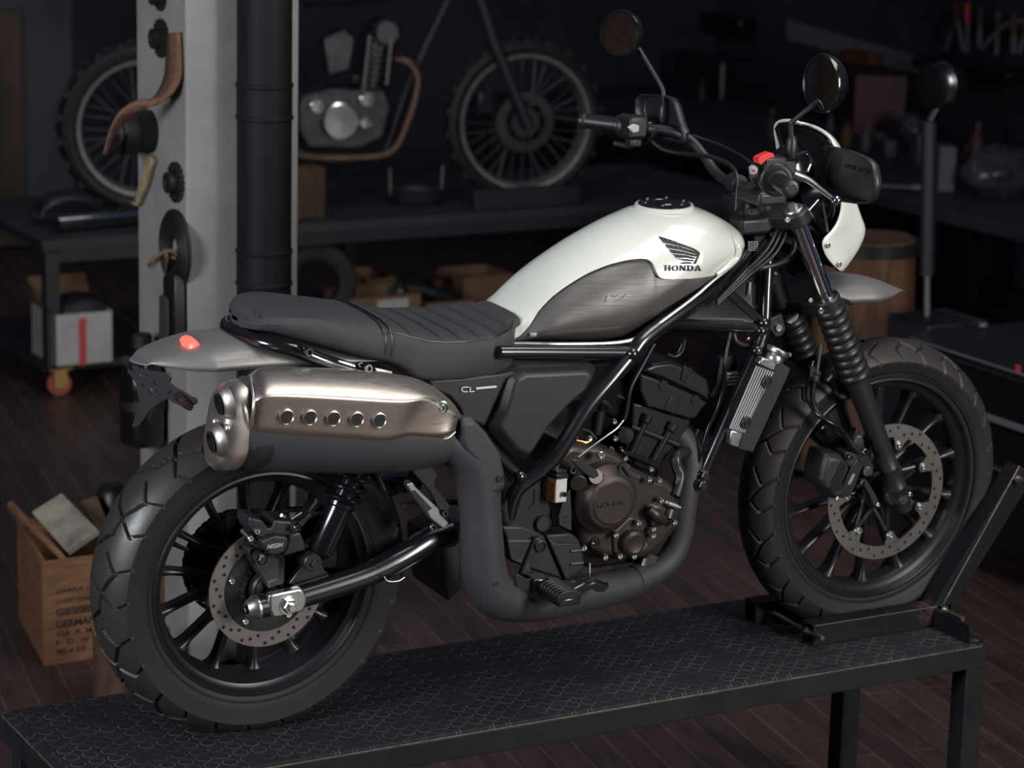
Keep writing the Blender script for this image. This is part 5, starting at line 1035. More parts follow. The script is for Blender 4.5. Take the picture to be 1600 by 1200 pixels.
# rear caliper
Z5 = lambda x, y: (320+x/8, 800+y/8)
CAL = plate('brake_caliper', [Z5(*q) for q in [(660, 330), (700, 345), (790, 300), (870, 275), (1000, 290), (1040, 310), (1040, 400), (990, 500), (900, 535), (800, 530), (745, 480), (680, 400)]], -.150, .045, M['cover'], bevel=.005, seg=3, inner=(.86, .006), ang=25)
plate('caliper_body', [Z5(*q) for q in [(560, 60), (700, 90), (770, 200), (840, 180), (870, 90), (930, 100), (1050, 105), (1140, 130), (1190, 190), (1180, 250), (1110, 275), (1030, 300), (990, 285), (870, 270), (780, 300), (690, 340), (640, 320), (590, 260), (545, 150)]], -.135, .06, M['cover'], CAL, bevel=.004, inner=(.88, .004))
plate('caliper_bracket', [Z5(*q) for q in [(545, 470), (620, 450), (690, 480), (760, 560), (900, 545), (975, 560), (1000, 600), (1000, 900), (900, 930), (800, 965), (700, 800), (590, 620)]], -.128, .03, M['cover'], CAL, bevel=.003, inner=(.78, -.008))
plate('caliper_bracket', [Z5(*q) for q in [(1050, 300), (1110, 255), (1190, 240), (1250, 400), (1265, 470), (1000, 548), (960, 540), (1010, 470)]], -.142, .04, M['cover'], CAL, bevel=.004, inner=(.85, .003))
for q in [(705, 590), (1150, 190)]: mb = MB(); mb.lathe([(.0115, .02), (.0115, 0), (.0105, -.004)], U(*Z5(*q), -.146), (0, 1, 0), 22); mb.build('slide_pin_boss', M['cover'], CAL)
bolts([Z5(705, 588)], -.150, .008, .007, M['darkbolt'], CAL, hexa=True); bolts([Z5(565, 328)], -.150, .006, .005, M['bolt'], CAL); bolts([Z5(640, 228)], -.150, .006, .009, M['silver'], CAL); bolts([Z5(1140, 190)], -.152, .007, .006, M['darkbolt'], CAL)
mb = MB(); mb.tube([U(*Z5(470, 230), -.13), U(*Z5(560, 320), -.148)], .0065, 12); mb.build('caliper_pin', M['satin'], CAL)
mb = MB(); mb.tube([U(*Z5(970, 60), -.14), U(*Z5(985, 30), -.14)], .007, 10); mb.tube([U(*Z5(1080, 90), -.15), U(*Z5(1210, 5), -.15)], .0022, 8); mb.build('bleed_fitting', M['silver'], CAL)
plate('hose_boot', [Z5(*q) for q in [(1170, 150), (1310, 10), (1345, 45), (1215, 200)]], -.15, .015, M['hose'], CAL)
text('NISSIN', 'lettering', 1, M['print'], facing(U(*Z5(880, 422), -.1575), V((1, 0, .02))), CAL, fitw=.033, fith=.0085, shear=.35, depth=.0003)
# passenger peg and bracket
Z7 = lambda x, y: (600+x/8, 680+y/8)
PBR = plate('peg_bracket', [Z7(*q) for q in [(350, 290), (385, 270), (590, 385), (670, 480), (640, 600), (640, 640), (840, 890), (780, 1000), (690, 930), (580, 710), (362, 465)]], -.19, .008, M['satin'], bevel=.002)
PEG = plate('passenger_peg', [Z7(*q) for q in [(296, 640), (305, 605), (335, 588), (375, 596), (395, 640), (690, 915), (705, 985), (820, 1095), (752, 1182), (575, 1040), (545, 985), (310, 680)]], -.205, .022, M['silver'], PBR, bevel=.003)
plate('peg_slot', [Z7(*q) for q in [(345, 690), (380, 680), (600, 915), (540, 960)]], -.2058, .003, M['darkbolt'], PEG, bevel=0)
bolts([Z7(600, 1145), Z7(745, 970)], -.19, .008, .008, M['darkbolt'], PBR)
# ================================================================ fork, bars, mirrors, cowl
FA, FB = U(1246, 345, -.1), U(1394, 745, -.096)
fd = (FB-FA).normalized()
def fk(px, py, y=-.1): p = U(px, py, y); return FA+fd*((p-FA).dot(fd))
def onleg(py, sd=-1):                                               # point on the leg axis whose projection falls on image row py
    lo, hi = -.3, 1.2
    t = np.interp(py, [300, 345, 451, 620, 745, 800], [0, 0, 0, 0, 0, 0])
    p = U(1246+(py-345)*.372, py, -.098); q = FA+fd*((p-FA).dot(fd)); return V((q.x, q.y if sd < 0 else -q.y, q.z))
def leg(sd):
    L = lambda py: onleg(py, sd)
    mb = MB(); mb.tube([L(332), L(470)], .0182, 28); FORK = mb.build('fork_tube', M['chrome'], BIKE, ang=50)
    mb = MB(); a, b = L(474), L(590); n = 120; rings = []
    ax = (b-a); ta, tb = frame_of(ax)
    prof = [(.024, 0), (.026, .02)]
    for k in range(n+1):
        t = .03+.92*k/n; ph = (k/n*8.5) % 1; prof.append((.0275+.0058*abs(math.sin(math.pi*ph))**.7+.003*k/n, t))
    prof += [(.030, .96), (.029, 1.0)]
    mb.lathe([(r, t*ax.length) for r, t in prof], a, ax, 32); mb.build('fork_gaiter', M['hose'], FORK, ang=70)
    mb = MB(); a, b = L(585), L(800); ax = b-a; l = ax.length
    mb.lathe([(.026, 0), (.0262, l*.06), (.0235, l*.25), (.0222, l*.55), (.0222, l*.655), (.0235, l*.66), (.0235, l*.672), (.0222, l*.68), (.0222, l*.80), (.0236, l*.805), (.0236, l*.818), (.022, l*.825), (.019, l*.98), (.0001, l*.98)], a, ax, 32)
    mb.build('fork_slider', M['satin'], FORK, ang=50)
    return FORK
LEGR = leg(-1); LEGL = leg(1)
for sd in (-1, 1):
    e = V((AX_F.x, sd*.085, AX_F.z)); mb = MB(); q = onleg(745, sd)
    mb.lathe([(.0001, -.016), (.020, -.016), (.023, -.012), (.023, .016), (.0001, .016)], V((e.x, e.y, e.z)), (0, 1, 0), 26)
    mb.tube([q+V((0, 0, .02)), e.lerp(q, .4), e+V((.004, 0, -.01))], [.021, .0215, .021], 18); mb.build('axle_lug', M['satin'], LEGR if sd < 0 else LEGL, bevel=.001)
bolts([(1408, 779)], -.106, .0125, .011, M['bolt'], LEGR, hexa=True); bolts([(1420.5, 772)], -.10, .006, .006, M['bolt'], LEGR)
mb = MB(); mb.cyl((AX_F.x, -.1, AX_F.z), (AX_F.x, .1, AX_F.z), .011, 16); mb.build('front_axle', M['darkbolt'], BIKE)
# triple clamps
def yoke(pyc, th, wx, name):
    c = onleg(pyc); up = -fd; fw_ = V((fd.z*-1, 0, fd.x)); fw_ = V((up.z, 0, -up.x)).normalized()
    mb = MB(); out = []
    cy = abs(c.y)
    prof = []
    for a in np.linspace(-math.pi/2, math.pi/2, 13): prof.append((wx*math.cos(a)*.0+.030*math.sin(a), -cy-.030*math.cos(a)))
    prof = prof[::-1]
    P = [(-.030*math.sin(a)*-1, -cy-.030*math.cos(a)) for a in np.linspace(-math.pi/2, math.pi/2, 13)]
    Q = [(-x, -y) for x, y in P]
    mid = [(-.052, -.02), (-.052, .02)]
    loop = P+[(.022, -.05), (.014, 0), (.022, .05)]+Q+[(-.05, .04), (-.068, 0), (-.05, -.04)]
    base = V((c.x, 0, c.z))
    mb.prism([base+fw_*x+V((0, y, 0))-up*(th/2) for x, y in loop], up*th)
    return mb.build(name, M['satin'], BIKE, bevel=.004, seg=3, ang=50)
UY = yoke(338, .030, .03, 'upper_yoke'); LY = yoke(474, .034, .03, 'lower_yoke')
for sd in (-1, 1):
    c = onleg(338, sd)-fd*.016; mb = MB(); mb.lathe([(.021, 0), (.021, .003), (.019, .0055), (.011, .0065), (.0001, .0065)], c, -fd, 32); cp = mb.build('fork_cap', M['silver'], UY, ang=30)
    mb = MB(); mb.lathe([(.0105, 0), (.0105, .007), (.009, .009), (.0001, .009)], c-fd*.006, -fd, 6); mb.build('cap_hex', M['silver'], cp, ang=30)
bolts([(1229.5, 343.5)], -.134, .0062, .004, M['silver'], UY); bolts([(1266, 469), (1297, 468)], -.133, .005, .004, M['silver'], LY); bolts([(1282, 486)], -.135, .0075, .005, M['bolt'], LY)
mb = MB(); c0 = onleg(338); c1 = onleg(474); a, b = V((c0.x-.055, 0, c0.z+.01)), V((c1.x-.055, 0, c1.z-.02)); mb.tube([a, b], .026, 22); mb.build('steering_stem', M['frame'], BIKE)
mb = MB(); mb.lathe([(.018, 0), (.018, .014), (.014, .018), (.0001, .018)], V((c0.x-.05, 0, c0.z+.01)), -fd, 6); mb.build('stem_nut', M['satin'], UY)
# lock and horn plate beside the head, lower right in front of the frame
plate('lock_plate', [(1200, 500), (1222, 490), (1226, 505), (1228, 515), (1222, 525), (1212, 527), (1204, 515)], -.07, .012, M['satin'], bevel=.002)
mb = MB(); q = U(1216, 512, -.072); mb.lathe([(.0085, .002), (.0085, -.002), (.0075, -.004), (.0055, -.004), (.005, -.0025), (.0001, -.0025)], q, (0, 1, 0), 22); mb.build('lock_cylinder', M['silver'], BIKE, ang=30)
mb = MB(); mb.prism([U(*q) for q in [(1230, 503, -.06), (1248, 490, -.06), (1246, 498, -.06), (1236, 506, -.06)]], (0, .01, 0)); mb.build('horn_edge', M['silver'], BIKE)
# ---------------------------------------------------------------- handlebar, mirrored from the side we see
half = [U(908, 188, .405), U(972, 196, .335), U(1015, 201, .285), U(1040, 203, .262), U(1062, 209, .24), U(1083, 223, .212), U(1101, 245, .175), U(1117, 268, .135), U(1134, 282, .09), U(1150, 286, .05)]
half.append(V((half[-1].x, 0, half[-1].z)))
near = [U(1235, 295, -.405), U(1213, 281, -.320), U(1207, 273, -.27), U(1196, 268, -.22), U(1178, 272, -.15), V((half[-2].x, -half[-2].y, half[-2].z)), V((half[-2].x, -.05, half[-2].z))]
pth = half+near[::-1]
mb = MB(); mb.tube(pth, .0112, 16, 5); BAR = mb.build('handlebar', M['satin'], BIKE, ang=60)
for sd in (1, -1):
    a, b = (half[0], half[1]) if sd > 0 else (near[0], near[1]); d_ = b-a; l = d_.length
    prof = [(.0001, -.004), (.012, -.004), (.0165, -.002), (.0180, .002), (.0180, .010), (.0165, .012)]
    for k in range(26): prof.append((.0168-(.0008 if k % 2 else 0), .014+(l-.03)*k/25))
    prof += [(.0168, l-.014), (.021, l-.012), (.0215, l-.004), (.020, l)]
    mb = MB(); mb.lathe(prof, a, d_, 28); G = mb.build('grip', M['hose'], BAR, ang=40)
    mb = MB(); mb.lathe([(.0001, -.0062), (.009, -.0062), (.0105, -.0045), (.0115, -.0045), (.0115, -.003)], a, d_, 24); mb.build('grip_end', M['satin'], G, ang=30)
    s0, s1 = (half[1], half[2]) if sd > 0 else (near[1], near[2]); d_ = (s1-s0)
    mb = MB(); mb.lathe([(.018, -.006), (.0255, -.004), (.027, .004), (.026, .022), (.028, .026), (.027, .045), (.019, .050)], s0, d_, 24); SWG = mb.build('switch_housing', M['satin'], BAR, bevel=.001, ang=35)
    m_ = s0.lerp(s1, .75); mb = MB(); mb.lathe([(.0125, -.012), (.018, -.012), (.018, .012), (.0125, .012)], m_, d_, 20); mb.box(m_+V((.016, 0, .004)), (.024, .026, .02)); mb.build('lever_clamp', M['gloss'], BAR, bevel=.002)
    if sd < 0:
        pass
q = [(1185, 251), (1187, 246), (1204, 238.5), (1209, 240), (1211, 246), (1205, 247), (1197, 251), (1190, 257.5), (1186, 256)]
mb = MB(); mb.prism([U(a, b, -.325) for a, b in q], (0, .02, 0)); o = mb.build('kill_switch', M['red'], SWG, bevel=.001); o['label'] = 'red kill switch'
mb = MB(); mb.lathe([(.018, -.004), (.022, -.006), (.0325, -.004), (.034, .002), (.034, .030), (.030, .036), (.0001, .036)], near[1], near[2]-near[1], 30); mb.box(U(1206, 260, -.30), (.05, .03, .040)); mb.box(U(1222, 260, -.29), (.045, .035, .028)); mb.build('throttle_housing', M['satin'], SWG, bevel=.004, seg=3)
mb = MB(); mb.prism([U(a, b, -.31) for a, b in [(1174, 262), (1180, 258), (1185, 263), (1184, 271), (1176, 274)]], (0, .012, 0)); HZ = mb.build('hazard_button', M['logogrey'], SWG, bevel=.002)
mb = MB(); mb.add([U(a, b, -.3135) for a, b in [(1177, 269), (1178, 263), (1181, 268)]], [(0, 1, 2)]); mb.build('hazard_triangle', M['red'], HZ, solid=.0004)
mb = MB(); mb.box(U(989, 197, .30)+V((0, 0, 0)), (.045, .052, .045)); mb.box(U(990, 222, .295), (.03, .03, .02)); LSW = mb.build('switch_pod', M['satin'], BAR, bevel=.006, seg=3)
mb = MB(); mb.prism([U(a, b, .27) for a, b in [(981, 199), (990, 194), (999, 196), (999, 206), (990, 208)]], (0, .006, 0)); mb.build('indicator_switch', M['logogrey'], LSW, bevel=.002)
# brake lever with its ball, and the far clutch lever
lv = [(1232, 268, -.27), (1240, 272, -.285), (1262, 281, -.31), (1281, 295, -.345), (1299, 309, -.385), (1304, 312, -.395)]
mb = MB(); mb.tube(PL(lv, 0), [.009, .0105, .0095, .0072, .006, .006], 14, 4, ry=.006); LEV = mb.build('brake_lever', M['silver'], BAR, ang=60)
mb = MB(); mb.sphere(U(1307, 313, -.40), .0098, 20, 12); mb.build('lever_ball', M['chrome'], LEV)
mb = MB(); mb.tube([U(1232, 250, -.27), U(1258, 238, -.25), U(1268, 250, -.24), U(1262, 268, -.25)], .0035, 10, 4); mb.build('adjuster_wire', M['chrome'], LEV)
ptube('clutch_lever', [(1030, 202, .26), (1010, 220, .30), (985, 228, .35), (960, 224, .39)], .006, M['satin'], parent=BAR)
# bar clamps, meter, cables
for sd in (-1, 1):
    c = V((half[-2].x, sd*.05, half[-2].z)); mb = MB(); mb.lathe([(.0115, -.016), (.020, -.016), (.020, .016), (.0115, .016)], c, (0, 1, 0), 20); mb.tube([c+V((.004, 0, -.016)), V((c0.x-.045, sd*.05, c0.z+.01))], .016, 14); mb.build('bar_clamp', M['satin'], BAR, bevel=.001)
mb = MB(); mc = V((half[-2].x+.085, 0, half[-2].z+.045)); nn = V((-.75, 0, .66)); mb.lathe([(.0001, -.03), (.045, -.03), (.052, -.022), (.052, .004), (.049, .010), (.047, .006), (.0001, .006)], mc, nn, 36); mb.build('meter', M['gloss'], BIKE, ang=30)
ptube('clutch_cable', [(1019, 220, .29), (1037, 234, .26), (1073, 241, .2), (1105, 244, .12), (1139, 257, .05), (1152, 280, .0), (1150, 330, -.02)], .0048, M['hose'], n=6)
ptube('brake_line', [(1082, 211, .14), (1127, 227, .06), (1161, 245, -.06), (1179, 259, -.2), (1200, 275, -.27)], .0028, M['hose'], n=6)
for k, d in enumerate([(0, 0), (7, 3), (15, 6)]):
    ptube('control_cable', [(1222+d[0]*.6, 345, -.06), (1210+d[0], 368+d[1]*.5, -.085), (1196+d[0]*.9, 392+d[1], -.09), (1178+d[0]*.6, 412+d[1], -.10), (1160+d[0]*.4, 428+d[1], -.11), (1120, 470+d[1], -.11)], .0042, M['hose'], n=6)
ptube('wiring_hose', [(1150, 425, -.05), (1190, 418, -.06), (1215, 412, -.06), (1238, 398, -.05), (1245, 370, -.03)], .008, M['hose'], n=6)
mb = MB(); mb.box(U(1180, 350, -.04), (.10, .05, .035)); mb.box(U(1190, 305, -.08), (.07, .09, .03)); mb.box(U(1165, 330, .02), (.06, .1, .06)); mb.build('ignition_unit', M['satin'], BIKE, bevel=.008, seg=3)
for q in [(1170, 330, -.05), (1205, 300, -.12)]: bolts([q], 0, .007, .004, M['darkbolt'])
# mirrors
def mirror(base, pts, c, n, rm, down):
    n = V(n).normalized()
    mb = MB(); mb.lathe([(.011, -.028), (.0125, -.024), (.0115, .004), (.008, .014), (.0065, .016)], base, V((0, 0, 1)), 18); ST = mb.build('mirror_stem', M['satin'], BAR, ang=50)
    mb = MB(); mb.tube([base]+pts, .0052, 12, 5); mb.build('mirror_arm', M['satin'], ST, ang=60)
    mb = MB(); mb.lathe([(rm*.90, .003), (rm*.97, .005), (rm, .002), (rm*1.0, -.006), (rm*.93, -.020), (rm*.72, -.034), (rm*.4, -.041), (.0001, -.043)], c, n, 44); H = mb.build('mirror_housing', M['gloss'], ST, ang=50)
    mb = MB(); prof = [(.0001, .0045)]+[(rm*.91*k/8, .0045-.0025*(k/8)**2) for k in range(1, 9)]; mb.lathe(prof, c, n, 44); mb.build('mirror_glass', M['mirror'], H, ang=80)
mirror(U(1237, 224, -.30), [U(1236, 195, -.30), U(1243, 186, -.305), U(1272, 163, -.325), U(1297, 143, -.33)], U(1284, 130, -.33), (-1, -.02, .03), .0575, 0)
mirror(U(1037, 172, .295), [U(1037, 150, .295), U(1034, 136, .30), U(1016, 105, .32), U(996, 72, .335)], U(970, 52, .335), (-.88, -.47, .10), .0500, 0)
# knuckle guards (stand upright ahead of the bar ends)
def guard(px, xg, slots):
    mb = MB(); P = [UX(a, b, xg) for a, b in px]; c_ = sum(P, V())/len(P)
    bow = lambda p: p+V((-1.3*(p.y-c_.y)**2, 0, 0))
    mb.loft([[bow(p)+V((.0, 0, 0)) for p in P], [bow(c_+(p-c_)*.96)+V((.016, 0, 0)) for p in P], [bow(c_+(p-c_)*.90)+V((.020, 0, 0)) for p in P]], cap=False)
    Q = [bow(c_+(p-c_)*.90)+V((.020, 0, 0)) for p in P]; mb.add(Q, [tuple(range(len(Q)))])
    xm = sum(q.x for q in Q)/len(Q)-.003
    o = mb.build('knuckle_guard', M['satin'], BAR, solid=.003, ang=40)
    for s_ in slots:
        m_ = MB(); m_.add([V((xm, p.y, p.z)) for p in (UX(a, b, xm) for a, b in s_)], [tuple(range(4))]); m_.build('guard_slot', M['hole'], o, solid=.002)
    return o
K = lambda x, y: (1100+x/4.444, 160+y/4.444)
guard([K(*q) for q in [(845, 330), (868, 300), (1000, 338), (1130, 393), (1180, 432), (1196, 480), (1215, 560), (1205, 620), (1178, 675), (1135, 702), (1060, 700), (950, 685), (860, 640), (800, 560), (818, 450)]], 1.10, [[K(975, 435), K(1048, 450), K(1046, 470), K(973, 452)], [K(1072, 460), K(1142, 478), K(1140, 498), K(1070, 478)]])
K3 = lambda x, y: (880+x/4.444, y/4.444)
guard([K3(*q) for q in [(530, 770), (535, 690), (560, 656), (680, 662), (745, 685), (775, 730), (820, 850), (870, 925), (850, 990), (700, 960), (560, 930)]], 1.08, [])
# ---------------------------------------------------------------- cowl round the headlamp
rows_px = [((1310, 423), (1312, 424.5)), ((1297, 412), (1322, 406)), ((1286, 398), (1330, 388)), ((1279, 375), (1334.5, 367)), ((1291, 366), (1335.5, 355)), ((1303, 352), (1335.5, 346)), ((1310, 335), (1333, 330)), ((1313, 316), (1329.5, 316)), ((1311, 285), (1324, 285)), ((1307, 250), (1316, 252)), ((1301, 226), (1307, 230)), ((1292, 212.5), (1297, 216), .092), ((1276, 202, .0), (1280, 205), .052), ((1262, 196.5), (1265, 199), .018)]
rows = []; inner = []
for rp in rows_px:
    w = rp[2] if len(rp) > 2 else .112
    E_ = U(*rp[0][:2], -w); S_ = U(*rp[1][:2], -w*.86)
    half_ = [E_]
    for t in (.33, .66): half_.append(E_.lerp(S_, t)+V((0, -.003, 0)))
    half_.append(S_)
    fwd = max(.008, (S_-E_).length*.55)
    for a in np.linspace(.2, 1, 7)*math.pi/2: half_.append(V((S_.x+fwd*math.sin(a)*1.0, S_.y*math.cos(a)**.7 if a < 1.57 else 0, S_.z)))
    half_[-1].y = 0
    rows.append(half_+[V((p.x, -p.y, p.z)) for p in half_[-2::-1]])
mb = MB(); mb.grid(rows); COWL = mb.build('headlamp_cowl', M['white'], BIKE, solid=.007, ang=60, sub=1)
COWL.modifiers['solid'].offset = 1
irows = [[V((p.x-.004, p.y*.965, p.z)) for p in r[1:-1]] for r in rows]
mb = MB(); mb.grid(irows); mb.build('cowl_liner', M['gloss'], COWL, solid=.002, ang=60)
bolts([(1293, 383.5), (1311, 413)], -.120, .0058, .004, M['bolt'], COWL)
hc = U(1262, 300, 0); hc = V((1.30, 0, .975)); mb = MB(); mb.lathe([(.0001, -.075), (.04, -.07), (.072, -.035), (.082, 0), (.085, .02), (.08, .026), (.0001, .034)], hc, (1, 0, -.1), 36); mb.build('headlamp', M['gloss'], BIKE, ang=40)
ptube('cowl_stay', [(1247, 345, -.11), (1262, 330, -.11), (1278, 312, -.11)], .003, M['chrome'], n=1)
ptube('cowl_stay', [(1284, 315, -.105), (1289, 340, -.105), (1293, 362, -.11)], .0035, M['satin'], n=1)
# ---------------------------------------------------------------- front fender
g_sp = fx([U(px, py, .025) for px, py in [(1260, 426), (1289, 425.5), (1320, 426.5), (1348, 430.5), (1384, 444), (1405, 453), (1413, 457.5)]])
g_ed = fx([U(px, py, -.072) for px, py in [(1290, 474), (1324, 472.5), (1350, 471), (1376, 469), (1395, 466.5), (1408, 462.5), (1414, 460)]])
tp = U(1414, 459, -.01)
rows = []
for x in np.concatenate([np.linspace(1.305, tp.x-.10, 8), tp.x-.095*(np.linspace(1, 0, 18)**2)]):
    w = max(.0008, .080*min(1, max(0, (tp.x-x)/.12))**.5); zs, ze = g_sp(x), g_ed(x); ze = min(ze, zs-.001)
    rows.append([(x, w*math.sin(a), ze+(zs-ze)*math.cos(a)**.8) for a in np.linspace(-math.pi/2, math.pi/2, 21)])
mb = MB(); mb.grid(rows); mb.build('front_fender', M['alu'], BIKE, solid=.003, ang=60)
mb = MB(); mb.tube([U(1300, 465, -.1), U(1318, 470, -.085), U(1330, 473, -.07)], .006, 10, 3); mb.build('fender_stay', M['satin'], BIKE)
# ---------------------------------------------------------------- front caliper and hoses
C1 = lambda x, y: (1270+x/7.273, 640+y/7.273)
FC = plate('brake_caliper', [C1(*q) for q in [(140, 490), (300, 495), (395, 590), (400, 640), (330, 800), (320, 940), (320, 1000), (210, 1015), (190, 940), (95, 890), (60, 810), (90, 640)]], -.098, .06, M['cover'], LEGR and BIKE, bevel=.004, inner=(.80, .012), ang=25)
plate('caliper_rib', [C1(*q) for q in [(300, 560), (390, 640), (340, 790), (320, 920), (205, 935), (205, 820), (260, 680)]], -.1125, .014, M['engblack'], FC, bevel=.002)
plate('caliper_plate', [C1(*q) for q in [(505, 560), (575, 630), (520, 780), (470, 905), (420, 985), (335, 1010), (325, 950), (370, 800), (430, 670)]], -.106, .03, M['satin'], FC, bevel=.002)
plate('caliper_bracket', [C1(*q) for q in [(500, 210), (560, 300), (600, 450), (700, 650), (680, 760), (600, 740), (560, 640), (480, 500), (460, 320)]], -.092, .02, M['satin'], FC, bevel=.002)
plate('caliper_arm', [C1(*q) for q in [(540, 800), (610, 790), (720, 970), (760, 1060), (740, 1110), (690, 1090), (640, 960)]], -.095, .015, M['cover'], FC, bevel=.002)
plate('caliper_head', [C1(*q) for q in [(380, 480), (470, 490), (560, 540), (510, 560), (430, 660), (370, 590)]], -.105, .04, M['cover'], FC, bevel=.002)
bolts([C1(515, 345), C1(620, 697)], -.108, .0095, .009, M['bolt'], FC, hexa=True); bolts([C1(580, 480)], -.112, .009, .008, M['darkbolt'], FC); bolts([C1(275, 1012), C1(735, 1082)], -.112, .0055, .005, M['bolt'], FC); bolts([C1(415, 540), C1(555, 830)], -.112, .006, .006, M['darkbolt'], FC)
xd = (U(*C1(485, 720), -.106)-U(*C1(405, 870), -.106)); text('NISSIN', 'lettering', 1, M['print'], facing(U(*C1(440, 790), -.1072), xd), FC, fitw=.026, fith=.0075, shear=.3, depth=.0003)
C3 = lambda x, y: (1150+x/6.154, 520+y/6.154)
ptube('front_brake_hose', [(*C3(820, 100), -.08), (*C3(790, 260), -.085), (*C3(770, 390), -.09), (*C3(735, 560), -.09), (*C3(745, 690), -.09), (*C3(800, 790), -.095), (*C3(920, 880), -.10), (*C3(1030, 960), -.105), (*C3(1100, 1060), -.11), (*C3(1180, 1140), -.112)], .0058, M['hose'], n=6)
ptube('speed_sensor_wire', [(*C3(740, 270), -.085), (*C3(705, 400), -.09), (*C3(675, 560), -.09), (*C3(690, 660), -.09), (*C3(770, 780), -.095), (*C3(900, 860), -.11), (*C3(1010, 920), -.115), (*C3(1110, 1080), -.115)], .0030, M['gloss'], n=6)
mb = MB(); mb.lathe([(.011, -.02), (.013, -.018), (.013, -.008), (.011, -.006), (.013, -.004), (.013, .004), (.011, .006)], U(*C3(765, 380), -.09), (.2, 0, 1), 18); mb.box(U(*C3(720, 370), -.09), (.014, .014, .022)); mb.build('hose_clip', M['satin'], LEGR, bevel=.001)
plate('hose_bracket', [C3(*q) for q in [(870, 440), (930, 400), (945, 430), (900, 490), (1000, 590), (1130, 600), (1110, 640), (1010, 640), (960, 590)]], -.085, .01, M['satin'], LEGR, bevel=.002)
mb = MB(); mb.prism([U(*C3(*q), -.086) for q in [(872, 455), (925, 402), (930, 415), (880, 465)]], (0, .01, 0)); mb.build('clip_edge', M['silver'], LEGR)
plate('fork_brace', [C3(*q) for q in [(780, 950), (860, 880), (1080, 1050), (1060, 1110), (940, 1110), (860, 1060)]], -.05, .02, M['gloss'], LEGR, bevel=.003)
# ================================================================ engine, radiator, pegs
ZA = lambda x, y: (960+x/8.889, 530+y/8.889)
ZB = lambda x, y: (940+x/8.889, 640+y/8.889)
ZC = lambda x, y: (760+x/4, 520+y/4)
ZD = lambda x, y: (700+x/4, 700+y/4)
ZF = lambda x, y: (770+x/8, 800+y/8)
CASE = plate('crankcase', [(862, 706), (880, 690), (925, 690), (960, 703), (985, 728), (1012, 742), (1046, 752), (1060, 766), (1062, 800), (1056, 826), (1040, 848), (1020, 866), (1000, 872), (960, 874), (935, 868), (905, 850), (893, 820), (876, 790), (864, 750)], -.125, .25, M['engine'], bevel=.006, seg=3, inner=(.90, .012), ang=25)
ENG = CASE
c = U(943, 779, -.165); mb = MB(); mb.lathe([(.074, .05), (.074, .006), (.0725, 0), (.066, -.006), (.060, -.012), (.056, -.022), (.0535, -.0245), (.046, -.026), (.0435, -.0285), (.041, -.0285), (.040, -.0275), (.0001, -.0275)], c+V((.006, 0, -.002)), (0, 1, 0), 72); CL = mb.build('clutch_cover', M['engine'], ENG, ang=30)
# HONDA cast into the cover
q0, q1 = (929.5, 787), (977.5, 787)
text('HONDA', 'lettering', 1, M['engblack'], facing(U(953.5, 787, -.1935), V((1, 0, 0))), CL, fitw=.062, fith=.0105, bold=.01, depth=.001)
for q in [(896, 734), (934, 734)]:
    mb = MB(); mb.tube([U(q[0]+2, q[1]+6, -.14), U(q[0]+8, q[1]+22, -.18)], [.016, .018], 18); mb.build('cover_boss', M['engine'], CL, bevel=.002)
plate('clutch_arm', [ZD(*q) for q in [(770, 78), (800, 70), (870, 95), (935, 140), (945, 175), (910, 195), (860, 165), (800, 110)]], -.185, .008, M['satin'], CL, bevel=.002)
mb = MB(); q = U(926, 745, -.168); mb.lathe([(.016, .03), (.0165, -.012), (.015, -.016), (.0001, -.016)], q, (.1, 1, -.35), 22); mb.build('arm_boss', M['engine'], CL, ang=35)
q = U(970, 738, -.165); mb = MB(); mb.lathe([(.021, .03), (.021, -.002), (.019, -.005), (.017, -.004)], q, (-.25, 1, -.35), 26); mb.build('filler_neck', M['engine'], CL, ang=35)
mb = MB(); mb.lathe([(.0165, 0), (.0165, -.012), (.015, -.014), (.0001, -.014)], q, (-.25, 1, -.35), 26); FCAP = mb.build('oil_filler_cap', M['satin'], CL, ang=35)
mb = MB(); mb.box(q+V((.004, -.016, .006)), (.005, .007, .028), Matrix.Rotation(R(-35), 3, 'Y')); mb.build('cap_grip', M['satin'], FCAP, bevel=.001)
plate('oil_pump_plate', [ZD(*q) for q in [(1018, 520), (1050, 505), (1130, 428), (1165, 432), (1195, 455), (1200, 490), (1232, 560), (1222, 620), (1165, 680), (1070, 695), (1030, 650), (1025, 560)]], -.140, .02, M['engine'], ENG, bevel=.003, inner=(.93, .003))
q = U(986, 846, -.145); mb = MB(); mb.lathe([(.0275, .01), (.0275, -.008), (.0255, -.014), (.019, -.018), (.018, -.0175), (.0001, -.0175)], q, (0, 1, 0), 40); mb.build('filter_cover', M['engine'], ENG, ang=30)
bolts([ZD(*q) for q in [(1040, 538), (1182, 465), (1067, 672), (975, 678), (1155, 672), (1217, 605), (1275, 502), (1408, 462), (1325, 325), (1275, 545), (1250, 195), (1315, 200), (842, 620), (1110, 115)]], -.150, .0068, .008, M['bolt'], ENG)
bolts([ZD(955, 45)], -.165, .0095, .006, M['bolt'], ENG); bolts([ZD(770, 135), ZD(668, 98)], -.16, .008, .008, M['darkbolt'], ENG)
plate('water_pump', [ZD(*q) for q in [(1225, 365), (1250, 345), (1300, 330), (1345, 345), (1400, 395), (1395, 455), (1345, 480), (1290, 500), (1255, 495), (1240, 440)]], -.140, .03, M['engine'], ENG, bevel=.005, inner=(.75, .010))
mb = MB(); mb.tube([U(*ZD(1255, 385), -.155), U(*ZD(1300, 420), -.160), U(*ZD(1345, 455), -.150)], [.010, .013, .010], 16, 4); mb.tube([U(*ZD(1385, 385), -.145), U(*ZD(1370, 440), -.150)], .013, 16); mb.build('pump_outlet', M['engine'], ENG)
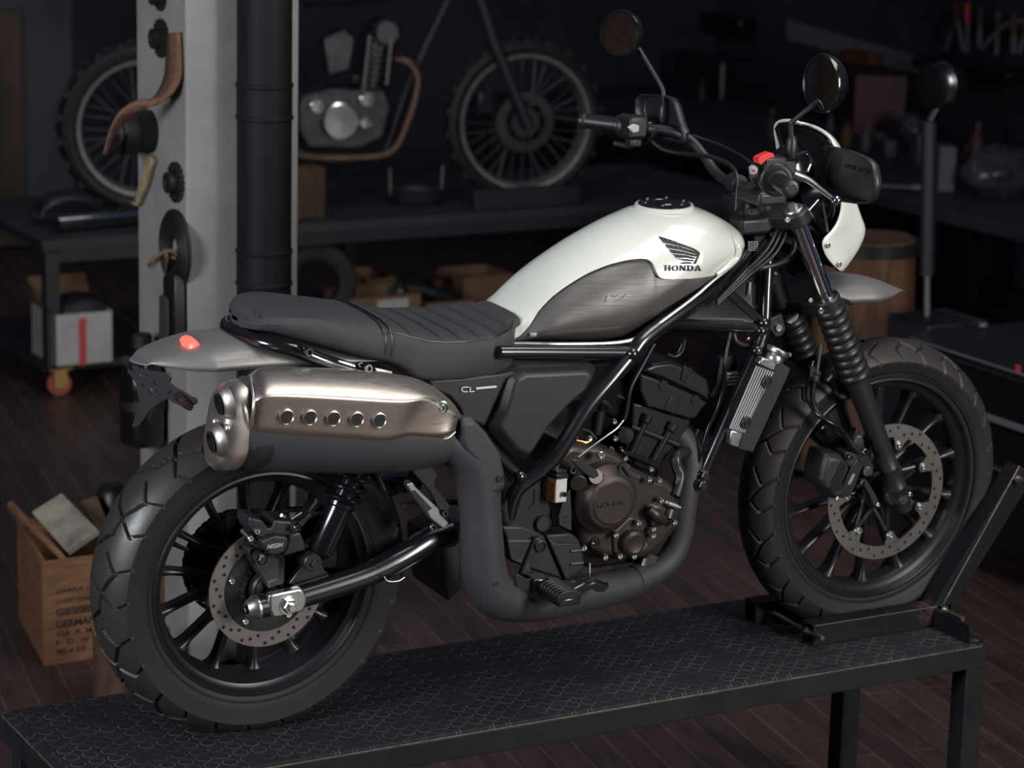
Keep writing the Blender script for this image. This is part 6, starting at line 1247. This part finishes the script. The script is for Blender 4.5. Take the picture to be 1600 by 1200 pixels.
hp = [(1082, 706, -.06), (1066, 708, -.10), (1056, 716, -.115), (1058, 730, -.12), (1063, 742, -.125), (1061, 756, -.13), (1055, 776, -.14)]
mb = MB(); mb.tube(PL(hp, 0), [.012, .0125, .013, .0125, .012, .0125, .013], 20, 6); HO = mb.build('radiator_hose', M['hose'], BIKE, ang=60)
for k in range(4):
    mb = MB(); o_ = (k-1.5)*3.6; mb.tube([U(a+o_*(.4 if i < 2 else 1), b-(3.5-abs(o_)*.3 if i < 2 else 0), y-.0115+abs(o_)*.0006) for i, (a, b, y) in enumerate(hp[1:6])], .0014, 6, 6); mb.build('hose_rib', M['cover'], HO)
for k in range(12):
    mb = MB(); mb.box(U(1058.5+(k % 2)*3.5-(k//2)*.5, 746+(k//2)*3.2, -.1375), (.0022, .0006, .0022)); mb.build('print', M['logogrey'], HO)
mb = MB(); mb.tube([U(1038, 784, -.15), U(1062, 793, -.15)], .0045, 10); mb.tube([U(1043, 786, -.152), U(1057, 791, -.152)], .0062, 10); mb.build('hose_clamp', M['silver'], HO)
# cylinder, head, valve cover
HEADC = plate('valve_cover', [ZA(*q) for q in [(370, 440), (440, 385), (510, 350), (740, 315), (960, 385), (1070, 402), (1110, 450), (1285, 560), (1320, 700), (1300, 850), (1210, 790), (640, 525), (460, 440)]], -.095, .19, M['engblack'], ENG, bevel=.004, seg=3, inner=(.93, .006), ang=25)
mb = MB(); mb.tube([U(*ZA(515, 352), -.102), U(*ZA(740, 318), -.102), U(*ZA(945, 388), -.102)], .0012, 6); mb.tube([U(*ZA(460, 432), -.103), U(*ZA(640, 512), -.103)], .0016, 6); mb.build('cover_edge', M['darkbolt'], HEADC)
plate('cover_rib', [ZA(*q) for q in [(965, 365), (1060, 400), (1010, 605), (925, 570)]], -.104, .01, M['engblack'], HEADC, bevel=.001)
mb = MB(); mb.tube([U(*ZA(1065, 405), -.1055), U(*ZA(1003, 598), -.1055), U(*ZA(1100, 462), -.1055)], .0012, 6, loop=True); mb.build('cover_arrow', M['silver'], HEADC)
HEAD = plate('cylinder_head', [ZA(*q) for q in [(355, 470), (640, 570), (1040, 745), (1285, 880), (1200, 980), (1130, 1085), (1040, 1110), (880, 1050), (820, 1050), (680, 1000), (560, 960), (430, 930), (330, 700)]], -.104, .2, M['engblack'], ENG, bevel=.005, seg=3, inner=(.95, .005), ang=25)
plate('head_boss', [ZA(*q) for q in [(790, 800), (910, 850), (840, 1040), (680, 985)]], -.111, .01, M['engblack'], HEAD, bevel=.002)
for cxy in ((675, 640), (1125, 850)):
    mb = MB(); mb.lathe([(.0001, -.0025), (.0105, -.0025), (.0115, 0), (.0115, .01)], U(*ZA(*cxy), -.1085), (0, 1, 0), 24); mb.build('head_plug', M['engblack'], HEAD, ang=30)
BARR = plate('cylinder_barrel', [(990, 630), (1012, 634), (1040, 645), (1080, 656), (1078, 664), (1060, 690), (1057, 694), (1050, 702), (1030, 730), (1005, 728), (976, 712), (980, 690), (988, 662)], -.096, .18, M['engblack'], ENG, bevel=.004)
mb = MB(); mb.tube([U(986, 666, -.101), U(1060, 695, -.101)], .0055, 8); mb.build('gasket_flange', M['darkbolt'], BARR)
for a, b in (((1012, 648), (984, 712)), ((1052, 662), (1018, 722))):
    mb = MB(); A, B = U(*a, -.100), U(*b, -.100); mb.tube([A, A.lerp(B, .16), A.lerp(B, .2), B], [.0125, .0125, .0085, .0085], 16); mb.build('stud_column', M['engblack'], BARR, ang=40)
ptube('coolant_pipe', [(*ZB(260, 520), -.115), (*ZB(290, 580), -.12), (*ZB(520, 660), -.12), (*ZB(720, 740), -.12), (*ZB(790, 820), -.12), (*ZB(760, 940), -.115)], .0055, M['gloss'], n=5)
ptube('coolant_pipe', [(*ZB(440, 730), -.115), (*ZB(690, 830), -.115)], .0045, M['gloss'], n=1)
mb = MB(); mb.lathe([(.018, .02), (.018, 0), (.016, -.006), (.0001, -.007)], U(*ZB(330, 360), -.11), (.4, 1, -.2), 20); mb.build('starter_end', M['engblack'], ENG, ang=35)
bolts([ZB(170, 165), ZB(180, 400), ZB(320, 670), ZB(680, 825), ZB(125, 550)], -.118, .006, .006, M['bolt'], ENG)
# throttle side clutter between the frame and the head
plate('throttle_body', [(938, 600), (965, 570), (995, 560), (1000, 600), (985, 640), (960, 655), (935, 640)], -.06, .12, M['gloss'], BIKE, bevel=.006)
plate('airbox', [(820, 575), (985, 560), (1000, 600), (960, 670), (900, 700), (830, 700)], -.05, .12, M['gloss'], BIKE, bevel=.01)
mb = MB(); mb.tube([U(937, 642, -.10), U(931, 678, -.10)], .012, 14); mb.tube([U(915, 628, -.11), U(940, 626, -.11), U(952, 636, -.105)], .008, 12, 3); mb.build('rubber_boot', M['hose'], BIKE)
ptube('clutch_cable', [(1022, 537, -.12), (1000, 577, -.125), (985, 607, -.13), (979, 640, -.13), (975, 655, -.13)], .0052, M['hose'], n=6)
ptube('cable_inner', [(975, 655, -.13), (964, 669, -.135), (948, 681, -.14), (930, 694, -.15), (903, 715, -.17)], .0022, M['silver'], n=6)
ptube('starter_lead', [(878, 681, -.12), (895, 673, -.125), (910, 671, -.125), (922, 675, -.125), (932, 687, -.13)], .003, M['hose'], n=6)
mb = MB(); mb.tube([U(875, 687, -.125), U(899, 687, -.125)], .0055, 10); mb.build('terminal_boot', M['hose'], BIKE)
mb = MB(); mb.tube([U(899, 688, -.125), U(910, 690, -.125), U(914, 692, -.125), U(924, 688, -.125)], [.0035, .003, .0045, .0025], 8); mb.build('brass_terminal', M['gold'], BIKE)
mb = MB(); bolt(mb, U(921, 685, -.127), (0, -.6, .8), .0055, .005, hexa=True); mb.build('terminal_nut', M['bolt'], BIKE)
ptube('breather_hose', [(1070, 530, -.09), (1066, 548, -.09), (1055, 557, -.09), (1042, 553, -.09)], .004, M['hose'])
ptube('vent_tube', [(1070, 530, -.085), (1058, 556, -.085)], .0022, M['logogrey'], n=1)
ptube('head_hose', [(1142, 515, -.09), (1136, 545, -.095), (1132, 575, -.1), (1131, 600, -.1), (1122, 635, -.1), (1108, 665, -.1), (1100, 690, -.1), (1080, 760, -.1)], .0042, M['gloss'], n=6)
plate('coil_bracket', [(1126, 560), (1150, 555), (1152, 575), (1140, 590), (1126, 610), (1115, 622), (1108, 620), (1120, 600)], -.05, .02, M['satin'], BIKE, bevel=.002)
for k in range(4):
    mb = MB(); mb.box(U(1143, 583+k*5.5, -.06), (.028, .01, .0035)); mb.build('coil_fin', M['logogrey'], BIKE)
ptube('fuel_hose', [(1146, 520, -.07), (1150, 533, -.075), (1165, 540, -.075), (1180, 537, -.07)], .007, M['hose'])
mb = MB(); mb.add([U(1165, 531, -.08), U(1173, 524, -.08), U(1172, 534, -.08)], [(0, 1, 2)]); mb.build('fuel_tag', M['silver'], BIKE, solid=.001)
# brake fluid reservoir
A, B, D = U(870, 748, -.190), U(887, 746, -.182), U(854.5, 743, -.165); Cc = B+D-A; dn = U(871, 786, -.190).z-A.z
mb = MB(); mb.prism([A, B, Cc, D], V((0, 0, dn))); RES = mb.build('fluid_reservoir', M['bottle'], BIKE, bevel=.002)
n_ = (D-A).cross(V((0, 0, 1))).normalized(); n_ = n_ if n_.y < 0 or n_.x < 0 else -n_
e = (D-A); e2 = A-B
mb = MB(); q = [A+e*.06+V((0, 0, -.010)), A+e*.95+V((0, 0, -.006)), A+e*.95+V((0, 0, dn*.92)), A+e*.06+V((0, 0, dn*.92))]; nv = V((-abs(e.y), -abs(e.x)*.0-.0, 0)); nv = V((e.y, -e.x, 0)).normalized(); nv = nv if nv.x < 0 else -nv
mb.prism([p+nv*.0015 for p in q], -nv*.001); mb.build('brake_fluid', M['amber'], RES)
mb = MB(); g = (A+B+Cc+D)/4; top_ = [g+(p-g)*1.12 for p in (A, B, Cc, D)]; mb.prism([p+V((0, 0, -.002)) for p in top_], V((0, 0, .010))); mb.prism([g+(p-g)*.95+V((0, 0, .008)) for p in (A, B, Cc, D)], V((0, 0, .008))); mb.build('reservoir_cap', M['satin'], RES, bevel=.002)
bolts([(881, 772)], -.191, .0055, .005, M['gloss'], RES)
plate('reservoir_bracket', [(882, 775), (891, 765), (893, 800), (893, 829), (885, 826), (874, 820), (873, 806)], -.178, .003, M['cover'], BIKE, bevel=.0006)
mb = MB()
for k in (0, 1): mb.prism([U(a, b+k*8, -.1786) for a, b in [(879, 806), (889, 806), (889, 809), (879, 809)]], (0, .001, 0))
mb.build('bracket_slots', M['hole'], BIKE)
# pivot cover, peg hanger covers
PC = plate('pivot_cover', [(812, 765), (830, 745), (848, 725), (850, 738), (848, 770), (858, 786), (863, 800), (863, 816), (854, 828), (842, 834), (800, 830), (784, 815), (783, 795), (790, 780)], -.150, .04, M['satin'], BIKE, bevel=.004, inner=(.9, .004), ang=25)
q = U(847, 817, -.155); mb = MB(); mb.lathe([(.0175, .006), (.0175, -.006), (.016, -.0085), (.0145, -.0085), (.014, -.0065), (.0001, -.0065)], q, (0, 1, 0), 32); mb.build('pivot_cap', M['cover'], PC, ang=30)
mb = MB(); mb.tube([U(835, 764, -.155), U(835, 784, -.155), U(826, 797, -.155)], .0015, 6); mb.build('cover_crease', M['cover'], PC)
HCV = plate('hanger_cover', [ZF(*q) for q in [(118, 190), (380, 180), (500, 228), (645, 292), (760, 560), (885, 850), (640, 770), (480, 720), (400, 690), (240, 625), (200, 590), (185, 470), (180, 350)]], -.165, .05, M['cover'], BIKE, bevel=.004, ang=25)
plate('hanger_cover_face', [ZF(*q) for q in [(182, 356), (480, 350), (640, 350), (740, 560), (860, 830), (640, 760), (480, 710), (400, 680), (250, 615), (215, 580)]], -.173, .012, M['cover'], HCV, bevel=.003)
HC2 = plate('heel_cover', [ZF(*q) for q in [(660, 292), (950, 266), (1010, 288), (1080, 345), (1140, 540), (1140, 690), (1100, 752), (930, 862), (892, 855)]], -.165, .05, M['cover'], BIKE, bevel=.004, ang=25)
plate('heel_cover_face', [ZF(*q) for q in [(690, 330), (790, 390), (1085, 390), (1125, 545), (1125, 680), (1085, 740), (930, 840), (900, 830)]], -.173, .012, M['cover'], HC2, bevel=.003)
for yy in (480, 640):
    mb = MB(); mb.tube([U(*ZF(970, yy+10), -.1735), U(*ZF(1125, yy-5), -.1735)], .0035, 8); mb.build('cover_rib', M['cover'], HC2)
HAN = plate('peg_hanger', [ZF(*q) for q in [(520, 350), (560, 318), (620, 322), (660, 370), (650, 460), (560, 520), (500, 560), (480, 720), (520, 790), (430, 835), (340, 790), (380, 700)]], -.182, .014, M['cover'], BIKE, bevel=.004)
q = U(*ZF(592, 425), -.183); mb = MB(); mb.lathe([(.0125, .001), (.0125, -.003), (.010, -.004), (.0092, -.001), (.0001, -.001)], q, (0, 1, 0), 28); mb.mi = 1; mb.lathe([(.0001, -.0012), (.0092, -.0012)], q, (0, 1, 0), 28); mb.build('hanger_ring', [M['cover'], M['hole']], HAN, ang=30)
p0 = U(*ZF(560, 850), -.215); PEGF = MB(); PEGF.box(p0+V((.018, -.052, -.016)), (.05, .095, .016)); PEGF.box(p0+V((-.002, .0, -.006)), (.035, .04, .03)); FP = PEGF.build('foot_peg', M['gloss'], BIKE, bevel=.003)
for k in range(8):
    m_ = MB(); m_.loft([[p0+V((x, -.012-k*.0115+dy, z)) for x, z in ((-.010, -.008), (-.006, .003), (.006, .008), (.030, .008), (.042, .002), (.046, -.010))] for dy in (0, -.007)]); m_.build('peg_rubber_rib', M['hose'], FP, bevel=.0015)
m_ = MB(); m_.box(p0+V((.018, -.052, -.005)), (.05, .094, .012)); m_.build('peg_rubber', M['hose'], FP, bevel=.003)
bolts([ZF(420, 1000), ZF(485, 920)], -.2, .007, .005, M['silver'], FP)
plate('heel_guard', [ZF(*q) for q in [(280, 800), (330, 780), (420, 840), (520, 830), (700, 900), (960, 980), (900, 1080), (760, 1160), (620, 1185), (470, 1140), (360, 1060), (295, 960)]], -.224, .004, M['satin'], BIKE, bevel=.001)
PED = plate('brake_pedal', [ZF(*q) for q in [(620, 1060), (800, 1060), (940, 990), (1150, 885), (1200, 900), (1250, 885), (1290, 875), (1360, 880), (1445, 915), (1455, 940), (1395, 1003), (1320, 1005), (1240, 965), (1165, 995), (960, 1080), (800, 1130), (640, 1100)]], -.236, .012, M['gloss'], BIKE, bevel=.002)
mb = MB(); mb.tube([U(*ZF(945, 990), -.228), U(*ZF(1150, 880), -.228)], .0012, 6); mb.build('pedal_edge', M['silver'], PED)
for k in range(5):
    mb = MB(); a = U(*ZF(1285+k*35, 872+k*9), -.225); mb.lathe([(.004, -.004), (.0015, .006), (.0001, .006)], a, (0, 0, 1), 6); mb.build('pedal_tooth', M['gloss'], PED)
ptube('pedal_spring', [(*ZF(1210, 640), -.17), (*ZF(1205, 800), -.18), (*ZF(1170, 850), -.19), (*ZF(1060, 880), -.2), (*ZF(970, 860), -.2)], .0025, M['darkbolt'], parent=PED)
mb = MB(); q = U(930, 848, -.139); mb.lathe([(.0125, .001), (.0115, -.002), (.010, -.002), (.0095, 0)], q, (0, 1, 0), 22); mb.mi = 1; mb.lathe([(.0001, -.0005), (.0095, -.0005)], q, (0, 1, 0), 22); mb.build('oil_sight_glass', [M['engine'], M['gloss']], ENG)
mb = MB(); mb.add([U(a, b, -.1402) for a, b in [(923, 850), (927, 847), (932, 850), (926, 852)]], [(0, 1, 2, 3)]); mb.build('oil_level', M['gold'], ENG, solid=.0003)
plate('pipe_bracket', [ZD(*q) for q in [(1250, 660), (1315, 682), (1285, 740), (1232, 850), (1185, 850), (1180, 820), (1225, 730)]], -.118, .006, M['matte'], BIKE, bevel=.001)
ptube('sensor_rod', [(1052, 818, -.13), (1030, 846, -.125), (1008, 872, -.12)], .0035, M['satin'], n=1)
mb = MB(); mb.tube([U(1008, 872, -.12), U(1003, 888, -.12)], .006, 10); mb.build('oxygen_sensor', M['silver'], BIKE)
ptube('stand_tube', [(985, 900, -.05), (1000, 880, -.05), (1010, 860, -.05)], .012, M['frame'], n=1)
plate('engine_belly', [(880, 800), (1000, 830), (1000, 880), (930, 890), (880, 880)], -.08, .16, M['engblack'], BIKE, bevel=.01)
plate('rear_mount', [(690, 850), (720, 835), (720, 920), (700, 940), (692, 900)], -.08, .16, M['satin'], BIKE, bevel=.004)
# ---------------------------------------------------------------- radiator
RADP = [C3(*q) for q in [(262, 240), (410, 268), (520, 340), (508, 400), (240, 985), (165, 1150), (30, 1112), (-40, 1085), (0, 760), (190, 330)]]
mb = MB(); RAD = plate('radiator', [C3(*q) for q in [(405, 272), (518, 338), (522, 352), (506, 400), (240, 985), (165, 1150), (25, 1115), (70, 960), (130, 815), (365, 375)]], -.13, .25, M['cover'], BIKE, bevel=.003)
plate('radiator_top_tank', [C3(*q) for q in [(255, 238), (408, 268), (368, 372), (218, 300)]], -.132, .02, M['silver'], RAD, bevel=.003)
plate('radiator_bottom_tank', [C3(*q) for q in [(-40, 935), (72, 962), (28, 1112), (-60, 1080)]], -.132, .02, M['silver'], RAD, bevel=.003)
for k in range(8):
    t = k/7; mb = MB(); a = V((*lerp2(C3(200, 318), C3(355, 375), t), 0)); b = V((*lerp2(C3(-50, 800), C3(125, 830), t), 0)); b2 = lerp2(C3(-60, 920), C3(72, 960), t)
    mb.tube([U(a.x, a.y, -.131), U(b2[0], b2[1], -.131)], .0018, 6); mb.build('radiator_fin', M['logogrey'], RAD)
plate('radiator_core', [C3(*q) for q in [(215, 305), (365, 375), (72, 962), (-60, 930), (0, 700)]], -.126, .02, M['hole'], RAD, bevel=0)
mb = MB(); mb.tube([U(*C3(280, 535), -.133), U(*C3(140, 812), -.133)], .0022, 6); mb.build('radiator_edge', M['silver'], RAD)
for q in [(295, 470), (95, 865)]:
    mb = MB(); mb.lathe([(.0135, .004), (.0135, -.003), (.012, -.005), (.0085, -.005), (.008, -.003), (.0001, -.003)], U(*C3(*q), -.134), (0, 1, 0), 24); rb = mb.build('radiator_mount', M['satin'], RAD, ang=30); bolts([C3(*q)], -.138, .005, .003, M['darkbolt'], rb)
q = U(*C3(385, 215), -.115); axc = V((.45, 0, .9)); mb = MB(); mb.lathe([(.019, -.016), (.021, -.008), (.019, 0), (.024, .002), (.026, .006), (.026, .012), (.022, .015), (.0001, .015)], q, axc, 26); mb.box(q+V((.022, -.004, .000)), (.022, .012, .008)); mb.build('radiator_cap', M['silver'], RAD, bevel=.001, ang=35)
bolts([(1094, 757, -.118), (1098, 742, -.11)], -.118, .011, .014, M['darkbolt'], None, hexa=True)
mb = MB(); mb.tube([U(1076, 741, -.08), U(1100, 748, -.118)], .012, 14); mb.build('engine_mount', M['frame'], BIKE)
